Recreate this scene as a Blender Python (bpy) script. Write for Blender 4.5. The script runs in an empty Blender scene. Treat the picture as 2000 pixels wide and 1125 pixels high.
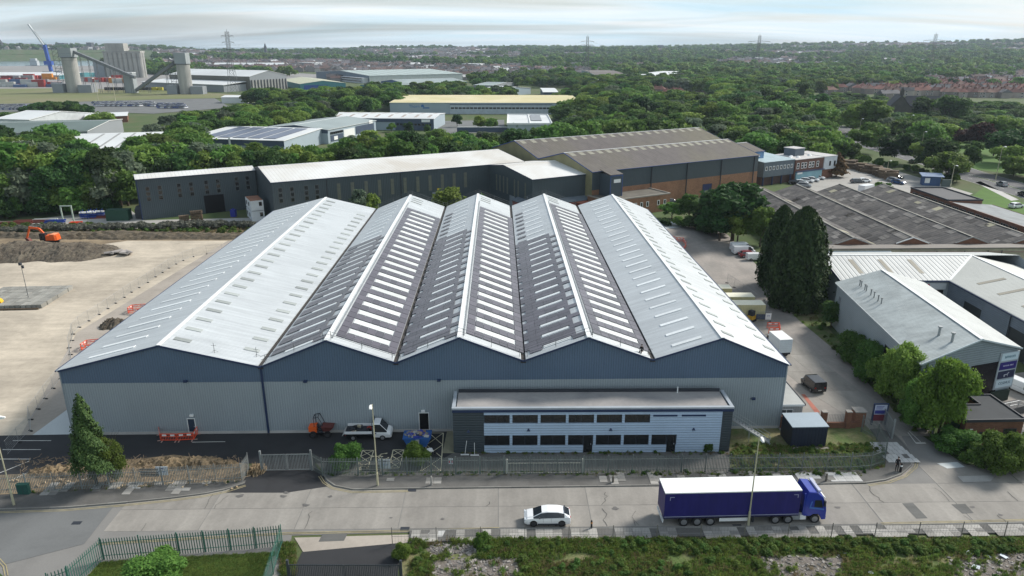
import bpy, math, random
import numpy as np
from mathutils import Vector, Matrix
random.seed(7); RNG=np.random.default_rng(7)
R=math.radians
sc=bpy.context.scene
COL=sc.collection
# ---------------- camera, sky, sun, exposure ----------------
FPX=1400.; PITCH=math.atan(472.5/FPX); CH=46.
cam_d=bpy.data.cameras.new('camera'); cam=bpy.data.objects.new('camera',cam_d); COL.objects.link(cam)
cam.location=(0,0,CH); cam.rotation_euler=(R(90)-PITCH,0,0)
cam_d.sensor_width=36; cam_d.lens=FPX/2000*36; cam_d.clip_start=1; cam_d.clip_end=60000
sc.camera=cam
SUN_EL,SUN_AZ=R(38),R(60)          # azimuth measured from +Y (view direction) towards +X
SD=Vector((math.sin(SUN_AZ)*math.cos(SUN_EL),math.cos(SUN_AZ)*math.cos(SUN_EL),math.sin(SUN_EL)))
sl=bpy.data.lights.new('sun','SUN'); sl.energy=4.6; sl.angle=R(13); sl.color=(1,.95,.88)
so=bpy.data.objects.new('sun',sl); COL.objects.link(so); so.rotation_euler=(-SD).to_track_quat('-Z','Y').to_euler(); so.location=(0,0,300)
w=bpy.data.worlds.new('World'); sc.world=w; w.use_nodes=True
nt=w.node_tree; N=nt.nodes; LK=nt.links; N.clear()
def nd(t,**k):
    n=N.new(t)
    for a,b in k.items(): setattr(n,a,b)
    return n
out=nd('ShaderNodeOutputWorld'); sky=nd('ShaderNodeTexSky'); sky.sky_type='NISHITA'; sky.sun_disc=False
sky.sun_elevation=SUN_EL; sky.sun_rotation=SUN_AZ; sky.dust_density=2.5; sky.air_density=1.2
b1=nd('ShaderNodeBackground'); b1.inputs[1].default_value=.11; LK.new(sky.outputs[0],b1.inputs[0])
tc=nd('ShaderNodeTexCoord'); sp=nd('ShaderNodeSeparateXYZ'); LK.new(tc.outputs['Generated'],sp.inputs[0])
ab=nd('ShaderNodeMath',operation='ABSOLUTE'); LK.new(sp.outputs[2],ab.inputs[0])
ad=nd('ShaderNodeMath',operation='ADD'); LK.new(ab.outputs[0],ad.inputs[0]); ad.inputs[1].default_value=.10
dv=nd('ShaderNodeVectorMath',operation='DIVIDE'); cb=nd('ShaderNodeCombineXYZ')
LK.new(tc.outputs['Generated'],dv.inputs[0])
for i in range(3): LK.new(ad.outputs[0],cb.inputs[i])
LK.new(cb.outputs[0],dv.inputs[1])
mp=nd('ShaderNodeMapping'); mp.inputs['Scale'].default_value=(.20,.52,0); mp.inputs['Rotation'].default_value=(0,0,R(8)); LK.new(dv.outputs[0],mp.inputs[0])
nz=nd('ShaderNodeTexNoise'); nz.inputs['Scale'].default_value=1.1; nz.inputs['Detail'].default_value=8; nz.inputs['Roughness'].default_value=.5; nz.inputs['Distortion'].default_value=.7
LK.new(mp.outputs[0],nz.inputs['Vector'])
rp=nd('ShaderNodeValToRGB'); LK.new(nz.outputs[0],rp.inputs[0])
rp.color_ramp.elements[0].position=.34; rp.color_ramp.elements[0].color=(.30,.30,.30,1)
rp.color_ramp.elements[1].position=.64; rp.color_ramp.elements[1].color=(1,1,1,1)
# the thin cloud veil lies thicker towards the right (+X)
gx=nd('ShaderNodeMapRange'); LK.new(sp.outputs[0],gx.inputs[0]); gx.inputs[1].default_value=-.6; gx.inputs[2].default_value=.35; gx.inputs[3].default_value=-.22; gx.inputs[4].default_value=.12
af0=nd('ShaderNodeMath',operation='ADD'); LK.new(rp.outputs[0],af0.inputs[0]); LK.new(gx.outputs[0],af0.inputs[1])
# seen edge-on near the horizon the veil closes up
ge_=nd('ShaderNodeMapRange'); LK.new(ab.outputs[0],ge_.inputs[0]); ge_.inputs[1].default_value=0; ge_.inputs[2].default_value=.45; ge_.inputs[3].default_value=.18; ge_.inputs[4].default_value=-.22
af=nd('ShaderNodeMath',operation='ADD',use_clamp=True); LK.new(af0.outputs[0],af.inputs[0]); LK.new(ge_.outputs[0],af.inputs[1])
# cloud brightness: streaks of grey and white
nz2=nd('ShaderNodeTexNoise'); nz2.inputs['Scale'].default_value=1.7; nz2.inputs['Detail'].default_value=8; nz2.inputs['Distortion'].default_value=1.0; LK.new(mp.outputs[0],nz2.inputs['Vector'])
rp2=nd('ShaderNodeValToRGB'); LK.new(nz2.outputs[0],rp2.inputs[0])
rp2.color_ramp.elements[0].position=.3; rp2.color_ramp.elements[0].color=(.60,.79,.89,1)
rp2.color_ramp.elements[1].position=.66; rp2.color_ramp.elements[1].color=(.88,.94,.97,1)
b2=nd('ShaderNodeBackground'); b2.inputs[1].default_value=1.06; LK.new(rp2.outputs[0],b2.inputs[0])
mx=nd('ShaderNodeMixShader'); LK.new(af.outputs[0],mx.inputs[0]); LK.new(b1.outputs[0],mx.inputs[1]); LK.new(b2.outputs[0],mx.inputs[2]); LK.new(mx.outputs[0],out.inputs[0])
vs=sc.view_settings; vs.view_transform='Standard'; vs.look='None'; vs.exposure=.08; vs.gamma=1; vs.use_curve_mapping=False
sc.render.engine='CYCLES'; sc.cycles.max_bounces=6; sc.cycles.diffuse_bounces=3; sc.cycles.glossy_bounces=3; sc.cycles.transparent_max_bounces=12; sc.cycles.volume_bounces=0

# ---------------- pixel <-> place helpers (used once, to read real positions off the photograph) ----------------
_c,_s=math.cos(PITCH),math.sin(PITCH)
def G(px,py,z=0.):
    x=(px-1000)/FPX; y=-(py-562.5)/FPX
    r=(x,_c+y*_s,-_s+y*_c); t=(z-CH)/r[2]
    return Vector((r[0]*t,r[1]*t,z))
def ZH(g,row):
    lo,hi=-20.,200.
    for _ in range(50):
        m=(lo+hi)/2; z=m-CH; d=g[1]*_c-z*_s; u=g[1]*_s+z*_c
        if 562.5-FPX*u/d>row: lo=m
        else: hi=m
    return m
def PX(p):
    z=p[2]-CH; d=p[1]*_c-z*_s; u=p[1]*_s+z*_c
    return (1000+FPX*p[0]/max(d,.01),562.5-FPX*u/max(d,.01))

# ---------------- materials ----------------
MC={}
def mat(name,col,rough=.75,var=.18,scale=.35,col2=None,fine=6.,bump=0.,metal=0.,stripe=None,orand=0.,irand=0.,streak=None,spec=.4,coat=0.,alpha=1.,brick=None,fvar=.12):
    """procedural surface: broad patches (var,scale), fine grain, optional ribs, bricks, per-object tone"""
    if name in MC: return MC[name]
    m=bpy.data.materials.new(name); m.use_nodes=True; t=m.node_tree; n=t.nodes; l=t.links
    b=n['Principled BSDF']; b.inputs['Roughness'].default_value=rough; b.inputs['Metallic'].default_value=metal
    b.inputs['Specular IOR Level'].default_value=spec; b.inputs['Coat Weight'].default_value=coat
    tc=n.new('ShaderNodeTexCoord'); P=tc.outputs['Object']
    def M(op,a,bb=None,clamp=False):
        k=n.new('ShaderNodeMath'); k.operation=op; k.use_clamp=clamp
        for i,v in enumerate((a,bb)):
            if v is None: continue
            if isinstance(v,(int,float)): k.inputs[i].default_value=v
            else: l.new(v,k.inputs[i])
        return k.outputs[0]
    def NZ(s,det=5,vec=P,dist=0.):
        k=n.new('ShaderNodeTexNoise'); k.inputs['Scale'].default_value=s; k.inputs['Detail'].default_value=det; k.inputs['Roughness'].default_value=.6; k.inputs['Distortion'].default_value=dist
        l.new(vec,k.inputs['Vector']); return k.outputs[0]
    c2=col2 if col2 else tuple(v*.6 for v in col)
    mixn=n.new('ShaderNodeMix'); mixn.data_type='RGBA'
    mixn.inputs[6].default_value=(*col,1); mixn.inputs[7].default_value=(*c2,1)
    f=NZ(scale,5,P,.4)
    mr=n.new('ShaderNodeMapRange'); l.new(f,mr.inputs[0]); mr.inputs[1].default_value=.42; mr.inputs[2].default_value=.68; mr.inputs[3].default_value=0; mr.inputs[4].default_value=min(1,var*2.2) if not col2 else 1
    if col2: mr.inputs[4].default_value=1.
    l.new(mr.outputs[0],mixn.inputs[0]); C=mixn.outputs[2]
    def mul(C,v):
        k=n.new('ShaderNodeVectorMath'); k.operation='SCALE'; l.new(C,k.inputs[0])
        if isinstance(v,(int,float)): k.inputs[3].default_value=v
        else: l.new(v,k.inputs[3])
        return k.outputs[0]
    if fvar: C=mul(C,M('ADD',M('MULTIPLY',NZ(fine,3),fvar*2),1-fvar))
    if streak:
        mpn=n.new('ShaderNodeMapping'); mpn.inputs['Scale'].default_value=streak; l.new(P,mpn.inputs[0])
        C=mul(C,M('ADD',M('MULTIPLY',NZ(1.,4,mpn.outputs[0]),.7),.65))
    oi=None
    if orand:
        oi=n.new('ShaderNodeObjectInfo'); C=mul(C,M('ADD',M('MULTIPLY',oi.outputs['Random'],2*orand),1-orand))
    if irand:
        ge=n.new('ShaderNodeNewGeometry'); C=mul(C,M('ADD',M('MULTIPLY',ge.outputs['Random Per Island'],2*irand),1-irand))
    H=None
    if brick:
        k=n.new('ShaderNodeTexBrick'); k.inputs['Scale'].default_value=1; k.inputs['Brick Width'].default_value=brick[0]; k.inputs['Row Height'].default_value=brick[1]; k.inputs['Mortar Size'].default_value=brick[2]
        # walls lie in x-z or y-z: run the courses along x+y
        s1=n.new('ShaderNodeSeparateXYZ'); l.new(P,s1.inputs[0]); c1=n.new('ShaderNodeCombineXYZ'); l.new(M('ADD',s1.outputs[0],s1.outputs[1]),c1.inputs[0]); l.new(s1.outputs[2],c1.inputs[1]); l.new(c1.outputs[0],k.inputs['Vector'])
        k.inputs['Color1'].default_value=(1,1,1,1); k.inputs['Color2'].default_value=(.72,.72,.72,1); k.inputs['Mortar'].default_value=(1.15,1.2,1.2,1)
        mm=n.new('ShaderNodeVectorMath'); mm.operation='MULTIPLY'; l.new(C,mm.inputs[0]); l.new(k.outputs[0],mm.inputs[1]); C=mm.outputs[0]
    if stripe:
        ax,per,dep=stripe[:3]
        s1=n.new('ShaderNodeSeparateXYZ'); l.new(P,s1.inputs[0])
        v=s1.outputs['xyz'.index(ax)]
        fr=M('FRACT',M('MULTIPLY',v,1./per))
        tri=M('ABSOLUTE',M('SUBTRACT',fr,.5))            # 0 mid rib .. .5 groove
        g=M('MULTIPLY',M('SUBTRACT',tri,.30),6,True)
        H=M('MULTIPLY',g,-dep)
        groove_dark=stripe[3] if len(stripe)>3 else .18
        C=mul(C,M('SUBTRACT',1.,M('MULTIPLY',g,groove_dark)))    # base colour darker in the groove
    if bump or H:
        bm=n.new('ShaderNodeBump'); bm.inputs['Strength'].default_value=1; bm.inputs['Distance'].default_value=1
        hh=M('MULTIPLY',NZ(fine,4),bump) if bump else None
        if H and hh: hh=M('ADD',H,hh)
        elif H: hh=H
        l.new(hh,bm.inputs['Height']); l.new(bm.outputs[0],b.inputs['Normal'])
    l.new(C,b.inputs['Base Color'])
    if alpha<1: b.inputs['Alpha'].default_value=alpha
    MC[name]=m; return m
def leafmat(name,c1,c2,orand=.40,trans=.42):
    m=bpy.data.materials.new(name); m.use_nodes=True; t=m.node_tree; n=t.nodes; l=t.links; b=n['Principled BSDF']
    b.inputs['Roughness'].default_value=.7; b.inputs['Specular IOR Level'].default_value=.2
    ge=n.new('ShaderNodeNewGeometry'); oi=n.new('ShaderNodeObjectInfo'); mx=n.new('ShaderNodeMix'); mx.data_type='RGBA'
    mx.inputs[6].default_value=(*c1,1); mx.inputs[7].default_value=(*c2,1); l.new(ge.outputs['Random Per Island'],mx.inputs[0])
    m2=n.new('ShaderNodeMath'); m2.operation='MULTIPLY_ADD'; l.new(oi.outputs['Random'],m2.inputs[0]); m2.inputs[1].default_value=2*orand; m2.inputs[2].default_value=1-orand
    v=n.new('ShaderNodeVectorMath'); v.operation='SCALE'; l.new(mx.outputs[2],v.inputs[0]); l.new(m2.outputs[0],v.inputs[3])
    hs=n.new('ShaderNodeHueSaturation'); m3=n.new('ShaderNodeMath'); m3.operation='MULTIPLY_ADD'; l.new(oi.outputs['Random'],m3.inputs[0]); m3.inputs[1].default_value=7.31; m3.inputs[2].default_value=0
    m4=n.new('ShaderNodeMath'); m4.operation='FRACT'; l.new(m3.outputs[0],m4.inputs[0]); m5=n.new('ShaderNodeMath'); m5.operation='MULTIPLY_ADD'; l.new(m4.outputs[0],m5.inputs[0]); m5.inputs[1].default_value=.05; m5.inputs[2].default_value=.475
    l.new(m5.outputs[0],hs.inputs['Hue']); l.new(v.outputs[0],hs.inputs['Color'])
    l.new(hs.outputs[0],b.inputs['Base Color'])
    tr=n.new('ShaderNodeBsdfTranslucent'); l.new(hs.outputs[0],tr.inputs[0]); ms=n.new('ShaderNodeMixShader'); ms.inputs[0].default_value=trans
    l.new(b.outputs[0],ms.inputs[1]); l.new(tr.outputs[0],ms.inputs[2]); l.new(ms.outputs[0],n['Material Output'].inputs[0])
    MC[name]=m; return m

# ---------------- mesh and object helpers ----------------
class MB:
    def __init__(s): s.v=[];s.f=[];s.m=[]
    def poly(s,pts,m=0):
        i=len(s.v); s.v+= [tuple(p) for p in pts]; s.f.append(tuple(range(i,i+len(pts)))); s.m.append(m); return s
    def box(s,x0,y0,z0,x1,y1,z1,m=0,T=None):
        P=[(x0,y0,z0),(x1,y0,z0),(x1,y1,z0),(x0,y1,z0),(x0,y0,z1),(x1,y0,z1),(x1,y1,z1),(x0,y1,z1)]
        return s.hexa(P,m,T)
    def hexa(s,P,m=0,T=None):
        i=len(s.v)
        if T is not None: P=[tuple(T@Vector(p)) for p in P]
        s.v+=[tuple(p) for p in P]
        for f in ((3,2,1,0),(4,5,6,7),(0,1,5,4),(1,2,6,5),(2,3,7,6),(3,0,4,7)): s.f.append(tuple(i+k for k in f)); s.m.append(m)
        return s
    def slab(s,pts,t,m=0):
        """polygon pts extruded by vector t"""
        t=Vector(t); n=len(pts); A=[Vector(p) for p in pts]; B=[p+t for p in A]; i=len(s.v); s.v+=[tuple(p) for p in A+B]
        s.f.append(tuple(i+k for k in range(n))[::-1]); s.m.append(m); s.f.append(tuple(i+n+k for k in range(n))); s.m.append(m)
        for k in range(n): s.f.append((i+k,i+(k+1)%n,i+n+(k+1)%n,i+n+k)); s.m.append(m)
        return s
    def tube(s,a,b,r,n=6,r2=None,m=0,cap=True):
        a=Vector(a);b=Vector(b);r2=r if r2 is None else r2; d=(b-a).normalized(); u=d.orthogonal().normalized(); w=d.cross(u); i=len(s.v)
        for p,q in((a,r),(b,r2)):
            for k in range(n):
                t=2*math.pi*k/n+math.pi/n; s.v.append(tuple(p+u*math.cos(t)*q+w*math.sin(t)*q))
        for k in range(n): s.f.append((i+k,i+(k+1)%n,i+n+(k+1)%n,i+n+k)); s.m.append(m)
        if cap:
            s.f.append(tuple(i+k for k in range(n))[::-1]); s.m.append(m); s.f.append(tuple(i+n+k for k in range(n))); s.m.append(m)
        return s
    def path(s,pts,r,n=5,m=0):
        for a,b in zip(pts,pts[1:]): s.tube(a,b,r,n,m=m)
        return s
    def beam(s,a,b,w,h,m=0):
        """rectangular bar from a to b, w wide, h high"""
        a=Vector(a);b=Vector(b);d=(b-a).normalized(); up=Vector((0,0,1)) if abs(d.z)<.95 else Vector((0,1,0)); x=d.cross(up).normalized(); z=x.cross(d)
        P=[]
        for q in (a,b): P+=[q-x*w/2-z*h/2,q+x*w/2-z*h/2,q+x*w/2+z*h/2,q-x*w/2+z*h/2]
        i=len(s.v); s.v+=[tuple(p) for p in P]
        for f in((3,2,1,0),(4,5,6,7),(0,1,5,4),(1,2,6,5),(2,3,7,6),(3,0,4,7)): s.f.append(tuple(i+k for k in f)); s.m.append(m)
        return s
    def loft(s,rings,m=0,cap=True,closed=True):
        """rings: list of equal-length point loops"""
        n=len(rings[0]); i=len(s.v)
        for r in rings: s.v+=[tuple(p) for p in r]
        for j in range(len(rings)-1):
            for k in range(n if closed else n-1):
                k2=(k+1)%n; s.f.append((i+j*n+k,i+j*n+k2,i+(j+1)*n+k2,i+(j+1)*n+k)); s.m.append(m)
        if cap:
            s.f.append(tuple(i+k for k in range(n))[::-1]); s.m.append(m); j=len(rings)-1; s.f.append(tuple(i+j*n+k for k in range(n))); s.m.append(m)
        return s
    def mesh(s,name,mats,smooth=False):
        me=bpy.data.meshes.new(name); me.from_pydata(s.v,[],s.f)
        mats=mats if isinstance(mats,(list,tuple)) else [mats]
        for mm in mats: me.materials.append(mm)
        if len(mats)>1: me.polygons.foreach_set('material_index',s.m)
        if smooth: me.polygons.foreach_set('use_smooth',[True]*len(s.f))
        me.update(); return me
    def build(s,name,mats,parent=None,smooth=False,**k):
        return put(name,s.mesh(name,mats,smooth),parent,**k)
def tag(o,label=None,cat=None,group=None,kind=None):
    if label: o['label']=label
    if cat: o['category']=cat
    if group: o['group']=group
    if kind: o['kind']=kind
    return o
def put(name,me,parent=None,loc=None,rz=0.,sc_=None,mat4=None,label=None,cat=None,group=None,kind=None):
    o=bpy.data.objects.new(name,me); COL.objects.link(o)
    if parent is not None: o.parent=parent
    if mat4 is not None: o.matrix_local=mat4
    else:
        if loc is not None: o.location=loc
        if rz: o.rotation_euler=(0,0,rz)
        if sc_ is not None: o.scale=sc_ if isinstance(sc_,(tuple,list)) else (sc_,)*3
    return tag(o,label,cat,group,kind)
def thing(name,label,cat,loc=(0,0,0),rz=0.,group=None):
    o=bpy.data.objects.new(name,None); COL.objects.link(o); o.empty_display_size=.5
    o.location=(loc[0],loc[1],loc[2] if len(loc)>2 else 0); o.rotation_euler=(0,0,rz)
    return tag(o,label,cat,group)
KIDS={}
def kids(o):
    return [c for c in COL.objects if c.parent==o]
def capture(o):
    """remember a finished thing's tree so copies are cheap"""
    KIDS[o]=[(c,[(g) for g in kids(c)]) for c in kids(o)]
def dup(o,loc,rz=0.,label=None,group=None,sc_=None,mats=None):
    r=o.copy(); COL.objects.link(r); r.location=(loc[0],loc[1],loc[2] if len(loc)>2 else 0); r.rotation_euler=(0,0,rz)
    if sc_ is not None: r.scale=sc_ if isinstance(sc_,(tuple,list)) else (sc_,)*3
    if label: r['label']=label
    if group: r['group']=group
    if o not in KIDS and o.type=='EMPTY': capture(o)
    for c,gs in KIDS.get(o,[]):
        cc=c.copy(); COL.objects.link(cc); cc.parent=r
        for g in gs:
            gg=g.copy(); COL.objects.link(gg); gg.parent=cc
    return r
def slot_override(o,idx,m):
    """give one copied object its own paint on a shared mesh"""
    o.material_slots[idx].link='OBJECT'; o.material_slots[idx].material=m
def sheet(name,px,m,z=.004,world=False,kind='structure',parent=None,**k):
    """a flat surface whose outline was read off the photograph (or given in metres)"""
    P=[(p[0],p[1],z) for p in px] if world else [tuple(G(*p,z)) for p in px]
    b=MB(); b.poly(P)
    o=b.build(name,m,parent,**k)
    if kind and parent is None: o['kind']=kind
    return o
# text and plates
def text_mesh(txt,size,m,name='lettering',depth=.01):
    c=bpy.data.curves.new(name,'FONT'); c.body=txt; c.size=size; c.align_x='CENTER'; c.align_y='CENTER'; c.extrude=depth; c.resolution_u=2
    o=bpy.data.objects.new(name,c); COL.objects.link(o)
    dg=bpy.context.evaluated_depsgraph_get(); me=bpy.data.meshes.new_from_object(o.evaluated_get(dg)); bpy.data.objects.remove(o); bpy.data.curves.remove(c)
    me.materials.clear(); me.materials.append(m); return me

# palette
ROOF=mat('profiled_roof_sheet',(.50,.53,.545),rough=.36,var=.12,scale=.12,stripe=('y',.34,.02,.22),spec=.8,streak=(.10,1.6,.1))
ROOFX=mat('profiled_roof_sheet_across',(.56,.58,.57),rough=.42,var=.12,scale=.12,stripe=('x',.40,.02,.2),spec=.5)
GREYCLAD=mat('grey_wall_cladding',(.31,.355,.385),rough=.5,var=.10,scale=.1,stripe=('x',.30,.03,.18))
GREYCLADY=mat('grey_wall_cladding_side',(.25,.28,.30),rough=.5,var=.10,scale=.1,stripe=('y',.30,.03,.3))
BLUECLAD=mat('blue_wall_cladding',(.10,.15,.225),rough=.45,var=.12,scale=.12,stripe=('x',.30,.03,.24))
BLUETRIM=mat('navy_trim',(.018,.035,.09),rough=.45,var=.08)
DARKTRIM=mat('dark_trim',(.03,.035,.045),rough=.6)
WHITEM=mat('white_metal',(.78,.79,.78),rough=.4,var=.06)
WHITEP=mat('white_paint_vehicle',(.78,.79,.80),rough=.22,var=.03,spec=.5,coat=.5,fvar=.02)
RLW=mat('rooflight_sheet',(.78,.81,.81),rough=.35,var=.14,scale=.8,orand=.10)
RLG=mat('weathered_rooflight_sheet',(.33,.355,.345),rough=.5,var=.2,scale=.8,orand=.22)
PANEL=mat('solar_cells',(.085,.075,.092),rough=.30,var=.1,scale=.5,spec=.6,orand=.25,fvar=.05)
PANELJ=mat('solar_cells_far',(.085,.075,.092),rough=.30,var=.1,scale=.5,spec=.6,irand=.25,fvar=.05)
GUT=mat('gutter_lining',(.05,.045,.042),rough=.8,var=.4,scale=.6)
STEEL=mat('galvanised_steel',(.32,.34,.35),rough=.5,metal=.3,var=.15,scale=1.)
DSTEEL=mat('dull_steel',(.12,.13,.135),rough=.6,var=.2)
BLACK=mat('black_rubber',(.015,.015,.016),rough=.7)
GLASS=mat('dark_window_glass',(.012,.014,.016),rough=.08,var=.1,spec=.6,fvar=0)
CGLASS=mat('car_glass',(.02,.025,.03),rough=.06,spec=.7,fvar=0)
CONC=mat('concrete',(.30,.28,.255),rough=.9,var=.2,scale=.25,bump=.01)
CONCL=mat('pale_concrete',(.46,.45,.43),rough=.9,var=.2,scale=.4)
BRICK=mat('red_brick',(.20,.095,.06),rough=.9,var=.2,scale=.6,brick=(.45,.15,.012))
BRICKO=mat('orange_brick',(.30,.16,.095),rough=.9,var=.25,scale=.25,brick=(.45,.15,.012))
TIMBER=mat('timber',(.16,.115,.075),rough=.85,var=.3,scale=1.,orand=.35)
ORANGE=mat('orange_plastic',(.80,.07,.02),rough=.45,var=.1)
# ---------------- ground ----------------
def lerp(a,b,t): return a+(b-a)*t
def sstep(a,b,x): t=np.clip((x-a)/(b-a),0,1); return t*t*(3-2*t)
def terr(x,y):
    """height of the land: flat estate, rising ridges far away, the river on the left"""
    x=np.asarray(x,float); y=np.asarray(y,float)
    D=np.hypot(x,y); az=np.arctan2(x,y); pxa=1000+1477*np.tan(np.clip(az,-1.2,1.2))
    T=np.interp(pxa,[-900,0,120,300,400,480,620,700,850,950,1010,1150,1300,1480,1600,1750,2000,2900],[92,90,93,94,99,100,99,98,97,96,95,95,95,94,91,88,86,85])
    hmax=46-(T-90)*4300/1477
    h=hmax*sstep(1700,4300,D)+ (T*0+6)*np.sin(x/310.)*np.sin(y/420.+1)*sstep(1500,3000,D)
    # sea beyond the coast, left of centre
    sea=(1-sstep(640,900,pxa))
    h=h-90*sea*sstep(4700,5200,D)-25*(1-sea)*sstep(5200,7000,D)
    riv=(1-sstep(190,300,pxa))*sstep(1790,1860,D)*(1-sstep(3300,3420,D))
    h=h*(1-riv)-14*riv
    h=np.where(D>9000,-60.,h)
    back=(np.abs(az)>1.35)
    return np.where(back,h*0,h)
radii=[0,30,60,100,160,240,340,460,600,760,940,1150,1400,1560,1700,1790,1825,1860,2000,2400,2800,3100,3300,3360,3420,3600,4000,4300,4700,4950,5200,5700,6400,7000,8000,9000,9600]
NA=240; tv=[(0,0,0)]; 
ang=np.arange(NA)*2*math.pi/NA
for r in radii[1:]:
    X=np.sin(ang)*r; Y=np.cos(ang)*r; Z=terr(X,Y); tv+=list(zip(X.tolist(),Y.tolist(),(Z-.02).tolist()))
tf=[(0,1+(k+1)%NA,1+k) for k in range(NA)]
for j in range(len(radii)-2):
    for k in range(NA): a=1+j*NA+k; b_=1+j*NA+(k+1)%NA; tf.append((a,b_,b_+NA,a+NA))
GRASS=mat('rough_grass_ground',(.060,.095,.028),rough=1,col2=(.10,.105,.05),scale=.05,fine=1.5,bump=.05)
me=bpy.data.meshes.new('ground'); me.from_pydata(tv,[],tf); me.materials.append(GRASS); me.polygons.foreach_set('use_smooth',[True]*len(tf))
put('ground',me,kind='structure')
WATER=mat('grey_sea_water',(.16,.23,.28),rough=.18,var=.1,scale=.004,bump=.0,spec=.5,fine=.05)
b=MB(); b.poly([(math.sin(a)*38000,math.cos(a)*38000,-7) for a in np.linspace(0,2*math.pi,65)[:-1]]); b.build('water',WATER,kind='structure')

ASPH=mat('dark_asphalt',(.030,.031,.034),rough=.85,var=.25,scale=.25,bump=.004,fine=9)
ASPHO=mat('worn_asphalt',(.115,.115,.11),rough=.9,var=.3,scale=.18,bump=.004,fine=5,streak=(.05,.9,1))
ASPHG=mat('grey_road_asphalt',(.15,.155,.155),rough=.9,var=.25,scale=.12)
YARD=mat('sandy_concrete_yard',(.48,.42,.335),rough=.95,col2=(.32,.28,.225),scale=.07,fine=1.2,fvar=.2,streak=(.12,.5,1),bump=.01)
YARD2=mat('brownish_concrete_yard',(.37,.33,.285),rough=.95,col2=(.28,.25,.215),scale=.12,fine=2,fvar=.15)
YARDR=mat('service_yard_concrete',(.29,.262,.236),rough=.95,col2=(.20,.19,.175),scale=.09,fine=1.5,fvar=.18,streak=(.25,.06,1))
SLABM=mat('road_concrete',(.26,.245,.222),rough=.92,var=.2,scale=.2,fine=3,fvar=.15,orand=.09,streak=(.5,.08,1),bump=.003)
PAVM=mat('pavement_tarmac',(.125,.122,.115),rough=.95,var=.3,scale=.4,fvar=.2)
PSLAB=mat('paving_slab_concrete',(.29,.28,.26),rough=.92,var=.15,scale=1.,orand=.30)
PSLABL=mat('new_paving_slab',(.44,.44,.43),rough=.9,var=.1,orand=.10)
YEL=mat('faded_yellow_paint',(.36,.31,.18),rough=.9,var=.4,scale=.9)
WPAINT=mat('white_road_paint',(.62,.62,.58),rough=.85,var=.25,scale=1.)
CPAINT=mat('cream_road_paint',(.60,.56,.40),rough=.85,var=.25,scale=1.)
KERB=mat('kerb_stone',(.20,.195,.18),rough=.9,var=.25,orand=.15)
SOIL=mat('dark_soil',(.075,.062,.048),rough=1,col2=(.14,.12,.09),scale=.5,fine=3,fvar=.35,bump=.12)
EARTH=mat('brown_earth',(.17,.13,.085),rough=1,col2=(.28,.22,.14),scale=.18,fine=2,fvar=.3,bump=.06)
STRAW=mat('woodchip_litter',(.27,.20,.12),rough=1,col2=(.12,.095,.065),scale=.8,fine=5,fvar=.45,bump=.05)
LAWN=mat('mown_lawn',(.045,.085,.020),rough=1,var=.3,scale=.3,fine=8,fvar=.3,bump=.03)
VERGE=mat('weedy_verge',(.085,.125,.036),rough=1,col2=(.19,.165,.09),scale=.35,fine=4,fvar=.35,bump=.08)
RUBBLE=mat('rubble_ground',(.17,.15,.135),rough=1,col2=(.13,.115,.09),scale=.7,fine=5,fvar=.5,bump=.12)
WET=mat('pale_hardstanding',(.50,.53,.53),rough=.8,var=.15,scale=.15)

# wide estate surfaces
sheet('site_yard',[(-900,600),(-300,470),(0,455),(480,462),(560,430),(620,440),(340,800),(100,850),(-60,900),(-500,1000)],YARD,z=.006)
sheet('site_access_strip',[(445,470),(520,470),(500,520),(150,800),(130,830),(30,870),(150,650)],YARD2,z=.012)
sheet('site_slab_apron',[(60,852),(142,792),(160,850),(145,855)],WET,z=.018)
# front car park (dark asphalt)
sheet('car_park',[(-80,852),(150,848),(900,836),(900,886),(860,905),(500,905),(470,905),(240,900),(30,930),(-120,945)],ASPH,z=.020)
sheet('soil_verge',[(-150,935),(55,925),(190,897),(240,905),(330,893),(480,905),(505,925),(480,945),(-150,978)],EARTH,z=.026)
sheet('woodchip_strip',[(60,920),(200,893),(260,897),(340,888),(480,905),(500,930),(480,938),(30,962)],STRAW,z=.032)
sheet('driveway',[(470,945),(500,905),(615,905),(632,930),(640,950),(560,962),(440,962)],ASPH,z=.048)
sheet('office_forecourt',[(618,905),(860,900),(905,872),(1430,872),(1430,925),(640,930)],PAVM,z=.024)
sheet('scrub_lawn',[(1425,870),(1430,835),(1530,836),(1690,830),(1735,880),(1728,918),(1425,925)],VERGE,z=.028)
# right-hand service yard and access road
sheet('service_yard',[(1200,430),(1270,432),(1290,440),(1330,432),(1400,436),(1480,520),(1560,620),(1650,700),(1745,800),(1790,860),(1900,930),(2200,960),(2200,1000),(1690,960),(1700,840),(1520,832),(1440,700),(1300,520)],YARDR,z=.010)
sheet('hardstanding',[(1285,440),(1320,430),(1385,430),(1395,436),(1300,447)],WET,z=.016)
sheet('loading_yard',[(1795,760),(1900,740),(2200,700),(2200,900),(1940,860),(1900,800)],YARDR,z=.016)
sheet('grass_bank',[(1490,555),(1560,545),(1600,620),(1660,690),(1760,760),(1800,800),(1830,855),(1790,850),(1735,790),(1650,700),(1560,625)],VERGE,z=.018)
# yard of the dark warehouse complex, left
sheet('storage_yard',[(-300,470),(-300,432),(30,432),(180,415),(255,410),(280,430),(500,425),(530,440),(470,445),(0,456)],mat('storage_yard_concrete',(.36,.35,.33),var=.25,scale=.1),z=.010)
sheet('cut_bank',[(-300,475),(-20,462),(0,452),(440,443),(520,450),(480,470),(250,470),(180,480),(60,490),(-100,497)],EARTH,z=.016)
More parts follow.
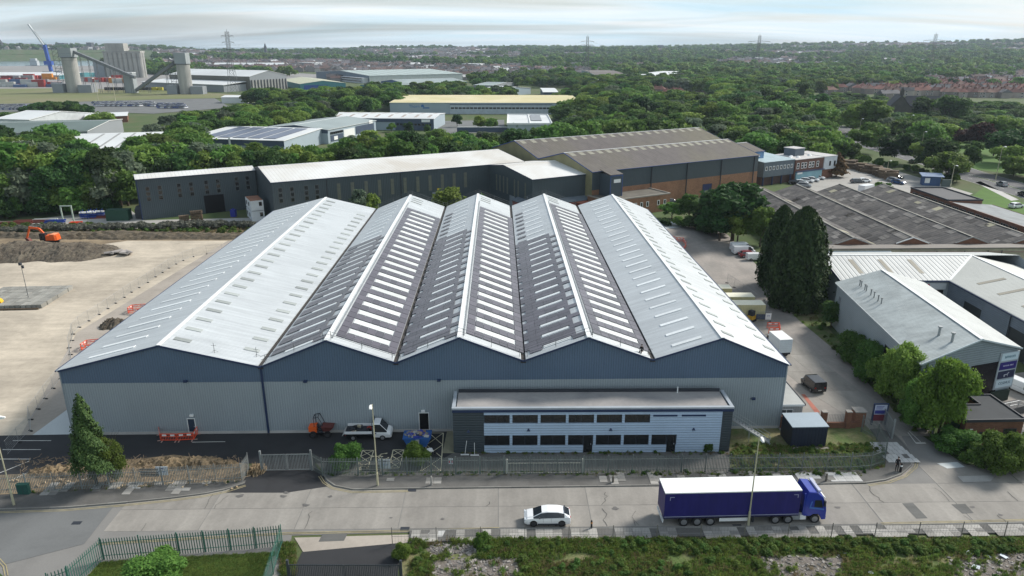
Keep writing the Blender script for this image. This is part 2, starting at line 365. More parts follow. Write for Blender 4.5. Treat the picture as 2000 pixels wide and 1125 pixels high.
# brown unit car park & dual carriageway
sheet('office_car_park',[(1560,360),(1620,330),(1700,318),(1790,345),(1900,378),(1850,400),(1700,400),(1600,400),(1500,385)],mat('office_yard_concrete',(.31,.30,.28),var=.2,scale=.1),z=.010)

# main street --------------------------------------------------------------
road=sheet('road',[(-900,1000),(-900,1200),(-60,1300),(560,1120),(570,1046),(800,1040),(2300,1026),(2400,960),(2400,930),(1990,942),(1880,905),(1800,850),(1750,835),(1790,900),(1765,935),(1700,945),(1000,953),(690,958),(640,950),(620,935),(480,945),(400,966),(130,993)],mat('road_bed',(.20,.195,.185),var=.2,scale=.2,rough=.95),z=.014)
# concrete bays of the street: individual cast slabs with recessed joints
fa=R(.9)
def SX(u,v): return (math.cos(fa)*u-math.sin(fa)*v, 67.7+math.sin(fa)*u+math.cos(fa)*v)   # u along street, v across (0 = north kerb)
nslab=0
def road_slab(u0,u1,v0,v1,z=.03):
    q=[SX(u0,v0),SX(u1,v0),SX(u1,v1),SX(u0,v1)]
    cx=sum(p[0] for p in q)/4; cy=sum(p[1] for p in q)/4
    b=MB(); b.slab([(p[0]-cx,p[1]-cy,0) for p in q],(0,0,.02))
    return b.build('road_slab',SLABM,road,loc=(cx,cy,z-.02))
us=[-41,-31.6,-22,-11.6,-1.5,8,18,28,37.6]
for i in range(len(us)-1):
    for v0,v1 in ((-6.95,-3.45),(-3.40,.0 if us[i]>=-18 else 2.0)):
        sk=0
        road_slab(us[i]+.04,us[i+1]-.04,v0,v1)
for u0,u1 in ((37.7,47),(47.1,56.5),(56.6,66),(66.1,78),(78.1,90)):
    for v0,v1 in ((-6.95,-3.45),(-3.40,-.03),(.03,3.6)):
        if v1>3 and u0<46: road_slab(u0+9.5*.0,u1,v0,v1*.9) if u0>44 else None; continue
        road_slab(u0,u1,v0,v1)
# access road slabs running north-east
for i in range(9):
    y0=72.5+i*6.2; y1=y0+6.1
    for k in range(2):
        xl0=np.interp(y0,[70,78,90,110,135],[47.5,46.2,41.6,38.8,38.2]); xr0=np.interp(y0,[70,78,90,110,135],[58,53.5,49.2,46.5,46])
        xl1=np.interp(y1,[70,78,90,110,135],[47.5,46.2,41.6,38.8,38.2]); xr1=np.interp(y1,[70,78,90,110,135],[58,53.5,49.2,46.5,46])
        a=lerp(xl0,xr0,k/2)+.03;b_=lerp(xl0,xr0,(k+1)/2)-.03;c=lerp(xl1,xr1,(k+1)/2)-.03;d=lerp(xl1,xr1,k/2)+.03
        cx=(a+b_+c+d)/4;cy=(y0+y1)/2
        if y0<74 : continue
        m=MB(); m.slab([(a-cx,y0-cy,0),(b_-cx,y0-cy,0),(c-cx,y1-cy,0),(d-cx,y1-cy,0)],(0,0,.016)); m.build('road_slab',SLABM,road,loc=(cx,cy,.008))
# repaired asphalt at the left end, tarmac patches
sheet('asphalt_patch',[(-900,1020),(-900,1180),(-60,1120),(165,1062),(225,985),(100,992),(0,997)],ASPHG,z=.036)
sheet('asphalt_trench',[(-200,1085),(-200,1070),(120,1045),(170,1050),(160,1064)],ASPHG,z=.040)
sheet('asphalt_side_entry',[(590,1078),(785,1060),(775,1140),(560,1140)],ASPH,z=.040)
sheet('concrete_side_entry',[(575,1050),(800,1044),(796,1060),(592,1078)],YARD2,z=.036)
for q in ([(1762,983),(1783,982),(1812,1012),(1790,1013)],[(1858,985),(1885,984),(1902,1002),(1880,1003)],[(630,1042),(680,1040),(672,1056),(622,1058)]):
    sheet('tarmac_patch',q,ASPHO,z=.044)
sheet('tarmac_patch',[(1830,905),(1870,902),(1885,912),(1850,915)],WET,z=.044)

def ribbon(name,pts,w_,m,z,h=.0,parent=None,kind='structure',off=0.,**k):
    """a strip of width w_ following ground points (metres)"""
    P=[Vector((p[0],p[1],0)) for p in pts]; L=[];Rr=[]
    for i,p in enumerate(P):
        d=(P[min(i+1,len(P)-1)]-P[max(i-1,0)]).normalized(); nn=Vector((-d.y,d.x,0)); L.append(p+nn*(off+w_/2));Rr.append(p+nn*(off-w_/2))
    b=MB()
    for i in range(len(P)-1):
        q=[(*Rr[i][:2],z),(*Rr[i+1][:2],z),(*L[i+1][:2],z),(*L[i][:2],z)]
        if h: b.slab(q,(0,0,h))
        else: b.poly(q)
    o=b.build(name,m,parent,**k)
    if kind and parent is None:o['kind']=kind
    return o
def GP(*pts,z=0.): return [tuple(G(*p,z))[:2] for p in pts]
nkerb1=GP((-700,1018),(-300,1005),(0,996),(130,992),(250,982),(330,974),(400,965),(440,957),(478,945))
nkerb2=GP((632,928),(640,940),(655,950),(690,957),(800,955),(1000,952.5),(1300,949),(1600,946),(1690,944),(1730,938),(1760,927),(1780,910),(1783,897),(1776,880),(1760,862),(1745,848))
skerb=GP((800,1038),(1000,1035),(1300,1033),(1700,1028),(2000,1022),(2400,1014))
skerb0=GP((-60,1240),(20,1125),(30,1105),(90,1092),(250,1062),(560,1048),(575,1060),(560,1085))
def kerbs(pts,w_=.16,h=.12,L=1.9):
    """kerb stones laid one by one"""
    P=[Vector((p[0],p[1],0)) for p in pts]
    for a,b_ in zip(P,P[1:]):
        d=(b_-a).length; n=max(1,int(round(d/L)))
        for i in range(n):
            c=a+(b_-a)*((i+.5)/n); an=math.atan2(b_.y-a.y,b_.x-a.x)
            key=round(d/n,2)
            if key not in KM:
                KM[key]=MB().box(-key/2+.01,-w_/2,0,key/2-.01,w_/2,h).mesh('kerb_stone',KERB)
            put('kerb_stone',KM[key],PAVE,loc=(c.x,c.y,.02),rz=an)
KM={}
PAVE=MB().slab([(*p,0) for p in GP((-700,990),(-300,982),(0,968),(480,940),(478,945),(440,957),(400,965),(330,974),(250,982),(130,992),(0,996),(-300,1005),(-700,1018))][::-1],(0,0,.12)).build('pavement',PAVM,kind='structure',loc=(0,0,.018))
kerbs(nkerb1); kerbs(nkerb2)
p2=GP((632,926),(900,925),(1660,921),(1728,915),(1732,880),(1700,840),(1715,838),(1745,848),(1760,862),(1776,880),(1783,897),(1780,910),(1760,927),(1730,938),(1690,944),(1600,946),(1300,949),(1000,952.5),(800,955),(690,957),(655,950),(640,940))
MB().slab([(*p,0) for p in p2],(0,0,.12)).build('pavement',PAVM,kind='structure',loc=(0,0,.018))
p3=GP((800,1038),(1000,1035),(1300,1033),(1700,1028),(2000,1022),(2400,1014),(2400,1032),(2000,1042),(1300,1050),(930,1056),(800,1062))
MB().slab([(*p,0) for p in p3],(0,0,.12)).build('pavement',PAVM,kind='structure',loc=(0,0,.018))
SPAVE=PAVE; kerbs(skerb)
# yellow lines, twin
for pts,o_ in ((nkerb2[:5],-.35),(nkerb2[8:13],-.35),(nkerb1[2:],-.35),(GP((190,1062),(560,1041),(800,1036),(975,1031)),.0),(GP((1720,1022),(2000,1015),(2400,1007)),.0),(GP((-40,1070),(0,1092),(12,1105),(16,1125)),0.)):
    for d in (0,-.22): ribbon('yellow_line',pts,.09,YEL,.052,off=o_+d)
# paving slabs laid in patches
psl=MB().box(-.43,-.29,0,.43,.29,.03).mesh('paving_slab',PSLAB); psl2=MB().box(-.43,-.29,0,.43,.29,.03).mesh('paving_slab',PSLABL)
def lay(u0,u1,v0,v1,dens,me,seed,maxn=400,parent=None):
    rr=random.Random(seed); n=0; u=u0
    while u<u1:
        v=v0
        on=rr.random()<dens
        while v<v1-.3:
            if rr.random()<.25: on=rr.random()<dens
            if on:
                x,y=SX(u+.45,v+.3); put('paving_slab',me,parent or PAVE,loc=(x,y,.122+rr.random()*.006),rz=fa+R(rr.uniform(-.6,.6))); n+=1
            v+=.6
        u+=.88
    return n
NS=0
NS+=lay(-51,-32,-.9,1.3,.30,psl,1)
NS+=lay(-46,-41,.2,1.4,.5,psl2,11)
NS+=lay(-14,36,.6,1.9,.14,psl,2)
NS+=lay(-.5,37,.15,2.4,.10,psl,3)
NS+=lay(32,38.5,.3,2.3,.8,psl2,4)
NS+=lay(-11,60,-9.2,-7.2,.62,psl,5)
for i in range(5):
    for k in range(6):
        if (i,k) in ((2,1),(1,4)): continue
        x,y=44.1+k*.62-.12*i,72.9+i*.9; put('paving_slab',psl2,PAVE,loc=(x,y,.126),rz=R(90+random.uniform(-1,1)))
for (a,b_,c,d) in ((840,1037,870,1049),):
    sheet('paving_slab_patch',[(a,b_),(c,b_-1),(c-6,d-1),(a-8,d)],PSLABL,z=.150)
# bay markings (painted) in the car park
def line(a,b,w_,m,z=.034,name='bay_marking'):
    return ribbon(name,GP(a,b),w_,m,z)
for a,b in (((25,861),(100,861)),((5,878.5),(80,878.5)),((-25,897),(60,897)),((-10,928),(57,901)),((18,940),(75,914)),((160,938),(229,908)),((375,864),(440,863))): line(a,b,.11,WPAINT)
def hatch(q):
    a,b,c,d=[Vector((*p,0)) for p in GP(*q)]   # far-left, far-right, near-right, near-left
    for s,e in ((a,b),(b,c),(c,d),(d,a)): ribbon('bay_marking',[s[:2],e[:2]],.11,CPAINT,.034)
    n=3
    for i in range(n):
        l0=a.lerp(d,i/n);l1=a.lerp(d,(i+1)/n);r0=b.lerp(c,i/n);r1=b.lerp(c,(i+1)/n)
        ribbon('bay_marking',[l0[:2],r1[:2]],.09,CPAINT,.038);ribbon('bay_marking',[r0[:2],l1[:2]],.09,CPAINT,.042)
hatch([(708,880),(730,880),(718,916),(697,917)]); hatch([(768,879),(789,879),(780,914),(760,915)]); hatch([(838,846),(866,846),(861,920),(822,921)])
# wheelchair symbol
ws=G(750,892); b=MB()
for i in range(14):
    t0=math.pi*(.1+1.5*i/14);t1=math.pi*(.1+1.5*(i+1)/14); r=.62
    b.beam((r*math.sin(t0)*-1,-r*math.cos(t0)*1.0,0),(-r*math.sin(t1),-r*math.cos(t1),0),.12,.004)
b.beam((0,.1,0),(0,1.1,0),.14,.004).beam((0,.45,0),(.55,.45,0),.12,.004).beam((.55,.45,0),(.75,-.3,0),.12,.004).tube((0,1.3,0),(0,1.3,.004),.16,10)
b.build('bay_marking',CPAINT,kind='structure',loc=(ws.x,ws.y,.04),rz=R(90))
# junction markings
line((1775,842),(1798,864),.10,WPAINT,.05);line((1773,845),(1788,865),.10,WPAINT,.05);line((1788,866),(1808,866),.25,WPAINT,.05)
for q in ((1761,873,1769,873),(1766,877,1776,877),(1834,873,1841,873),(1843,873,1856,873),(1843,877,1860,877)): line(q[:2],q[2:],.18,WPAINT,.05)
sheet('road_marking',[(1870,930),(1945,928),(1935,940),(1882,942)],mat('ghost_paint',(.36,.35,.33),var=.3),z=.05)
# red footway strip in the service yard
sheet('red_footway',[(1565,770),(1572,770),(1602,805),(1592,806)],mat('red_surface',(.36,.12,.08),var=.3,scale=.6),z=.03)
# lawn behind the green fence, weeds beyond the street
sheet('lawn',[(150,1150),(195,1098),(540,1078),(520,1100),(500,1180),(150,1180)],LAWN,z=.03)
sheet('lawn_front_left',[(-200,1130),(-5,1115),(6,1125),(-20,1200),(-200,1200)],LAWN,z=.03)
sheet('waste_ground',[(785,1068),(930,1058),(2000,1044),(2400,1034),(2400,1400),(760,1400)],VERGE,z=.03)
for q in ([(845,1095),(1010,1090),(1020,1140),(850,1150)],[(1480,1085),(1650,1090),(1640,1140),(1500,1135)],[(1880,1085),(2010,1080),(2020,1150),(1850,1150)],[(830,1070),(900,1062),(950,1068),(930,1080),(840,1084)]):
    sheet('rubble_patch',q,RUBBLE,z=.036)
sheet('bare_patch',[(1060,1105),(1230,1098),(1280,1140),(1050,1160)],EARTH,z=.036)
# dual carriageway, right
DUAL=mat('dual_carriageway_asphalt',(.115,.115,.118),rough=.9,var=.15,scale=.05)
dc=GP((1560,236),(1600,243),(1650,262),(1700,287),(1760,305),(1820,322),(1890,347),(1950,365),(2040,392),(2200,440))
ribbon('dual_carriageway',dc,8.2,DUAL,.02)
dc2=[(p[0]+9.5,p[1]+12.5) for p in dc]
ribbon('dual_carriageway',dc2,8.2,DUAL,.02)
for s in (3.9,-3.9): ribbon('road_edge_line',dc,.14,WPAINT,.03,off=s); ribbon('road_edge_line',dc2,.14,WPAINT,.03,off=s)
for a,b_ in zip(dc,dc[1:]):
    A=Vector((*a,0));B=Vector((*b_,0));L_=(B-A).length; n=int(L_/9)
    for i in range(n):
        p=A+(B-A)*(i*9/L_);q=A+(B-A)*((i*9+3)/L_); ribbon('lane_dash',[p[:2],q[:2]],.16,WPAINT,.03)
FGR=mat('bright_park_grass',(.075,.15,.025),rough=1,var=.2,scale=.2,fine=3)
sheet('grass_triangle',[(1880,400),(1925,362),(1960,383),(2100,430),(2100,560),(1985,430),(1930,410)],FGR,z=.012)
sheet('footpath',[(1905,356),(1915,354),(1990,390),(1975,392)],CONCL,z=.02)
sheet('park_grass',[(1780,300),(1830,255),(1990,222),(2300,225),(2300,330),(2050,350),(1900,330)],FGR,z=.008)
# port apron, river meadow, car compound
sheet('port_apron',[(-400,150),(-400,130),(340,128),(700,150),(640,165),(430,175),(0,176)],mat('port_hardstanding',(.26,.25,.24),var=.2,scale=.01),z=.3)
sheet('meadow',[(-400,200),(-400,176),(150,172),(430,182),(520,190),(340,193),(0,203)],mat('dry_meadow',(.145,.16,.065),rough=1,col2=(.19,.17,.10),scale=.01,fine=.2),z=.35)
sheet('vehicle_compound',[(-400,230),(-400,205),(0,202),(180,196),(420,192),(450,210),(300,222),(100,216)],ASPHG,z=.2)
# ---------------- generic building bits ----------------
def slope_mat(o,u,v):
    """frame with X along u, Y along v, Z normal, origin o"""
    u=Vector(u).normalized(); v=Vector(v); n=u.cross(v).normalized(); v=n.cross(u); 
    return Matrix(((u.x,v.x,n.x,o[0]),(u.y,v.y,n.y,o[1]),(u.z,v.z,n.z,o[2]),(0,0,0,1)))
FACE={}
def face_frame(face,W,L):
    """X along the wall seen from outside, Y up, Z outward"""
    if face=='f': return Matrix(((1,0,0,0),(0,0,-1,0),(0,1,0,0),(0,0,0,1)))
    if face=='b': return Matrix(((-1,0,0,W),(0,0,1,L),(0,1,0,0),(0,0,0,1)))
    if face=='l': return Matrix(((0,0,-1,0),(-1,0,0,L),(0,1,0,0),(0,0,0,1)))
    if face=='r': return Matrix(((0,0,1,W),(1,0,0,0),(0,1,0,0),(0,0,0,1)))
WMC={}
def window(parent,fr,x,y,w_,h,cols=1,rows=1,fm=None,gm=None,t=.07,name='window',proud=.05,pane='pane'):
    """frame ring with mullions standing proud of the wall, glass set back inside it"""
    fm=fm or WHITEM; gm=gm or GLASS
    key=(round(w_,2),round(h,2),cols,rows,fm.name,gm.name,t,proud)
    if key not in WMC:
        b=MB(); z0,z1=-.01,proud
        b.box(0,0,z0,w_,t,z1).box(0,h-t,z0,w_,h,z1).box(0,t,z0,t,h-t,z1).box(w_-t,t,z0,w_,h-t,z1)
        for i in range(1,cols): b.box(w_*i/cols-t/2,t,z0,w_*i/cols+t/2,h-t,z1-.01)
        for i in range(1,rows): b.box(t,h*i/rows-t/2,z0,w_-t,h*i/rows+t/2,z1-.015)
        WMC[key]=(b.mesh('window_frame',fm),MB().box(t-.01,t-.01,.004,w_-t+.01,h-t+.01,.018).mesh('window_pane',gm))
    f,p=WMC[key]
    o=put(name,f,parent,mat4=fr@Matrix.Translation((x,y,0))); put(pane,p,o); return o
def door(parent,fr,x,w_,h,m,fm=None,y=0,name='door',handle=True,recess=False):
    b=MB(); b.box(0,0,-.01,.08,h,.06).box(w_-.08,0,-.01,w_,h,.06).box(0.08,h-.08,-.01,w_-.08,h,.06)
    o=b.build(name,fm or WHITEM,parent,mat4=fr@Matrix.Translation((x,y,0)))
    MB().box(.08,.0,.003,w_-.08,h-.08,.03).build('door_leaf',m,o)
    if handle: MB().box(w_-.25,h*.45,.03,w_-.15,h*.52,.07).build('handle',STEEL,o)
    return o
def shed(name,label,cat,o,ang,W,L,ze,zr,ridge='y',wall=None,roof=None,trim=None,top=None,ztop=None,plinth=None,zp=0,group=None,endcap=None,fr=.5,over=.15,rl=None,rlm=None,trimw=.12,wallname='wall',detail=True,ridgem=None):
    """gabled shed standing on o; local x 0..W, y 0..L; ridge along 'x' or 'y' at fraction fr"""
    t=thing(name,label,cat,(o[0],o[1],0),ang,group)
    wall=wall or GREYCLAD; roof=roof or ROOF; trim=trim or BLUETRIM
    sidew=wall if isinstance(wall,(tuple,list)) else (wall,wall)
    if ridge=='y': gab=lambda z0:[[(0,0,z0),(W,0,z0),(W,0,ze),(W*fr,0,zr),(0,0,ze)],[(W,0,z0),(W,L,z0),(W,L,ze),(W,0,ze)],[(W,L,z0),(0,L,z0),(0,L,ze),(W*fr,L,zr),(W,L,ze)],[(0,L,z0),(0,0,z0),(0,0,ze),(0,L,ze)]]
    else: gab=lambda z0:[[(0,0,z0),(W,0,z0),(W,0,ze),(0,0,ze)],[(W,0,z0),(W,L,z0),(W,L,ze),(W,L*fr,zr),(W,0,ze)],[(W,L,z0),(0,L,z0),(0,L,ze),(W,L,ze)],[(0,L,z0),(0,0,z0),(0,0,ze),(0,L*fr,zr),(0,L,ze)]]
    for i,q in enumerate(gab(zp if plinth else 0)):
        gable=(len(q)==5)
        m_=endcap if (endcap and gable) else sidew[i%2]
        MB().poly(q).build(wallname,m_,t)
    if plinth:
        e=.04; b=MB()
        for q in ([(-e,-e),(W+e,-e)],[(W+e,-e),(W+e,L+e)],[(W+e,L+e),(-e,L+e)],[(-e,L+e),(-e,-e)]): b.poly([(*q[0],0),(*q[1],0),(*q[1],zp),(*q[0],zp)])
        b.poly([(-e,-e,zp),(W+e,-e,zp),(W+e,L+e,zp),(-e,L+e,zp)])
        b.build('plinth_wall',plinth,t)
    ov=over; th=.10
    if ridge=='y':
        sl_=[((-ov,-ov),(-ov,L+ov),(W*fr,L+ov),(W*fr,-ov),'l'),((W+ov,-ov),(W+ov,L+ov),(W*fr,L+ov),(W*fr,-ov),'r')]
    else:
        sl_=[((-ov,-ov),(W+ov,-ov),(W+ov,L*fr),(-ov,L*fr),'f'),((-ov,L+ov),(W+ov,L+ov),(W+ov,L*fr),(-ov,L*fr),'b')]
    S=[]
    for (a,b_,c,d,k) in sl_:
        run={'l':W*fr,'r':W*(1-fr),'f':L*fr,'b':L*(1-fr)}[k]
        zd=ze-(zr-ze)*ov/run
        q=[(*a,zd+.02),(*b_,zd+.02),(*c,zr+.02),(*d,zr+.02)]
        s_=MB().slab(q,(0,0,th)).build('roof_slope',roof,t)
        S.append((s_,k,run))
        if rl:
            n,v0,v1,wd=rl[:4]; m_=rlm or RLW
            Lr=(L if ridge=='y' else W); slen=math.hypot(run,zr-ze)
            me_=MB().box(-wd/2,0,0,wd/2,(v1-v0)*slen,.05).mesh('rooflight',m_)
            for i in range(n):
                uu=(i+.5)/n*Lr
                if k=='l': M4=slope_mat((run*v0,uu,ze+(zr-ze)*v0+th+.022),(0,-1,0),(run,0,zr-ze))
                elif k=='r': M4=slope_mat((W-run*v0,uu,ze+(zr-ze)*v0+th+.022),(0,1,0),(-run,0,zr-ze))
                elif k=='f': M4=slope_mat((uu,run*v0,ze+(zr-ze)*v0+th+.022),(1,0,0),(0,run,zr-ze))
                else: M4=slope_mat((uu,L-run*v0,ze+(zr-ze)*v0+th+.022),(-1,0,0),(0,-run,zr-ze))
                put('rooflight',me_,s_,mat4=M4)
    z2=zr+th+.03
    if detail:
        if ridge=='y': MB().beam((W*fr,-ov,z2),(W*fr,L+ov,z2),.45,.07).build('ridge_cap',ridgem or WHITEM,t)
        else: MB().beam((-ov,L*fr,z2),(W+ov,L*fr,z2),.45,.07).build('ridge_cap',ridgem or WHITEM,t)
        b=MB(); g=ov+.04
        if ridge=='y':
            for y in (-g,L+g):
                b.beam((-ov,y,ze+.0),(W*fr,y,zr+.04),.06,.26).beam((W*fr,y,zr+.04),(W+ov,y,ze+.0),.06,.26)
            b.build('verge_trim',trim,t); b=MB()
            for x in (-g-.04,W+g+.04): b.beam((x,-ov,ze-.02),(x,L+ov,ze-.02),.14,.14)
            b.build('gutter',trim,t)
        else:
            for x in (-g,W+g):
                b.beam((x,-ov,ze),(x,L*fr,zr+.04),.06,.26).beam((x,L*fr,zr+.04),(x,L+ov,ze),.06,.26)
            b.build('verge_trim',trim,t); b=MB()
            for y in (-g-.04,L+g+.04): b.beam((-ov,y,ze-.02),(W+ov,y,ze-.02),.14,.14)
            b.build('gutter',trim,t)
    t['_']=0; del t['_']
    return t
def fit(A,B,z,C=None):
    """front-left and front-right eave corners (pixels) at height z -> origin, angle, width, depth"""
    a=G(*A,z); b_=G(*B,z); d=b_-a; an=math.atan2(d.y,d.x); L=None
    if C:
        c=G(*C,z); L=abs((c-a).dot(Vector((-math.sin(an),math.cos(an),0))))
    return (a.x,a.y,0),an,d.length,L
def T4(x=0,y=0,z=0,rz=0): return Matrix.Translation((x,y,z))@Matrix.Rotation(rz,4,'Z')

# ---------------- the five-bay warehouse ----------------
MW=thing('warehouse','large five bay zigzag roofed warehouse, blue over grey cladding, with solar panels','warehouse',(-54.75,78.9,0),R(1.1))
LX=88.7; LY=88.2
vx=[0,24.25,40.65,56.15,71.95,88.7]; ca,sa_=math.cos(R(1.1)),math.sin(R(1.1))
def mwP(x,y=0): return (-54.75+ca*x-sa_*y,78.9+sa_*x+ca*y)
vz=[ZH(mwP(x),r) for x,r in zip(vx,(722,714,706,702,700,710))]
rx=[(vx[i]+vx[i+1])/2+(.35 if i==0 else 0) for i in range(5)]
rz_=[ZH(mwP(x),r) for x,r in zip(rx,(673,663,657.5,657.5,658.5))]
vz=[z-.12 for z in vz]; rz_=[z-.12 for z in rz_]
ZB=7.15
# front: grey lower sheets, blue gable sheets standing 3 cm proud, bay by bay
for i in range(5):
    x0,x1=vx[i],vx[i+1]; 
    MB().poly([(x0,0,.35),(x1,0,.35),(x1,0,ZB),(x0,0,ZB)]).build('lower_wall',GREYCLAD,MW)
    MB().slab([(x0,-.03,ZB-.02),(x1,-.03,ZB-.02),(x1,-.03,vz[i+1]),(rx[i],-.03,rz_[i]),(x0,-.03,vz[i])],(0,.028,0)).build('gable_wall',BLUECLAD,MW)
    MB().poly([(x0,LY,0),(x1,LY,0),(x1,LY,vz[i+1]),(rx[i],LY,rz_[i]),(x0,LY,vz[i])]).build('rear_wall',GREYCLAD,MW)
MB().box(-.03,-.05,0,LX+.03,.0,.36).build('plinth',CONCL,MW)
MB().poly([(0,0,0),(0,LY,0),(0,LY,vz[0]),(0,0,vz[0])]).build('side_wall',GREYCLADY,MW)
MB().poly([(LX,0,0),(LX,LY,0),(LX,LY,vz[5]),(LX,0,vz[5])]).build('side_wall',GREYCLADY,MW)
MB().box(24.15,-.16,.1,24.4,-.035,9.3).build('downpipe',BLUETRIM,MW)
for s_ in (0,1):
    x=vx[0] if s_==0 else vx[5]
    MB().box(x-.06,-.08,.35,x+.06,.05,(vz[0] if s_==0 else vz[5])).build('corner_trim',GREYCLAD,MW)
SL=[]
TH=.12
for i in range(5):
    for k,(xa,za) in enumerate(((vx[i],vz[i]),(vx[i+1],vz[i+1]))):
        sgn=1 if k==0 else -1
        ex=.0 if (i==0 and k==0) or (i==4 and k==1) else .28
        xe=xa+sgn*ex; run=abs(rx[i]-xa); ze=za+(rz_[i]-za)*ex/run
        if ex==0: xe=xa-sgn*.25; ze=za-(rz_[i]-za)*.25/run
        y0,y1=-.22,LY+.2
        s_=MB().slab([(xe,y0,ze),(xe,y1,ze),(rx[i],y1,rz_[i]),(rx[i],y0,rz_[i])],(0,0,TH)).build('roof_slope',ROOF,MW)
        SL.append((s_,i,k,xe,ze,rx[i],rz_[i]))
    MB().beam((rx[i],-.24,rz_[i]+TH+.02),(rx[i],LY+.22,rz_[i]+TH+.02),.5,.06).build('ridge_cap',WHITEM,MW)
    b=MB()
    for y in (-.27,):
        b.beam((vx[i]-.02,y,vz[i]+.0),(rx[i],y,rz_[i]+.03),.07,.22).beam((rx[i],y,rz_[i]+.03),(vx[i+1]+.02,y,vz[i+1]),.07,.22)
    b.build('verge_trim',BLUETRIM,MW)
    b=MB(); y=LY+.25
    b.beam((vx[i],y,vz[i]),(rx[i],y,rz_[i]+.03),.07,.22).beam((rx[i],y,rz_[i]+.03),(vx[i+1],y,vz[i+1]),.07,.22); b.build('verge_trim',DARKTRIM,MW)
for i in range(1,5):
    MB().box(vx[i]-.30,-.2,vz[i]-.25,vx[i]+.30,LY+.2,vz[i]+.02).build('valley_gutter',GUT,MW)
for x,z in ((-.34,vz[0]),(LX+.34,vz[5])): MB().beam((x,-.2,z-.03),(x,LY+.2,z-.03),.16,.14).build('gutter',BLUETRIM,MW)
def on_slope(S,y,v):
    """matrix at distance v (0 eave..1 ridge), X towards -y/+y, Y up the slope"""
    s_,i,k,xe,ze,xr,zr=S
    p=(lerp(xe,xr,v),y,lerp(ze,zr,v)+TH+.012)
    u=(0,-1,0) if k==0 else (0,1,0)
    return slope_mat(p,u,(xr-xe,0,zr-ze))
rl_me={}
def rooflight(S,y,v0,v1,wd,m):
    sl_=math.hypot(S[5]-S[3],S[6]-S[4])*(v1-v0); key=(round(sl_,2),wd,m.name)
    if key not in rl_me: rl_me[key]=MB().box(-wd/2,0,0,wd/2,sl_,.06).mesh('rooflight',m)
    put('rooflight',rl_me[key],S[0],mat4=on_slope(S,y,v0))
RLM=mat('dull_white_rooflight',(.62,.64,.63),rough=.4,var=.16,scale=.9,orand=.10,stripe=('x',.33,.02,.10))
pr=MB().box(-.81,-.52,.05,.81,.52,.09).mesh('solar_panel',PANEL)       # portrait rows on the sunny slopes
pl=MB().box(-.56,-.83,.05,.56,.83,.09).mesh('solar_panel',PANEL)
npan=0; far=[]
PER=3.42; NP=25
plist=[]
for S in SL:
    s_,i,k=S[:3]; slen=math.hypot(S[5]-S[3],S[6]-S[4])
    if i in (0,4):
        if k==0:
            for j in range(26): rooflight(S,1.7+j*3.36,.24 if i==0 else .30,.70 if i==0 else .74,.62,RLW)
        else:
            for j in range(25): rooflight(S,2.4+j*3.45,.76,.93,.8,RLG)
            for j in range(23): rooflight(S,3.6+j*3.45,.08,.24,.8,RLG)
        continue
    if k==1:                                                # sunny slopes: frames of panels round the rooflights
        nper={1:22,2:22,3:23}[i]
        c=[slen-1.35-1.09*q for q in range(7)]
        for j in range(nper):
            y=2.6+j*PER
            for q in range(7): plist.append((y,S,c[q],'r'))
            if j<nper-1:
                for q in (0,6): plist.append((y+1.68,S,c[q],'r'))
                rooflight(S,y+1.68+.02,(c[5]-.42)/slen,(c[1]+.42)/slen,1.32,RLM)
        for j in range(3): rooflight(S,82.2+j*1.9,.60,.9,.5,RLG)
    else:
        nper={1:15,2:16,3:15}[i]
        for j in range(NP):
            y=1.5+j*PER
            rooflight(S,y,.30,.74,.62,RLW)
            if j<nper and j>=0:
                for dy in (.98,2.14):
                    for q in range(4): plist.append((y+dy,S,slen-1.9-.02-1.69*q+ (-.3),'l'))
                plist.append((y-.14,S,slen*.80+.5,'l'))
            if i>=2 and j<23: plist.append((y-.1,S,slen*.30-1.0,'l'))
plist.sort(key=lambda t:t[0])
jb=MB()
for n_,(y,S,c,t) in enumerate(plist):
    slen=math.hypot(S[5]-S[3],S[6]-S[4]); M4=on_slope(S,y,c/slen)
    if n_<300: put('solar_panel',pr if t=='r' else pl,MW,mat4=M4)
    else:
        a,b_=(.81,.52) if t=='r' else (.56,.83)
        jb.box(-a,-b_,.05,a,b_,.09,T=M4)
jb.build('solar_panel',PANELJ,MW,kind='stuff')
# cable trays and small roof vents
b=MB()
for i in (1,2,3):
    S=[s for s in SL if s[1]==i and s[2]==1][0]; slen=math.hypot(S[5]-S[3],S[6]-S[4])
    A=on_slope(S,.9,(slen-.55)/slen)@Vector((0,0,.08));B=on_slope(S,80,(slen-.55)/slen)@Vector((0,0,.08)); b.beam(A,B,.16,.08)
b.build('cable_tray',STEEL,MW)
# edge-protection rails on the middle gables, front and back
for (yy,nm) in ((.35,'front'),(LY-.3,'rear')):
    for i in (1,2,3):
        for (xa,za,xb,zb) in ((vx[i],vz[i],rx[i],rz_[i]),(rx[i],rz_[i],vx[i+1],vz[i+1])):
            b=MB()
            for h in (.55,1.0): b.tube((xa,yy,za+h+.15),(xb,yy,zb+h+.15),.025,4)
            for q in (.06,.5,.94): 
                x=lerp(xa,xb,q);z=lerp(za,zb,q); b.tube((x,yy,z+.12),(x,yy,z+1.2),.025,4); b.tube((x,yy+.5*(1 if yy<5 else -1),z+.15),(x,yy,z+1.1),.02,4)
            b.build('guard_rail',DSTEEL,MW)
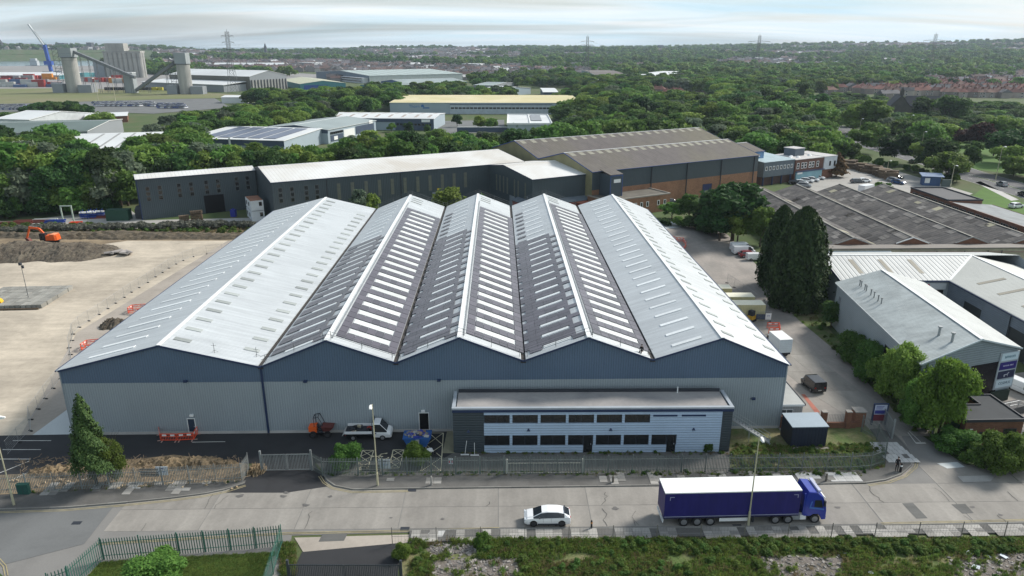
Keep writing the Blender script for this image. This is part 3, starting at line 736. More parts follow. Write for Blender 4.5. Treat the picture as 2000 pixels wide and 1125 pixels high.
# front doors, floodlights, wall lights
FF=Matrix(((1,0,0,0),(0,0,-1,-.001),(0,1,0,0),(0,0,0,1)))
door(MW,FF,14.35,1.0,2.2,mat('dark_blue_door',(.03,.05,.08),rough=.4))
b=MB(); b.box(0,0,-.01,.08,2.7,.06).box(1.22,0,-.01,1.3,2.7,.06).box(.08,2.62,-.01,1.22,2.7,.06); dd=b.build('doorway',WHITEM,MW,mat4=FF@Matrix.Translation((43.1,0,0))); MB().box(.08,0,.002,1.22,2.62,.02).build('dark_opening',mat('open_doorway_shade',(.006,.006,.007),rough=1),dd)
for x,z in ((15.0,7.35),(29.5,7.2),(45.8,7.2),(84.9,4.3),(15.1,2.7),(43.7,3.0)):
    MB().box(-.22,-.34,-.12,.22,-.06,.12).box(-.05,-.08,-.2,.05,0,-.05).build('floodlight',BLUETRIM if z>4 else WHITEM,MW,loc=(x,0,z))
b=MB()
for x in (4.,11.,22.,25.5): b.tube((x,.6+(x%3)*.3,vz[0]+1.2),(x+.1,.9,vz[0]+3.2),.03,4)
# aerial on bay one
for (x,y) in ((18.6,.8),(23.2,2.0)):
    i=0; z=lerp(rz_[0],vz[1],(x-rx[0])/(vx[1]-rx[0])); m=MB(); m.tube((0,0,0),(0,0,1.3),.03,5).tube((-.3,0,1.0),(.3,0,1.0),.02,4).tube((0,0,.4),(.35,.3,0),.02,4).tube((0,0,.4),(-.35,.3,0),.02,4); m.build('aerial',DSTEEL,MW,loc=(x,y,z+.1))

# ---------------- two storey office block at the front ----------------
oa=fit((889,788),(1431,786),6.2)
OB=thing('office_block','low flat roofed office clad in pale blue and charcoal boards','office block',(-6.95,74.75,0),R(.55))
OW,OL,OH=32.9,4.35,5.75
DKB=mat('charcoal_boarding',(.050,.066,.078),rough=.5,var=.08,stripe=('z',.33,.03,.4))
DKBy=DKB
LBB=mat('pale_blue_boarding',(.42,.54,.69),rough=.45,var=.07,stripe=('z',.33,.03,.3))
FELT=mat('grey_roof_felt',(.33,.315,.305),rough=.9,var=.25,scale=.22,fine=2,col2=(.25,.245,.245))
MB().box(0,0,0,OW,OL,OH).build('wall',DKB,OB)
MB().box(.45,.45,OH+.005,OW-.45,OL,OH+.09).build('roof_deck',FELT,OB)
for q in ((-.08,-.1,OW+.08,.32),(-.08,.33,.32,OL),(OW-.32,.33,OW+.08,OL)): MB().box(q[0],q[1],OH+.02,q[2],q[3],OH+.24).build('parapet',mat('parapet_capping',(.36,.40,.44),rough=.45),OB)
MB().box(.45,OL-.14,OH+.095,OW-.45,OL-.02,OH+.5).build('upstand',DARKTRIM,OB)
MB().box(-.05,-.14,OH-.32,OW+.05,-.005,OH+.018).build('fascia',BLUETRIM,OB)
# pale boarding built in strips between and around the window openings
x0,x1=3.65,OW-1.25; zs=[(.0,1.02),(2.42,4.0),(5.12,5.42)]; 
for a,b_ in zs: 
    if a==0: continue
    MB().box(x0,-.13,a,x1,-.004,b_).build('pale_boarding',LBB,OB)
PW=3.07; n0=8
xs=[x0+.06+i*3.30 for i in range(8)]
for lvl,(za,zb) in enumerate(((1.02,2.42),(4.0,5.12))):
    nn=6 if lvl==1 else 7
    for i in range(nn): 
        xx=xs[i]
        wd=2.95
        if lvl==0 and i in (3,6):
            window(OB,FF,xx,za+.02,1.75,zb-za-.04,1,1,DARKTRIM,GLASS,t=.05,proud=.03)
            door(OB,FF,xx+1.8,1.1,zb-.05,GLASS,DARKTRIM)
        else: window(OB,FF,xx,za+.02,wd,zb-za-.04,2,1,DARKTRIM,GLASS,t=.05,proud=.03)
        nx=xs[i+1] if i<nn-1 else x1
        if i<nn-1: MB().box(xx+wd+.02,-.13,za,nx-.02,-.004,zb).build('pale_boarding',LBB,OB)
        else: MB().box(xx+wd+.02,-.13,za,x1,-.004,zb).build('pale_boarding',LBB,OB)
    if lvl==1:
        for q in (0,1): MB().box(xs[6]+q*3.35-.0,-.15,4.82,xs[6]+q*3.35+2.85,-.135,5.06).build('louvre_strip',BLUETRIM,OB)
seg=[(x0,xs[3]+1.8),(xs[3]+2.9,xs[6]+1.8),(xs[6]+2.9,x1)]
for a,b_ in seg: MB().box(a,-.13,.05,b_,-.004,1.02).build('pale_boarding',LBB,OB)
for x in (8.9,18.6,28.4,1.8): 
    b=MB(); b.loft([[(-.2,-.30,-.12),(.2,-.30,-.12),(.2,-.14,-.12),(-.2,-.14,-.12)],[(-.05,-.2,.16),(.05,-.2,.16),(.05,-.14,.16),(-.05,-.14,.16)]]); b.build('wall_light',BLUETRIM,OB,loc=(x,0,3.15 if x>2 else 3.0))
b=MB()
for x in (27.2,): b.tube((x,3.9,OH+.1),(x,3.9,OH+.9),.08,6)
b.build('roof_vent',WHITEM,OB)
# side lean-to along the right flank
SE=thing('side_annexe','long low flat roofed lean-to along the right flank of the big warehouse','annexe',(*mwP(LX+.05,.8),0),R(1.1))
MB().box(0,0,0,3.0,76,2.85).build('wall',mat('pale_grey_cladding',(.42,.44,.44),rough=.5,stripe=('x',.3,.03,.2)),SE)
MB().box(-.0,-.15,2.86,3.15,76.1,3.02).build('roof_deck',mat('grey_felt_annexe',(.36,.37,.36),rough=.8,var=.2,scale=.3),SE)
MB().box(3.16,-.15,2.80,3.26,76.1,3.08).build('gutter',DARKTRIM,SE)
MB().box(0,-.2,2.74,3.1,-.155,3.04).build('fascia',WHITEM,SE)
f=Matrix(((1,0,0,0),(0,0,-1,-.001),(0,1,0,0),(0,0,0,1)))
window(SE,f,.1,.05,1.7,2.2,2,1,WHITEM,mat('dull_door_glass',(.10,.12,.13),rough=.3),name='entrance_door')
MB().box(-.2,-1.5,0,3.0,-.05,.18).build('entrance_step',CONC,SE)
# fire escape stair on the right front, grey steel
FS=thing('fire_escape','grey steel fire escape stair beside the right end of the office annexe','staircase',(26.6,77.6,0),R(-14))
b=MB(); 
for s_ in (0,1.0): b.beam((0,s_,2.9),(4.9,s_,.2),.05,.18); b.tube((0,s_,3.8),(4.9,s_,1.1),.025,4)
b.build('stringer',STEEL,FS); 
for i in range(13): MB().box(i*.38,0,2.8-i*.212,i*.38+.3,1,2.84-i*.212).build('tread',STEEL,FS)
for x,z in ((0,3.8),(2.4,2.5),(4.8,1.1)): MB().tube((x,0,0),(x,0,z),.035,5).tube((x,1,0),(x,1,z),.035,5).build('post',STEEL,FS)
# ---------------- helpers to read positions on a wall ----------------
def wallxz(o,an,px,py):
    """where the line of sight through a photo point meets the vertical wall starting at o, running along an"""
    x=(px-1000)/FPX; y=-(py-562.5)/FPX; r=Vector((x,_c+y*_s,-_s+y*_c)); n=Vector((-math.sin(an),math.cos(an),0)); O=Vector((o[0],o[1],0))-Vector((0,0,CH))
    t=O.dot(n)/r.dot(n); p=r*t+Vector((0,0,CH)); d=Vector((math.cos(an),math.sin(an),0))
    return ((p-Vector((o[0],o[1],0))).dot(d),p.z)
def off(o,an,x,y): return (o[0]+math.cos(an)*x-math.sin(an)*y,o[1]+math.sin(an)*x+math.cos(an)*y,0)
A30=R(29.8)
SLATE=mat('slate_blue_cladding',(.060,.080,.092),rough=.55,var=.12,scale=.08,stripe=('x',.5,.03,.25))
SLATEY=mat('slate_blue_cladding_side',(.060,.080,.092),rough=.55,var=.12,scale=.08,stripe=('y',.5,.03,.25))
SLATES=(SLATE,SLATEY)
WROOF=mat('chalky_white_roof',(.66,.665,.65),rough=.6,col2=(.52,.49,.44),scale=.045,stripe=('x',1.0,.02,.08))
BROOF=mat('weathered_brown_roof',(.112,.100,.096),rough=.9,col2=(.135,.125,.085),scale=.02,fine=1.2,fvar=.22,stripe=('x',1.1,.02,.10),streak=(.6,.06,1))
YCLAD=mat('faded_yellow_cladding',(.33,.30,.16),rough=.7,var=.25,scale=.3,stripe=('y',.6,.04,.5))
BLU=mat('mid_blue_cladding',(.12,.24,.42),rough=.5,var=.1,scale=.1,stripe=('x',.6,.03,.2))
TRL=mat('aged_translucent_panel',(.145,.15,.12),rough=.5,var=.3,scale=.8)
TRF=mat('aged_panel_frame',(.10,.11,.11),rough=.6)
# K2: long white roofed warehouse
K2o=G(530,357,11.3); K2a=R(28.3); K2W=77.5
K2=shed('long_warehouse','long slate blue warehouse with a chalky white roof, behind the zigzag roofed warehouse','warehouse',K2o,K2a,K2W,27,11.3,13.0,ridge='x',wall=SLATES,roof=WROOF,fr=.66,over=.2,trim=BLUETRIM)
F2=face_frame('f',K2W,27)
for px in (548,571,599,620):
    x,_=wallxz(K2o,K2a,px,380); 
    for k in range(3): window(K2,F2,x-.55,5.6+k*1.45,1.1,1.25,1,1,TRF,GLASS,t=.1)
for px in (661,688,715,741,766,791,816,840,864,887,909):
    x,_=wallxz(K2o,K2a,px,360); window(K2,F2,x-.5,5.0,1.05,4.6,1,4,TRF,TRL,t=.05)
for px in (638,783): x,_=wallxz(K2o,K2a,px,360); MB().tube((x,-.1,.2),(x,-.1,11),.12,6).build('downpipe',DARKTRIM,K2)
x,_=wallxz(K2o,K2a,856,385); door(K2,F2,x-2,4.2,4.6,mat('roller_shutter_grey',(.23,.26,.30),rough=.5,stripe=('z',.12,.02,.25)),DARKTRIM,handle=False)
MB().box(x-.3,-.1,5.0,x+.3,-.02,5.55).build('warning_sign',mat('yellow_sign',(.6,.42,.05)),K2)
# K1: lower flank on the left with dark doorway
K1o=G(265,351,11.3); K1a=R(29.5); K1W=31.5
K1=shed('flank_warehouse','left end bay of the slate blue warehouse, with a black open doorway','warehouse',K1o,K1a,K1W,9,11.3,11.9,ridge='x',wall=SLATES,roof=WROOF,over=.2)
F1=face_frame('f',K1W,9)
for px in (289,313,351,375,405,428,465,486):
    x,_=wallxz(K1o,K1a,px,375)
    for k in range(3): window(K1,F1,x-.55,5.1+k*1.4+ (px-289)*.004,1.1,1.2,1,1,TRF,GLASS,t=.1)
xa,_=wallxz(K1o,K1a,401,410); xb,_=wallxz(K1o,K1a,441,410)
d_=MB().box(0,0,-.01,.12,5.3,.06).box(xb-xa-.12,0,-.01,xb-xa,5.3,.06).box(.12,5.18,-.01,xb-xa-.12,5.3,.06).build('doorway',DARKTRIM,K1,mat4=F1@Matrix.Translation((xa,0,0)))
MB().box(.12,0,.003,xb-xa-.12,5.18,.02).build('dark_opening',MC['open_doorway_shade'],d_)
MB().tube((.05,-.08,0),(.05,-.08,11),.14,6).build('downpipe',BLUETRIM,K1)
# K3: corner block
K3o=G(1040,351,10.6); K3W=21.5
K3=shed('corner_block','slate blue corner block with a low white roof and tall slit windows in its side','warehouse',K3o,R(30),K3W,29.5,10.6,12.4,ridge='x',wall=SLATES,roof=WROOF,over=.2,fr=.55)
FL=face_frame('l',K3W,29.5)
for q in (3.2,7.2,9.4,13.6,15.9,18.1,20.2): window(K3,FL,29.5-q-1,4.2,.8,4.9,1,4,TRF,TRL,t=.05)
door(K3,FL,16.5,3.4,4.2,MC['roller_shutter_grey'],DARKTRIM,handle=False)
MB().slab([(-2.,-3,3.6),(K3W,-3,3.6),(K3W,0,4.3),(-2.,0,4.3)],(0,0,.12)).build('canopy_roof',mat('blue_grey_canopy',(.13,.16,.19)),K3)
MB().slab([(-2.3,-3,3.6),(-2.3,8,3.6),(0,8,4.3),(0,-3,4.3)],(0,0,.12)).build('canopy_roof',MC['blue_grey_canopy'],K3)
RED=mat('dull_red_wall',(.26,.06,.045),var=.2)
MB().box(-1.9,-2.8,0,-.1,8,3.5).box(10,-2.8,0,K3W-1,-.1,3.5).build('red_wall',RED,K3)
MB().box(13,-6,0,20,-2.9,3.4).build('red_shed_wall',RED,K3); MB().box(12.8,-6.2,3.41,20.2,-2.8,3.5).build('red_shed_roof',mat('terracotta_roof',(.38,.12,.07)),K3)
# K4: twin brown roofs
K4o=(23.1,205.8,0)
zB=ZH((15.8,218.4),299); zA=ZH((-1.5,243),265)
K4=shed('front_hall','front bay of brown roofed factory, slate cladding over orange brick, yellow gable','factory',K4o,A30,67.8,29,11.7,zB,ridge='x',wall=(SLATE,SLATEY),endcap=YCLAD,roof=BROOF,over=.3,fr=.5,plinth=None,rl=(20,.80,.97,1.7),rlm=mat('old_rooflight',(.26,.25,.20),rough=.7,var=.3),trim=mat('blue_trim',(.05,.09,.24)))
for c in kids(K4):
    if c.name.startswith('roof_slope.') or c.name=='roof_slope': pass
MB().box(-.0,-.10,0,67.8,-.02,6.4).build('brick_wall',BRICKO,K4)
MB().box(67.81,-.05,0,67.9,29,6.4).build('brick_wall',BRICKO,K4)
for px in (1272,1341,1407,1470):
    x,_=wallxz(K4o,A30,px,340); MB().tube((x,-.2,.2),(x,-.2,11.6),.16,6).build('downpipe',DARKTRIM,K4)
F4=face_frame('f',67.8,29); x,_=wallxz(K4o,A30,1380,370); door(K4,F4@Matrix.Translation((0,0,.11)),x-2,4,4.2,mat('navy_door',(.02,.03,.10)),DARKTRIM,handle=False)
O5=off(K4o,A30,0,29.0)
K5=shed('rear_hall','rear bay of the brown roofed factory with a long white ridge and yellow gable','factory',O5,A30,83,31,11.7,15.75,ridge='x',wall=(SLATE,SLATEY),endcap=YCLAD,roof=BROOF,over=.3,fr=.5,rl=(20,.80,.97,1.7),rlm=MC['old_rooflight'],trim=MC['blue_trim'])
O6=G(1483,296,11.0)
K6=shed('blue_end_bay','small bright blue end bay with brown roof at the factory corner','factory',off(O6,A30,-13,0),A30,15.5,17,11.0,13.0,ridge='x',wall=(BLU,BLU),roof=BROOF,over=.2,trim=MC['blue_trim'])
sg=MB().box(10.5,-.12,9.2,13.5,-.03,10.1).build('sign_board',WHITEM,K6)
# stair tower in front
TW=thing('stair_tower','square slate blue tower with a small sloping roof against the long brick factory wall','tower',off(K4o,A30,2.6,-5.2),A30)
MB().box(0,0,0,4.4,5.1,11.2).build('wall',mat('slate_tower_cladding',(.06,.08,.095),rough=.55,var=.1),TW); MB().slab([(-.1,-.1,11.25),(4.5,-.1,11.25),(4.5,5.1,12.2),(-.1,5.1,12.2)],(0,0,.12)).build('roof',BROOF,TW)
b=MB(); b.box(-.03,-.05,0,.2,-.005,11.2).box(4.2,-.05,0,4.42,-.005,11.2).box(.2,-.05,10.9,4.2,-.005,11.2); b.build('corner_trim',MC['blue_trim'],TW)
s_=MB().box(1.2,-.10,9.0,3.6,-.055,10.0).build('sign_board',WHITEM,TW)
# brick office lean-to
BA=off(K4o,A30,-1.5,-9.5); BAN=thing('brick_annexe','low orange brick annexe with small white windows in front of the brown roofed factory','annexe',BA,A30)
MB().box(0,0,0,23,9.4,4.9).build('wall',BRICKO,BAN); MB().box(.3,.3,4.91,22.7,9.35,4.97).build('roof_deck',mat('mossy_felt',(.13,.12,.10),var=.4),BAN)
b=MB(); b.box(-.05,-.05,4.9,23.05,.28,5.25).box(-.05,.29,4.9,.28,9.4,5.25).box(22.72,.29,4.9,23.05,9.4,5.25); b.build('parapet',mat('stone_coping',(.34,.31,.27)),BAN)
Ff=face_frame('f',23,9.4)
for x in (7.5,9.7,11.9,14.1,18.2,20.6): window(BAN,Ff,x,2.0,.95,1.5,1,1,WHITEM,GLASS,t=.16)
# grey and brick offices beyond
O7=(86.5,246.3,0)
OF=thing('grey_office','grey clad office wing with a row of small white framed windows and pale roof','office',O7,A30)
OFW=15.3
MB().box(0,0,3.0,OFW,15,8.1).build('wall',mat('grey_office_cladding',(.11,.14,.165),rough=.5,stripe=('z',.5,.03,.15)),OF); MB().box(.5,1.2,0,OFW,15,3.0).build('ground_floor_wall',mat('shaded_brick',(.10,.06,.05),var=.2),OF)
MB().slab([(-.1,-.1,8.11),(OFW+.1,-.1,8.11),(OFW+.1,15,9.0),(-.1,15,9.0)],(0,0,.12)).build('roof',mat('pale_blue_roof',(.33,.42,.45),rough=.5),OF)
Ff=face_frame('f',OFW,15)
for i in range(8): window(OF,Ff,.8+i*1.82,5.3,1.0,1.35,1,1,WHITEM,GLASS,t=.16)
for i in range(4): MB().box(.3+i*4.6,.1,0,.7+i*4.6,.5,3.0).build('column',BLUETRIM,OF)
O8=off(O7,A30,OFW+.1,-.4); OG=thing('brick_office','brown brick and white office with a flat roof and large white framed windows','office',O8,A30)
MB().box(0,0,0,15,13,7.9).build('wall',mat('brown_brick',(.15,.075,.055),var=.2,brick=(.45,.15,.012)),OG); MB().box(15.01,-.3,3.4,22,13,8.0).build('white_wall',mat('pale_render',(.50,.54,.57)),OG); MB().box(15.5,.3,0,21.5,12.5,3.4).build('ground_floor_wall',BRICK,OG)
MB().box(-.1,-.1,7.91,15,13.1,8.05).box(15,-.4,8.02,22.1,13.1,8.16).build('roof_deck',mat('pale_deck',(.48,.47,.46)),OG); MB().box(6.5,6,8.06,11.5,11,10.6).build('plant_room',mat('plant_room_cladding',(.12,.15,.18)),OG); MB().box(6.3,5.8,10.61,11.7,11.2,10.8).build('plant_roof',MC['pale_deck'],OG)
for x,y in ((1.6,4),(4.5,6),(5.2,3.5),(12.6,4.5)): MB().loft([[(x+1.0*math.cos(t),y+.7*math.sin(t),8.06) for t in np.linspace(0,6.28,9)[:-1]],[(x+.5*math.cos(t),y+.35*math.sin(t),8.6) for t in np.linspace(0,6.28,9)[:-1]]]).build('rooflight_dome',WHITEM,OG)
Ff=face_frame('f',15,13)
for x in (.3,2.6,4.2,6.6,8.2,10.7): window(OG,Ff,x+.5,4.7,1.25,2.1,1,2,WHITEM,GLASS,t=.16)
for x in (2.8,5.4): window(OG,Ff@Matrix.Translation((15,0,.3)),x,4.6,.9,1.7,1,1,DARKTRIM,GLASS,t=.1)
MB().box(.4,-.6,0,14,-.05,3.6).build('glazed_entrance',mat('pale_blue_glazing',(.20,.36,.42),rough=.2),OG); MB().box(.4,-.9,3.61,15,-.05,3.9).build('entrance_canopy',BLUETRIM,OG)
MB().box(.8,-.66,2.9,3.4,-.61,3.5).build('sign_board',WHITEM,OG)
# ---------------- brown multi-gable workshops on the right ----------------
DSHEET=mat('old_cement_sheet_roof',(.070,.066,.066),rough=.95,col2=(.135,.125,.115),scale=.45,fine=2.5,fvar=.35,stripe=('y',1.05,.03,.15),streak=(.06,.55,1))
PATCH=[mat('cement_sheet_tone_a',(.165,.155,.145),rough=.95,var=.25,orand=.35,stripe=('y',1.05,.03,.15)),mat('cement_sheet_tone_b',(.06,.056,.055),rough=.95,var=.25,orand=.3),mat('cement_sheet_tone_c',(.33,.31,.22),rough=.9,var=.2,orand=.25)]
BW=12.95; BL=62.5
fr_=[G(1668,465,7.05),G(1787,465,7.05),G(1906,464,7.05),G(2010,462,7.05)]
bs=thing('gabled_workshop','row of brown cement roofed workshops with four parallel ridges and small brick gables','workshop',(fr_[0].x-BW/2,149.0,0),R(1.4))
rp_=random.Random(3)
psh=MB().box(-.52,0,0,.52,1.7,.03).mesh('roof_sheet',None or PATCH[0]); 
pshm=[MB().box(-1.04,0,0,1.04,1.95,.03).mesh('roof_sheet',m_) for m_ in PATCH]
for i in range(4):
    x0=i*BW
    for (xa,xb,k) in ((x0,x0+BW/2,0),(x0+BW,x0+BW/2,1)):
        s_=MB().slab([(xa,-.2,4.75),(xa,BL,4.75),(xb,BL,7.0),(xb,-.2,7.0)],(0,0,.08)).build('roof_slope',DSHEET,bs)
        # replaced and weathered sheets, each its own piece
        npt=34
        for q in range(npt):
            y=rp_.uniform(1,BL-1); y=.5+round(y/1.05)*1.05; v=rp_.choice((0.02,.29,.56,.72)); r_=rp_.random(); m_=pshm[0] if r_<.55 else pshm[1] if r_<.9 else pshm[2]
            put('roof_sheet',m_,s_,mat4=slope_mat((lerp(xa,xb,v),y,lerp(4.75,7.0,v)+.085+.004*(q%4)),(0,-1,0) if k==0 else (0,1,0),(xb-xa,0,2.25)))
    MB().beam((x0+BW/2,-.3,7.13),(x0+BW/2,BL,7.13),.42,.08).build('ridge_cap',mat('lichened_ridge',(.25,.24,.21),var=.3),bs)
    MB().poly([(x0,-.15,0),(x0+BW,-.15,0),(x0+BW,-.15,4.75),(x0+BW/2,-.15,7.0),(x0,-.15,4.75)]).build('gable_wall',BRICK,bs)
    MB().poly([(x0,BL,0),(x0+BW,BL,0),(x0+BW,BL,4.75),(x0+BW/2,BL,7.0),(x0,BL,4.75)]).build('gable_wall',BRICK,bs)
    b=MB(); h_=3.6; b.beam((x0+BW/2-h_,-.32,7.05-h_*.348),(x0+BW/2,-.32,7.1),.1,.22).beam((x0+BW/2,-.32,7.1),(x0+BW/2+h_,-.32,7.05-h_*.348),.1,.22); b.build('verge_board',mat('grey_verge_board',(.30,.30,.29)) if i!=1 else WHITEM,bs)
MB().poly([(0,0,0),(0,BL,0),(0,BL,4.8),(0,0,4.8)]).poly([(4*BW,0,0),(4*BW,BL,0),(4*BW,BL,4.8),(4*BW,0,4.8)]).build('side_wall',BRICK,bs)
# parapet and flat strip in front of the gables
MB().box(-3,-3.2,0,4*BW,-.4,5.35).build('front_block_wall',mat('cream_block_wall',(.42,.38,.28),var=.3,scale=.6),bs); MB().box(-3,-3.4,5.36,4*BW-1,-.38,5.6).build('front_coping',mat('dirty_coping',(.20,.18,.16)),bs)
for x in (23,29,34,37,43): MB().tube((x,-3.5,5.0),(x,-3.5,3.2),.1,5).build('outlet_pipe',DARKTRIM,bs)
MB().tube((16,-3.5,4.8),(50,-3.5,4.6),.07,5).build('pipe_run',mat('pink_pipe',(.30,.16,.15)),bs)
# glazed canopy in front
cn=thing('glazed_canopy','long translucent canopy roof with louvred edge in front of the brick gables','canopy',(65.5,143.2,0),R(1))
MB().slab([(0,-.0,4.4),(14.5,0,4.4),(14.5,2.6,5.0),(0,2.6,5.0)],(0,0,.06)).build('roof',mat('canopy_sheet',(.50,.55,.57),var=.15,scale=.4),cn)
b=MB(); [b.box(.1+i*.5,-.05,3.6,.35+i*.5,0,4.38) for i in range(28)]; b.build('louvre',mat('blue_louvre',(.10,.16,.30)),cn,kind='stuff'); MB().box(0,.1,0,14.5,.2,4.3).build('wall',mat('canopy_wall',(.28,.29,.28)),cn)
# flat roofed brick range on the far right
E1=thing('brick_range','long brick range with a flat dark roof and strip windows beside the gabled workshops','workshop',(119.0,163,0),R(1.5))
MB().box(0,28.7,0,9.5,47,6.2).build('wall',BRICK,E1); MB().box(0,-6,0,.25,28.6,6.2).build('wall',BRICK,E1); MB().box(.3,29,6.21,9.4,46.7,6.3).build('roof_deck',mat('dark_felt',(.075,.075,.08),var=.2,scale=.1),E1)
MB().box(-.1,29,6.2,.25,47.1,6.6).box(9.4,29,6.2,9.7,47.1,6.6).box(.25,46.8,6.2,9.4,47.1,6.6).box(.25,28.7,6.2,9.7,29,6.6).build('parapet',DARKTRIM,E1)
MB().slab([(.26,-6,5.9),(12.5,-6,5.0),(12.5,28.6,5.0),(.26,28.6,5.9)],(0,0,.1)).build('roof_slope',mat('streaked_grey_roof',(.20,.22,.23),rough=.7,var=.3,scale=.3,streak=(1.2,.06,1)),E1)
MB().box(12.3,-6,0,12.4,28.6,5.2).box(0,-6,0,12.3,-5.9,6).build('low_wall',BRICK,E1)
Fl=face_frame('l',9.5,47)
for i in range(14): window(E1,Fl,1.5+i*3.2,4.4,2.6,1.0,3,1,mat('grimy_frame',(.30,.30,.28)),GLASS,t=.08)
# ---------------- R2: L-shaped pale ribbed sheds ----------------
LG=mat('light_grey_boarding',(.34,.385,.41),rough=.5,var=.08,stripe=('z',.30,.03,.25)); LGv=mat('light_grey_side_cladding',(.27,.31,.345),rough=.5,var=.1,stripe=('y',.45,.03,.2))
NAVYB=mat('dark_navy_boarding',(.03,.04,.06),rough=.5)
R2X=mat('ribbed_pale_roof',(.50,.515,.505),rough=.55,var=.12,scale=.15,stripe=('x',.85,.05,.30))
R2Y=mat('ribbed_pale_roof_arm',(.47,.48,.45),rough=.55,var=.12,scale=.15,stripe=('y',.5,.03,.16))
zr2=8.4
LS=thing('ribbed_shed','L-shaped shed with a pale ribbed roof on the right, behind the grey gabled unit','industrial unit',(58.7,121.6,0))
def wq(name,m,*qs,parent=None):
    b=MB(); [b.poly(q) for q in qs]; return b.build(name,m,parent)
WQ=37.3; LQ=18; yr=9
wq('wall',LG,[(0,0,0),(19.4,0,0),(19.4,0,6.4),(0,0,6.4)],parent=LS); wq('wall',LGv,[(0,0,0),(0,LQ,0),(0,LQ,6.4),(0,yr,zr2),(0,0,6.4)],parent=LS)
wq('wall',LG,[(WQ,0,0),(WQ,LQ,0),(WQ,LQ,6.4),(WQ,yr,zr2),(WQ,0,6.4)],[(0,LQ,0),(WQ,LQ,0),(WQ,LQ,6.4),(0,LQ,6.4)],parent=LS)
sf=MB().slab([(-.2,-.2,6.38),(19.6,-.2,6.38),(28.4,yr,zr2),(-.2,yr,zr2)],(0,0,.1)).build('roof_slope',R2X,LS)
MB().slab([(-.2,LQ+.2,6.38),(WQ+.2,LQ+.2,6.38),(WQ+.2,yr,zr2),(-.2,yr,zr2)],(0,0,.1)).build('roof_slope',R2X,LS)
ax=19.4; AWd=18; yb=-42
sa=MB().slab([(ax-.2,yb,6.36),(ax+9,yb,zr2-.03),(ax+9,yr-.1,zr2-.03),(ax-.2,-.2,6.36)],(0,0,.1)).build('roof_slope',R2Y,LS)
MB().slab([(ax+AWd+.2,yb,6.36),(ax+9,yb,zr2-.03),(ax+9,yr-.1,zr2-.03),(ax+AWd+.2,yr,6.36)],(0,0,.1)).build('roof_slope',R2Y,LS)
wq('wall',mat('blue_grey_boarding',(.20,.235,.285),rough=.5,stripe=('z',.33,.03,.25)),[(ax,yb,0),(ax,0,0),(ax,0,6.4),(ax,yb,6.4)],parent=LS)
wq('wall',LG,[(ax+AWd,yb,0),(ax+AWd,0,0),(ax+AWd,0,6.4),(ax+AWd,yb,6.4)],[(ax,yb,0),(ax+AWd,yb,0),(ax+AWd,yb,6.4),(ax+9,yb,zr2),(ax,yb,6.4)],parent=LS)
b=MB(); b.beam((-.2,yr,zr2+.13),(ax+9,yr,zr2+.13),.4,.06); b.build('ridge_cap',WHITEM,LS); MB().beam((ax+9,yb,zr2+.1),(ax+9,yr-.2,zr2+.1),.4,.06).build('ridge_cap',WHITEM,LS)
MB().beam((ax,0,6.52),(ax+8.8,yr-.2,zr2+.12),.45,.05).build('valley_flashing',WHITEM,LS)
b=MB(); b.beam((-.2,-.3,6.3),(ax,-.3,6.3),.16,.2).beam((ax-.3,-.3,6.3),(ax-.3,yb,6.3),.16,.2).beam((-.3,-.2,6.4),(-.3,yr,zr2),.1,.3); b.build('gutter',BLUETRIM,LS)
for x in (4.6,10.1,15.6): MB().box(-.4,0,0,.4,5.2,.04).build('rooflight',mat('brown_rooflight',(.29,.27,.22),rough=.7),sf,mat4=slope_mat((x,2.2,6.38+.12+2.02*2.2/9),(1,0,0),(0,9,2.02)))
for y in (-4,-9.5,-15.5,-21): MB().box(-.4,0,0,.4,4.6,.04).build('rooflight',MC['brown_rooflight'],sa,mat4=slope_mat((ax+2.4,y,6.36+.12+.227*2.4),(0,-1,0),(9,0,2.02)))
F=face_frame('f',ax,LQ)
d_=MB().box(10.4,.0,.01,18.6,4.6,.05).build('dark_opening',MC['open_doorway_shade'],LS,mat4=F)
MB().box(9.3,4.75,.02,18.9,5.9,.12).build('sign_board',mat('pale_sign',(.55,.58,.60)),LS,mat4=F)
put('sign_lettering',text_mesh('PD',.9,NAVYB),LS,mat4=F@Matrix.Translation((14.2,5.35,.13))); MB().tube((15.6,5.35,.12),(15.6,5.35,.15),.42,12).build('sign_emblem',mat('sign_red',(.5,.03,.08)),LS,mat4=F)
Fr=Matrix(((0,0,-1,ax),(-1,0,0,0),(0,1,0,0),(0,0,0,1)))
for u in (5.2,17): 
    d_=MB().box(0,0,.02,4.6,4.4,.06).build('roller_shutter',mat('dark_shutter',(.035,.04,.045),rough=.5,stripe=('z',.15,.02,.2)),LS,mat4=Fr@Matrix.Translation((u,0,0)))
MB().tube((ax-.2,-17,.0),(ax-.2,-17,6.3),.09,6).build('downpipe',DARKTRIM,LS)
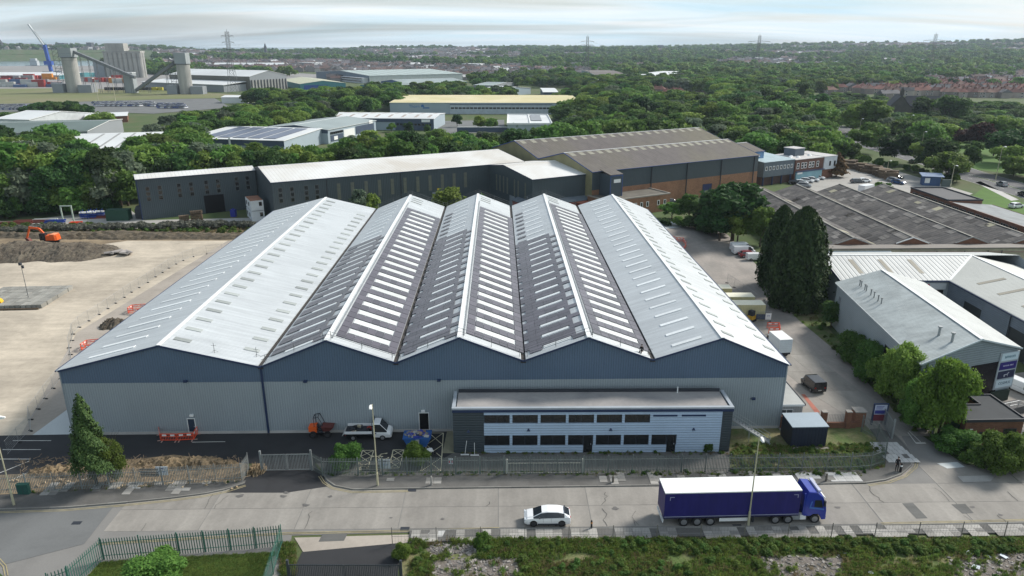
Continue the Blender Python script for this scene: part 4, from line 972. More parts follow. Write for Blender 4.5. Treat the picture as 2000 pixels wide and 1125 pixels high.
# ---------------- R1: grey gabled unit with the sign stack ----------------
ze1,zr1=7.7,9.9
fl=Vector((52.3,83.4,0));frr=Vector((68.0,88.6,0));bl=Vector((55.6,116.2,0));br=Vector((70.2,116.2,0)); rf=(fl+frr)/2+Vector((.8,.2,0)); rb=(bl+br)/2
o1=fl; U=thing('gabled_unit','grey boarded gabled unit with two large dark doors and stacked company signs','industrial unit',tuple(fl),0)
L_=lambda p,z:(p.x-o1.x,p.y-o1.y,z)
OLDR=mat('grey_cement_roof',(.36,.40,.405),rough=.75,var=.25,scale=.2,fine=1.5,fvar=.15,stripe=('y',.36,.03,.2),streak=(.08,.9,1))
an1=math.atan2(5.2,15.7)
Wf=(frr-fl).length
FFm=Matrix.Rotation(an1,4,'Z')@face_frame('f',Wf,10)
wl=MB().poly([L_(fl,0),L_(frr,0),L_(frr,ze1),L_(rf,zr1),L_(fl,ze1)]).build('front_wall',mat('grey_front_boarding',(.235,.29,.32),rough=.5,stripe=('z',.33,.035,.35)),U)
MB().poly([L_(fl,0),L_(bl,0),L_(bl,ze1),L_(fl,ze1)]).build('side_wall',LG,U); MB().poly([L_(frr,0),L_(br,0),L_(br,ze1),L_(frr,ze1)]).build('side_wall',LG,U); MB().poly([L_(bl,0),L_(br,0),L_(br,ze1),L_(rb,zr1),L_(bl,ze1)]).build('rear_wall',LG,U)
def out(p,d): return Vector((p.x+d[0],p.y+d[1],0))
S1=MB().slab([L_(out(fl,(-.3,-.3)),ze1-.06),L_(out(rf,(0,-.3)),zr1),L_(out(rb,(0,.3)),zr1),L_(out(bl,(-.3,.3)),ze1-.06)],(0,0,.1)).build('roof_slope',OLDR,U)
MB().slab([L_(out(frr,(.3,-.3)),ze1-.06),L_(out(rf,(0,-.3)),zr1),L_(out(rb,(0,.3)),zr1),L_(out(br,(.3,.3)),ze1-.06)],(0,0,.1)).build('roof_slope',mat('pale_cement_roof',(.45,.47,.46),rough=.7,var=.15,stripe=('y',.36,.03,.12)),U)
a=Vector(L_(rf,zr1+.14));b_=Vector(L_(rb,zr1+.14)); MB().beam(a+Vector((0,-.3,0)),b_,.5,.08).build('ridge_cap',WHITEM,U)
b=MB(); b.beam(Vector(L_(fl,ze1))+Vector((-.35,-.35,0)),Vector(L_(rf,zr1+.05))+Vector((0,-.35,0)),.1,.2).beam(Vector(L_(rf,zr1+.05))+Vector((0,-.35,0)),Vector(L_(frr,ze1))+Vector((.3,-.35,0)),.1,.2); b.build('verge_trim',mat('pale_trim',(.45,.52,.55)),U)
MB().beam(Vector(L_(fl,ze1-.05))+Vector((-.38,-.3,0)),Vector(L_(bl,ze1-.05))+Vector((-.38,0,0)),.14,.16).build('gutter',mat('pale_gutter',(.40,.43,.44)),U)
b=MB()
def roofz(t,v): # point on left slope, t front..back, v eave..ridge
    p=fl.lerp(bl,t).lerp(rf.lerp(rb,t),v); return Vector(L_(p,lerp(ze1,zr1,v)+.1))
for t in (.60,.64,.69,.73,.79,.81,.86,.88):
    p=roofz(t,.30); b.tube(p,p+Vector((0,0,.9)),.09,6).tube(p+Vector((0,0,.9)),p+Vector((0,0,1.05)),.16,6)
b.build('vent_cowl',mat('grey_vent',(.25,.26,.26)),U,kind='stuff')
for t,v in ((.145,.56),(.06,.62)):
    p=roofz(t,v); MB().tube(p-Vector((0,0,.2)),p+Vector((0,0,1.15)),.17,8).tube(p+Vector((0,0,1.15)),p+Vector((0,0,1.35)),.28,8).build('flue',STEEL,U)
SH=MC['open_doorway_shade']
MB().box(.45,0,.02,8.0,6.3,.06).build('dark_door',mat('black_shutter',(.010,.009,.014),rough=.5),U,mat4=FFm); MB().box(8.6,.9,.02,14.0,6.1,.06).build('dark_door',mat('dark_glazed_door',(.012,.010,.012),rough=.25),U,mat4=FFm)
MB().box(13.1,.0,.03,Wf-.1,1.6,.3).build('green_base',mat('dark_green_panel',(.015,.03,.022)),U,mat4=FFm)
bd=MB().box(13.35,1.9,.02,Wf+.25,7.3,.16).build('sign_frame',mat('sign_frame_grey',(.33,.38,.42)),U,mat4=FFm)
for k,(t,cb_,cf,sz,em) in enumerate((('ameon',(.50,.62,.68),(.02,.12,.18),.72,0),('venture start',(.03,.02,.16),(.6,.6,.75),.36,0),('',(.025,.03,.07),(.7,.7,.75),.4,1),('COSMUS',(.48,.58,.64),(.05,.10,.14),.55,0))):
    y0=6.1-k*1.32
    s_=MB().box(13.6,y0,.165,Wf+.05,y0+1.1,.20).build('sign_panel',mat('sign_face_%s'%'abcd'[k],cb_,rough=.4,fvar=0,var=0),U,mat4=FFm)
    cx=(13.6+Wf+.05)/2
    if t: put('sign_lettering',text_mesh(t,sz,mat('sign_ink_%s'%'abcd'[k],cf,fvar=0,var=0)),U,mat4=FFm@Matrix.Translation((cx,y0+.6,.205)))
    if em:
        b=MB(); c=lambda x,y:(cx+x,y0+.55+y,.21)
        b.beam(c(-.3,0),c(.25,.05),.02,.16).beam(c(.2,.05),c(.38,.28),.02,.1).beam(c(-.28,0),c(-.38,-.32),.02,.07).beam(c(-.2,0),c(-.22,-.32),.02,.07).beam(c(.18,0),c(.28,-.3),.02,.07).beam(c(.38,.28),c(.5,.2),.02,.08).beam(c(-.3,.02),c(-.48,-.1),.02,.05)
        b.build('sign_emblem',mat('sign_ink_c',cf),U,mat4=FFm)
sd=(bl-fl); sa1=math.atan2(sd.y,sd.x); FS1=Matrix.Rotation(sa1-R(90),4,'Z')@Matrix(((0,0,-1,0),(-1,0,0,0),(0,1,0,0),(0,0,0,1)))
window(U,FS1@Matrix.Translation((-11.3,0,0)),0,2.6,4.4,3.0,4,1,DARKTRIM,GLASS,t=.1); window(U,FS1@Matrix.Translation((-31.3,0,0)),0,4.1,1.1,1.9,2,1,mat('pale_frame',(.4,.43,.45)),mat('dull_pane',(.12,.14,.16),rough=.3),t=.08)
MB().box(.5,6.4,.25,1.1,6.6,.55).build('security_camera',WHITEM,U,mat4=FFm)
# ramp with handrails in front of it
RMP=thing('loading_ramp','dark concrete ramp landing with galvanised handrails below the stacked signs','ramp',(60.6,84.2,0),an1)
MB().box(0,-1.9,0,7.6,-.1,1.0).build('landing',mat('dark_concrete',(.07,.072,.075),var=.2),RMP)
b=MB()
for z in (1.5,2.0): b.path([(-.2,-1.8,z),(5.6,-1.8,z),(7.8,-1.8,z-.9)],.04,5).path([(-.2,-1.8,z),(2.6,-6.4,z-1.0)],.04,5)
for x in (0,2,4,5.6): b.tube((x,-1.8,1),(x,-1.8,2),.04,5)
b.tube((7.7,-1.8,0),(7.7,-1.8,1.1),.04,5).tube((2.5,-6.4,0),(2.5,-6.4,1),.04,5).tube((1.2,-4,0.2),(1.2,-4,1.5),.04,5); b.build('handrail',STEEL,RMP)
MB().slab([(-.9,-1.9,1.0),(.6,-1.9,1.0),(2.7,-6.6,0.02),(1.2,-6.6,0.02)],(0,0,-.15)).build('ramp_slope',MC['dark_concrete'],RMP)
# ---------------- brick gatehouse ----------------
HUT=thing('gatehouse','small brick gatehouse with flat black roof and green door beside the site entrance','gatehouse',(54.5,76.3,0),R(2))
MB().box(0,0,0,7.1,3.7,3.35).box(4.3,3.71,0,7.1,6.2,3.3).build('wall',BRICK,HUT)
b=MB(); b.box(-.1,-.1,3.36,7.2,3.8,3.5).box(4.2,3.81,3.36,7.2,6.3,3.48); b.build('roof_deck',mat('black_felt',(.05,.055,.06),rough=.9,var=.2),HUT)
b=MB(); b.box(-.18,-.18,3.3,7.28,-.0,3.66).box(-.18,0,3.3,-.0,3.85,3.66).box(0,3.7,3.51,4.2,3.86,3.66).box(7.1,0,3.3,7.28,6.4,3.66).box(4.15,3.87,3.3,4.3,6.4,3.66).box(4.3,6.25,3.3,7.1,6.4,3.66); b.build('parapet',DARKTRIM,HUT)
Fh=face_frame('f',7.1,3.7); Fhl=face_frame('l',7.1,3.7)
window(HUT,Fh,1.9,.7,2.6,1.2,3,1,DARKTRIM,GLASS,t=.08); window(HUT,Fh,4.8,1.2,1.6,1.1,1,1,DARKTRIM,GLASS,t=.08)
MB().box(.9,0,.01,2.8,2.4,.08).build('green_door',mat('green_door_paint',(.015,.06,.045),rough=.4),HUT,mat4=Fhl); MB().box(.55,2.25,.02,.95,2.35,.1).build('lamp_box',WHITEM,HUT,mat4=Fh)
# dark utility housing
UH=thing('substation_box','dark blue metal equipment housing with pale flat roof on the scrubby lawn','equipment housing',(33.6,75.9,0),R(2))
MB().box(0,0,0,4.3,3.1,2.75).build('wall',mat('midnight_cladding',(.017,.024,.045),rough=.5,stripe=('x',.4,.02,.2)),UH); MB().slab([(-.08,-.08,2.76),(4.38,-.08,2.76),(4.38,3.2,2.9),(-.08,3.2,2.9)],(0,0,.1)).build('roof',mat('blue_grey_roof',(.28,.34,.39),rough=.5,var=.08),UH)
MB().box(-.4,-.5,0,4.6,-.0,.1).build('base_slab',CONC,UH)
# cream site containers
def container(name,label,x1,y1,L,h=2.6,w_=2.45,z=0,col=None,rz=0,cat='container',group=None,top=None,parts=True,door_=True):
    t=thing(name,label,cat,(x1,y1,z),rz,group)
    m_=mat('box_'+('%02d%02d%02d'%tuple(int(c*99) for c in col)),col,rough=.6,var=.12,scale=.6,stripe=('x',.28,.03,.15))
    MB().box(-L,0,.12,0,w_,h).build('body',m_,t); b=MB()
    for x in (-L-.01,-.14): 
        for y in (-.01,w_-.14): b.box(x,y,0,x+.15,y+.15,h+.01)
    b.box(-L,-.02,0,0,.1,.16).box(-L,-.02,h-.1,0,.08,h+.01); b.build('frame',m_,t)
    MB().box(-L,0,h+.011,0,w_,h+.03).build('roof',top or m_,t)
    if door_: MB().box(-L+.6,-.05,.2,-L+1.5,-.01,h-.35).build('door',DARKTRIM,t)
    return t
CRM=(.56,.52,.30); CT=mat('cream_container_roof',(.80,.77,.62),rough=.6,var=.1,scale=.6)
container('site_container','cream container with pale roof, farthest of the three beside the big warehouse',41.6,128.2,6,2.6,2.45,0,CRM,top=CT,group='cream site containers')
container('site_container','long cream container, middle one of three beside the big warehouse',44.4,123.4,9.5,2.6,2.45,0,CRM,top=CT,group='cream site containers')
container('site_container','long cream container nearest the viewer, with dark door, behind a mesh fence panel',44.6,118.3,9.5,2.9,2.6,0,CRM,top=CT,group='cream site containers')
# portable cabins by the dark warehouse
c1=G(518,430); 
for k,(zz,lb,rf_) in enumerate(((0,'white portable cabin at the bottom of a stack of two beside the slate blue warehouse',None),(2.95,'white portable cabin with rusty roof, stacked on top of another',mat('rusty_roof',(.30,.14,.08),var=.3)))):
    t=container('portable_cabin',lb,c1.x,c1.y,3.4,2.75,7.5,zz,(.72,.75,.77),rz=R(29.5-0),cat='cabin',top=rf_,door_=False,group='stacked white cabins')
    Fc=Matrix(((0,0,-1,-3.4),(-1,0,0,7.5),(0,1,0,0),(0,0,0,1)))
    for u in (1.0,4.2): window(t,Fc,u,.9,1.0,1.1,1,1,DARKTRIM,GLASS)
    window(t,Matrix(((1,0,0,-3.4),(0,0,-1,0),(0,1,0,0),(0,0,0,1))),2.2,1.2,.8,1.1,1,1,DARKTRIM,GLASS)
g=G(510,432); 
# green tank, skip, stillages, racks in the storage yard
g=G(252,431); t=container('waste_container','dark green lidded waste container at the left corner of the slate blue warehouse',g.x,g.y,6,3.0,2.5,0,(.02,.07,.045),rz=R(5),cat='container',door_=False)
g=G(262,428); t=thing('compactor','dark metal waste compactor beside the green container','compactor',(g.x+.5,g.y,0),R(5)); MB().box(0,0,.2,3.4,2.4,2.6).loft([[(0,0,2.6),(2,0,2.6),(2,2.4,2.6),(0,2.4,2.6)],[(.4,.3,3.6),(1.2,.3,3.6),(1.2,2,3.6),(.4,2,3.6)]]).build('body',DARKTRIM,t); MB().box(3.5,0,0,4.6,1.2,1.6).build('white_bin',WHITEM,t)
g=G(385,430)
def stillage(x,y,z,rz,lb,k):
    t=thing('pallet_stack',lb,'pallet stack',(x,y,z),rz,'timber pallet stacks by the dark doorway'); r_=random.Random(k)
    for i in range(7): 
        b=MB(); z0=i*.42
        for q in range(3): b.box(-1.6,-.6+q*.55,z0,1.6,-.45+q*.55,z0+.12)
        for q in range(8): b.box(-1.6+q*.42,-.6,z0+.13,-1.35+q*.42,.65,z0+.17)
        b.build('pallet',TIMBER,t,loc=(r_.uniform(-.08,.08),r_.uniform(-.08,.08),0))
    return t
stillage(g.x,g.y,0,R(28),'tall stack of grey timber pallets left of the black doorway',1); stillage(g.x-3,g.y-1.2,0,R(28),'shorter leaning stack of timber pallets at the far left of the doorway',2).scale=(.8,1,.6)
g=G(367,430); 
g=G(457,424); t=thing('blue_barrel_unit','blue plastic water tank on end beside the black doorway','tank',(g.x,g.y,0)); MB().box(-.7,-.6,0,.7,.6,2.2).tube((0,0,2.2),(0,0,2.5),.3,8).build('tank',mat('deep_blue_plastic',(.02,.03,.22)),t); MB().box(-.8,-.7,0,.8,.7,.12).build('pallet',TIMBER,t)
# blue steel racks, frames and beams
BLUST=mat('blue_steel',(.02,.06,.30),rough=.5); RSTE=mat('red_oxide_steel',(.16,.045,.035),rough=.7,orand=.2)
for px,py in ((160,428),(176,426)):
    g=G(px,py); t=thing('steel_rack','blue steel storage rack holding beams, by the tree edge' if px==160 else 'second blue steel rack, nearer the green container','rack',(g.x,g.y,0),R(6),'blue steel racks'); b=MB()
    for x in (0,1.5,3): 
        for y in (0,1.2): b.box(x,y,0,x+.12,y+.12,2.4)
    b.build('upright',BLUST,t)
    for z in (.4,1.0,1.6): MB().box(-.6,.1,z,3.7,1.1,z+.3).build('beam_bundle',BLUST if z<1.5 else WHITEM,t)
g=G(122,433); t=thing('portal_frame','pale green rectangular steel frame standing on end in the storage yard','frame',(g.x,g.y,0),R(5)); b=MB(); b.box(0,0,0,.3,.3,4.2).box(2.8,0,0,3.1,.3,4.2).box(0,0,4.2,3.1,.3,4.5); b.build('frame',mat('pale_green_steel',(.35,.42,.36)),t)
for i,(px,py,L,m_,lb) in enumerate(((60,436,9,RSTE,'long rusty red steel beams lying at the left of the yard'),(20,440,10,RSTE,'rust coloured steel beams at the far left edge'),(85,434,6,mat('pale_steel',(.45,.48,.46)),'pale steel sections stacked beside the rusty beams'),(105,436,5,BLUST,'blue steel sections behind the thorny hedge'),(195,427,5,RSTE,'dark red beams right of the blue racks'),(145,440,3,ORANGE,'orange machine part behind the hedge'))):
    g=G(px,py); t=thing('steel_beams',lb,'steel beams',(g.x,g.y,0),R(8)); 
    for q in range(4): MB().box(-L/2,q*.5,(q%2)*.35,L/2,q*.5+.35,(q%2)*.35+.33).build('beam',m_,t)
# ---------------- fences ----------------
PG=mat('grey_palisade',(.20,.22,.22),rough=.6,var=.25,scale=1.,orand=.15); PGR=mat('green_palisade',(.035,.125,.095),rough=.55,var=.2,orand=.15); PDG=mat('charcoal_palisade',(.05,.058,.068),rough=.6,orand=.15)
def palisade(name,label,pts,m,h=2.3,pitch=.17,nind=300,post=2.75,z0=.13,w_=.07,cat='fence',group=None,order=None):
    t=thing(name,label,cat,(pts[0][0],pts[0][1],0),0,group); O=Vector((pts[0][0],pts[0][1],0))
    pm=MB().slab([(-w_/2,0,0),(w_/2,0,0),(w_/2,0,h-.12),(0,0,h),(-w_/2,0,h-.12)],(0,.012,0)).mesh('pale',m); cnt=0; rest=MB(); Q=[]
    for a,b_ in zip(pts,pts[1:]):
        a=Vector((a[0],a[1],0))-O;b2=Vector((b_[0],b_[1],0))-O; L=(b2-a).length; an=math.atan2(b2.y-a.y,b2.x-a.x); n=int(L/pitch)
        rl=MB(); nn=Vector((-math.sin(an),math.cos(an),0))*.04
        for z in (.45,h-.5): rl.beam(a+nn+Vector((0,0,z0+z)),b2+nn+Vector((0,0,z0+z)),.04,.05)
        rl.build('rail',m,t)
        for i in range(n): Q.append((a+(b2-a)*((i+.5)/n),an))
        k=max(1,int(round(L/post)))
        for i in range(k+1):
            p=a+(b2-a)*(i/k)+nn*1.6
            if i<k or b_ is pts[-1]: MB().box(-.05,-.03,0,.05,.03,h+.05).build('post',m,t,loc=(p.x,p.y,z0),rz=an)
    if order: Q.sort(key=lambda q:(q[0]+O-Vector(order)).length)
    for i,(p,an) in enumerate(Q):
        if i<nind: put('pale',pm,t,loc=(p.x,p.y,z0),rz=an)
        else: rest.slab([tuple(T4(p.x,p.y,z0,an)@Vector(v)) for v in ((-w_/2,0,0),(w_/2,0,0),(w_/2,0,h-.12),(0,0,h),(-w_/2,0,h-.12))],(0,.012,0))
    if rest.v: rest.build('pale',m,t,kind='stuff')
    return t
fA=GP((-160,983),(0,966),(474,942),(488,921))
palisade('palisade_fence','grey steel palisade fence before the woodchip verge, left of the double gates',fA,PG,order=(-35,67,0),pitch=.17)
gA=GP((512,921),(560,921),(610,919))
def gate(name,label,a,b_,m,h=2.2,z0=.05,pitch=.16,mid=True):
    t=thing(name,label,'gate',(a[0],a[1],0),math.atan2(b_[1]-a[1],b_[0]-a[0])); L=math.dist(a,b_)
    MB().box(-.1,-.1,0,.1,.1,h+.5).build('gate_post',m,t); MB().box(L-.1,-.1,0,L+.1,.1,h+.5).build('gate_post',m,t)
    halves=((.12,L/2-.03),(L/2+.03,L-.12)) if mid else ((.12,L-.12),)
    pm=MB().box(-.03,-.01,0,.03,.01,h-.1).mesh('bar',m)
    for x0,x1 in halves:
        f=MB(); f.box(x0,-.03,z0+.1,x1,.03,z0+.18).box(x0,-.03,h-.08,x1,.03,h).box(x0,-.03,z0+.18,x0+.07,.03,h-.08).box(x1-.07,-.03,z0+.18,x1,.03,h-.08); lf=f.build('gate_leaf',m,t)
        n=int((x1-x0)/pitch)
        for i in range(1,n): put('bar',pm,lf,loc=(x0+(x1-x0)*i/n,0,z0+.1))
    return t
gate('double_gate','grey double vehicle gates between the two runs of palisade fence',gA[0],gA[2],PG)
fB=GP((610,919),(630,931),(700,931),(985,928),(1140,927),(1660,921),(1700,918),(1727,909),(1729,890),(1712,862),(1682,845))
palisade('palisade_fence','long grey green palisade fence in front of the office annexe, curving at the corner',fB,mat('weathered_green_palisade',(.12,.15,.14),rough=.6,var=.4,scale=.15,col2=(.19,.20,.20),orand=.15),order=(5,69,0),pitch=.17)
g1=GP((990,927),(1138,926)); gate('plated_gate','low plated double gate with pale frame set in the grey palisade fence',g1[0],g1[1],mat('pale_gate_paint',(.36,.37,.33)),h=1.5,pitch=.3)
gf=GP((202,1094),(500,1072),(551,1066),(533,1122),(515,1180))
palisade('green_palisade_fence','dark green palisade fence round the lawn in the lower left',GP((100,1165),(140,1150),(202,1094),(350,1083),(500,1072),(551,1066),(533,1122),(515,1180)),PGR,h=2.4,pitch=.235,w_=.085,z0=.03,order=(-25,57,0))
gt=GP((566,1140),(785,1141)); gate('entrance_gate','dark grey gates at the bottom edge between the lawn and waste ground',gt[0],gt[1],PDG,h=2.1,pitch=.16)
# chain link fence along the waste ground
cf=thing('chain_link_fence','thin chain link fence on slim posts along the weedy waste ground','fence',(*SX(-11.8,-9.3),0),fa)
b=MB()
for z in (.9,1.7): b.tube((0,0,z),(75,0,z),.02,4)
b.build('wire',DSTEEL,cf)
for i in range(18): MB().box(-.03,-.03,0,.03,.03,1.95).build('post',mat('concrete_post',(.16,.15,.13)),cf,loc=(i*4.3,0,0))
b=MB()
for i in range(250): b.box(i*.3,-.004,.05,i*.3+.008,.004,1.7)
b.build('mesh_wire',DSTEEL,cf,kind='stuff')
# brick piers, low wall and railings at the yard corner
bw=GP((1523,836),(1610,836),(1662,829),(1690,829)); 
W1=thing('brick_pier_wall','low red brick wall with tall brick piers and thin railings beside the yard entrance','wall',(bw[0][0],bw[0][1],0),R(.5)); 
MB().box(0,-.15,0,9.6,.15,.8).build('low_wall',BRICK,W1); MB().box(-.1,-.3,0,3.0,.25,1.75).build('wall',BRICK,W1)
for x in (5.1,8.2): MB().box(x,-.3,0,x+.6,.3,2.3).build('pier',BRICK,W1); MB().box(x-.05,-.35,2.31,x+.65,.35,2.4).build('coping',CONC,W1)
b=MB(); [b.tube((3.1+i*.2,0,.8),(3.1+i*.2,0,1.9),.015,4) for i in range(25)]; b.tube((3,0,1.85),(8.2,0,1.85),.02,4); b.build('railing',DSTEEL,W1,kind='stuff')
pp=thing('brick_pier_large','wide brick pier with flat coping beside the open steel gate','pier',(*GP((1664,831))[0],0)); MB().box(0,-.5,0,1.3,.7,2.1).build('brickwork',BRICK,pp); MB().box(-.1,-.6,2.11,1.4,.8,2.25).build('coping',CONC,pp)
# open gates by the access road
for (a,b_,lb) in (((1741,858),(1721,826),'open grey steel gate leaf left of the access road'),((1821,849),(1808,838),'open steel gate leaf right of the access road, against the trees')):
    q=GP(a,b_); 
    gate('open_gate',lb,q[0],q[1],PG,h=2.3,mid=False)
sgp=G(1713,828); sb=thing('site_sign','tall blue and white site notice board between posts by the gate','sign',(sgp.x,sgp.y-.2,0),0)
MB().box(-.95,-.1,0,-.8,.1,2.9).box(.8,-.1,0,.95,.1,2.9).box(-.95,-.1,2.91,.95,.1,3.05).build('frame',BLUETRIM,sb); MB().box(-.78,-.04,1.5,.78,.04,2.85).build('sign_panel',mat('sign_blue_white',(.50,.54,.68),fvar=0),sb); MB().box(-.7,-.06,1.6,.7,-.045,2.1).build('sign_panel',mat('sign_navy',(.04,.05,.25)),sb); MB().box(-.78,-.04,.6,.78,.04,1.45).build('sign_panel',mat('sign_maroon',(.16,.03,.05)),sb)
for k in range(3): MB().box(-.6,-.065,2.25+k*.17,.2+.1*k,-.045,2.31+k*.17).build('printed_line',mat('sign_navy',(.04,.05,.25)),sb)
# banners on the fence
for (px,py,w_,h_,lb,tx) in ((321,938,1.35,1.1,'white and blue notice board tied to the palisade fence by the woodchip',1),(753,925,1.35,1.2,'white notice board tied to the palisade fence beside the street lamp',1),(881,916,.6,.7,'small white warning notice on the fence near the office corner',0)):
    g=G(px,py); t=thing('fence_sign',lb,'sign',(g.x,g.y-.10,.75),fa)
    MB().box(-w_/2,-.05,0,w_/2,-.02,h_).build('sign_board',mat('white_sign_board',(.66,.72,.78),rough=.5,fvar=.02),t)
    if tx:
        put('lettering',text_mesh('TO LET',.26,mat('sign_ink_blue',(.10,.25,.45))),t,mat4=Matrix.Translation((0,-.055,h_*.42))@Matrix.Rotation(R(90),4,'X')); MB().box(-.14,-.06,h_*.72,.2,-.051,h_*.84).build('sign_emblem',mat('sign_navy',(.04,.05,.25)),t)
    else: MB().box(-.2,-.06,.15,-.05,-.051,.5).box(.05,-.06,.15,.2,-.051,.5).build('sign_emblem',mat('sign_red',(.5,.03,.08)),t)
for (px,py,n_,lb) in ((295,940,5,'dark crumpled slatted banner tied to the fence left of the notice board'),(725,929,4,'dark torn slatted banner on the fence left of the lamp post')):
    g=G(px,py); t=thing('torn_banner',lb,'banner',(g.x,g.y-.12,.7),fa); r_=random.Random(px)
    for k in range(n_): MB().slab([(-1.0+r_.uniform(-.1,.1),0,k*.2),(1.0,0,k*.2+r_.uniform(-.05,.05)),(1.0,0,k*.2+.13),(-1.0,0,k*.2+.13)],(0,.03,0)).build('slat',mat('black_webbing',(.03,.035,.04),orand=.3),t)
# ---------------- street lamps ----------------
POLE=mat('cream_lamp_pole',(.44,.42,.29),rough=.6,var=.2,scale=1.)
def lamp_proto(h,arm=.5):
    t=thing('street_lamp','x','street lamp'); MB().tube((0,0,0),(0,0,1.3),.12,8).tube((0,0,1.3),(0,0,h),.075,8,r2=.05).build('pole',POLE,t)
    MB().tube((0,0,h),(0,-arm,h+.12),.035,6).build('arm',POLE,t); MB().loft([[(-.08,-arm,h+.05),(.08,-arm,h+.05),(.08,-arm,h+.2),(-.08,-arm,h+.2)],[(-.17,-arm-.3,h+.02),(.17,-arm-.3,h+.02),(.14,-arm-.3,h+.24),(-.14,-arm-.3,h+.24)],[(-.12,-arm-.75,h+.05),(.12,-arm-.75,h+.05),(.08,-arm-.75,h+.15),(-.08,-arm-.75,h+.15)]]).build('lantern',mat('lantern_white',(.75,.76,.74)),t)
    return t
g=G(28,988); lp=lamp_proto(7.9); lp.location=(g.x,g.y,.1); lp['label']='cream street lamp on the pavement at the far left, in front of the fence'; lp['group']='street lamps along the street'
g=G(738,950); lp.rotation_euler=(0,0,R(100)); l2=dup(lp,(g.x,g.y,.1),0,'cream street lamp standing before the white pickup truck')
g=G(1461,1028); l3=dup(lp,(g.x,g.y,.1),0,'cream street lamp standing in front of the long blue trailer'); l3.scale=(1,1,1.03)
for o_,px,py in ((l2,734,786),(l3,1471,848),(lp,6,815)):
    h_=ZH((o_.location.x,o_.location.y),py); o_.scale=(1,1,max(.6,(h_-.1)/8.1))
MB().box(-.03,-.02,0,.03,.02,.02)
# cctv mast in the site yard
g=G(57,588); h_=ZH(g,515); t=thing('camera_mast','thin dark camera mast standing by the stack of concrete kerbs','mast',(g.x,g.y,0),0)
MB().tube((0,0,0),(0,0,h_),.07,6,r2=.05).build('pole',DSTEEL,t); MB().box(-.35,-.2,h_-.3,.1,.2,h_+.15).box(.1,-.15,h_-.9,.4,.15,h_-.35).build('camera_housing',DARKTRIM,t)
# ---------------- site mesh fences ----------------
HM=mat('mesh_panel_steel',(.36,.37,.37),rough=.5,metal=.2)
hp=MB()
for z in (.2,1.95): hp.tube((0,0,z),(1,0,z),.02,4)
hps=MB(); hps.tube((0,0,0),(0,0,2.0),.022,5)
wire=MB()
for i in range(1,18): wire.box(i/18-.0012,-.003,.2,i/18+.0012,.003,1.95)
for i in range(1,7): wire.box(0,-.003,.2+i*.25,1,.003,.206+i*.25)
HM1=hp.mesh('panel_rail',HM);HM2=hps.mesh('panel_upright',HM);HM3=wire.mesh('mesh_wire',HM);HM4=MB().loft([[(-.35,-.11,0),(.35,-.11,0),(.35,.11,0),(-.35,.11,0)],[(-.3,-.08,.13),(.3,-.08,.13),(.3,.08,.13),(-.3,.08,.13)]]).mesh('foot_block',BLACK)
def heras(pts,desc,group,labels=None):
    for i,(a,b_) in enumerate(zip(pts,pts[1:])):
        L=math.dist(a,b_); an=math.atan2(b_[1]-a[1],b_[0]-a[0])
        t=thing('mesh_fence_panel',desc[min(i*len(desc)//max(1,len(pts)-1),len(desc)-1)],'fence panel',(a[0],a[1],0),an,group)
        put('panel_rail',HM1,t,sc_=(L,1,1)); put('panel_upright',HM2,t,loc=(0,0,.05)); put('mesh_wire',HM3,t,sc_=(L,1,1)); put('foot_block',HM4,t,rz=R(60)-0)
hl=GP((434.5,492),(404,496),(378,501.5),(358,509),(344,516),(330,524),(317.5,532.5),(304,541),(289,552),(272,562),(257,571),(243,581),(226,592.5),(211,603),(194,614.5),(174,627),(155.5,639.5),(143,653),(141,665.5),(135.5,680),(138,693),(139.5,707.5),(119,740.5),(104.5,759),(89,779),(75,799.5),(60,820),(60,842),(37,864),(15,890))
heras(hl,['temporary mesh fence panel in the line between the sandy site yard and the warehouse'],'temporary fence panels left of the warehouse')
hr=GP((1420,553),(1434,561.5),(1451,573),(1470,588),(1490,604),(1500,618)); heras(hr,['temporary mesh fence panel beside the cream containers'],'temporary fence panels by the containers')
hb=GP((1504,628),(1477,630)); heras(hb,['mesh fence panel with a banner beside the nearest cream container'],None)
g=G(1490,629); t=thing('banner','dark and white printed banner hung on the mesh panel by the containers','banner',(g.x,g.y-.06,.5),R(-3)); MB().box(-1.3,-.02,0,.3,0,1.0).build('dark_half',mat('banner_dark',(.06,.08,.12),var=.5,scale=2.),t); MB().box(.31,-.02,0,1.3,0,1.2).build('white_half',WHITEM,t); put('lettering',text_mesh('SITE',.28,mat('sign_navy',(.04,.05,.25))),t,mat4=Matrix.Translation((.8,-.03,.7))@Matrix.Rotation(R(90),4,'X'))
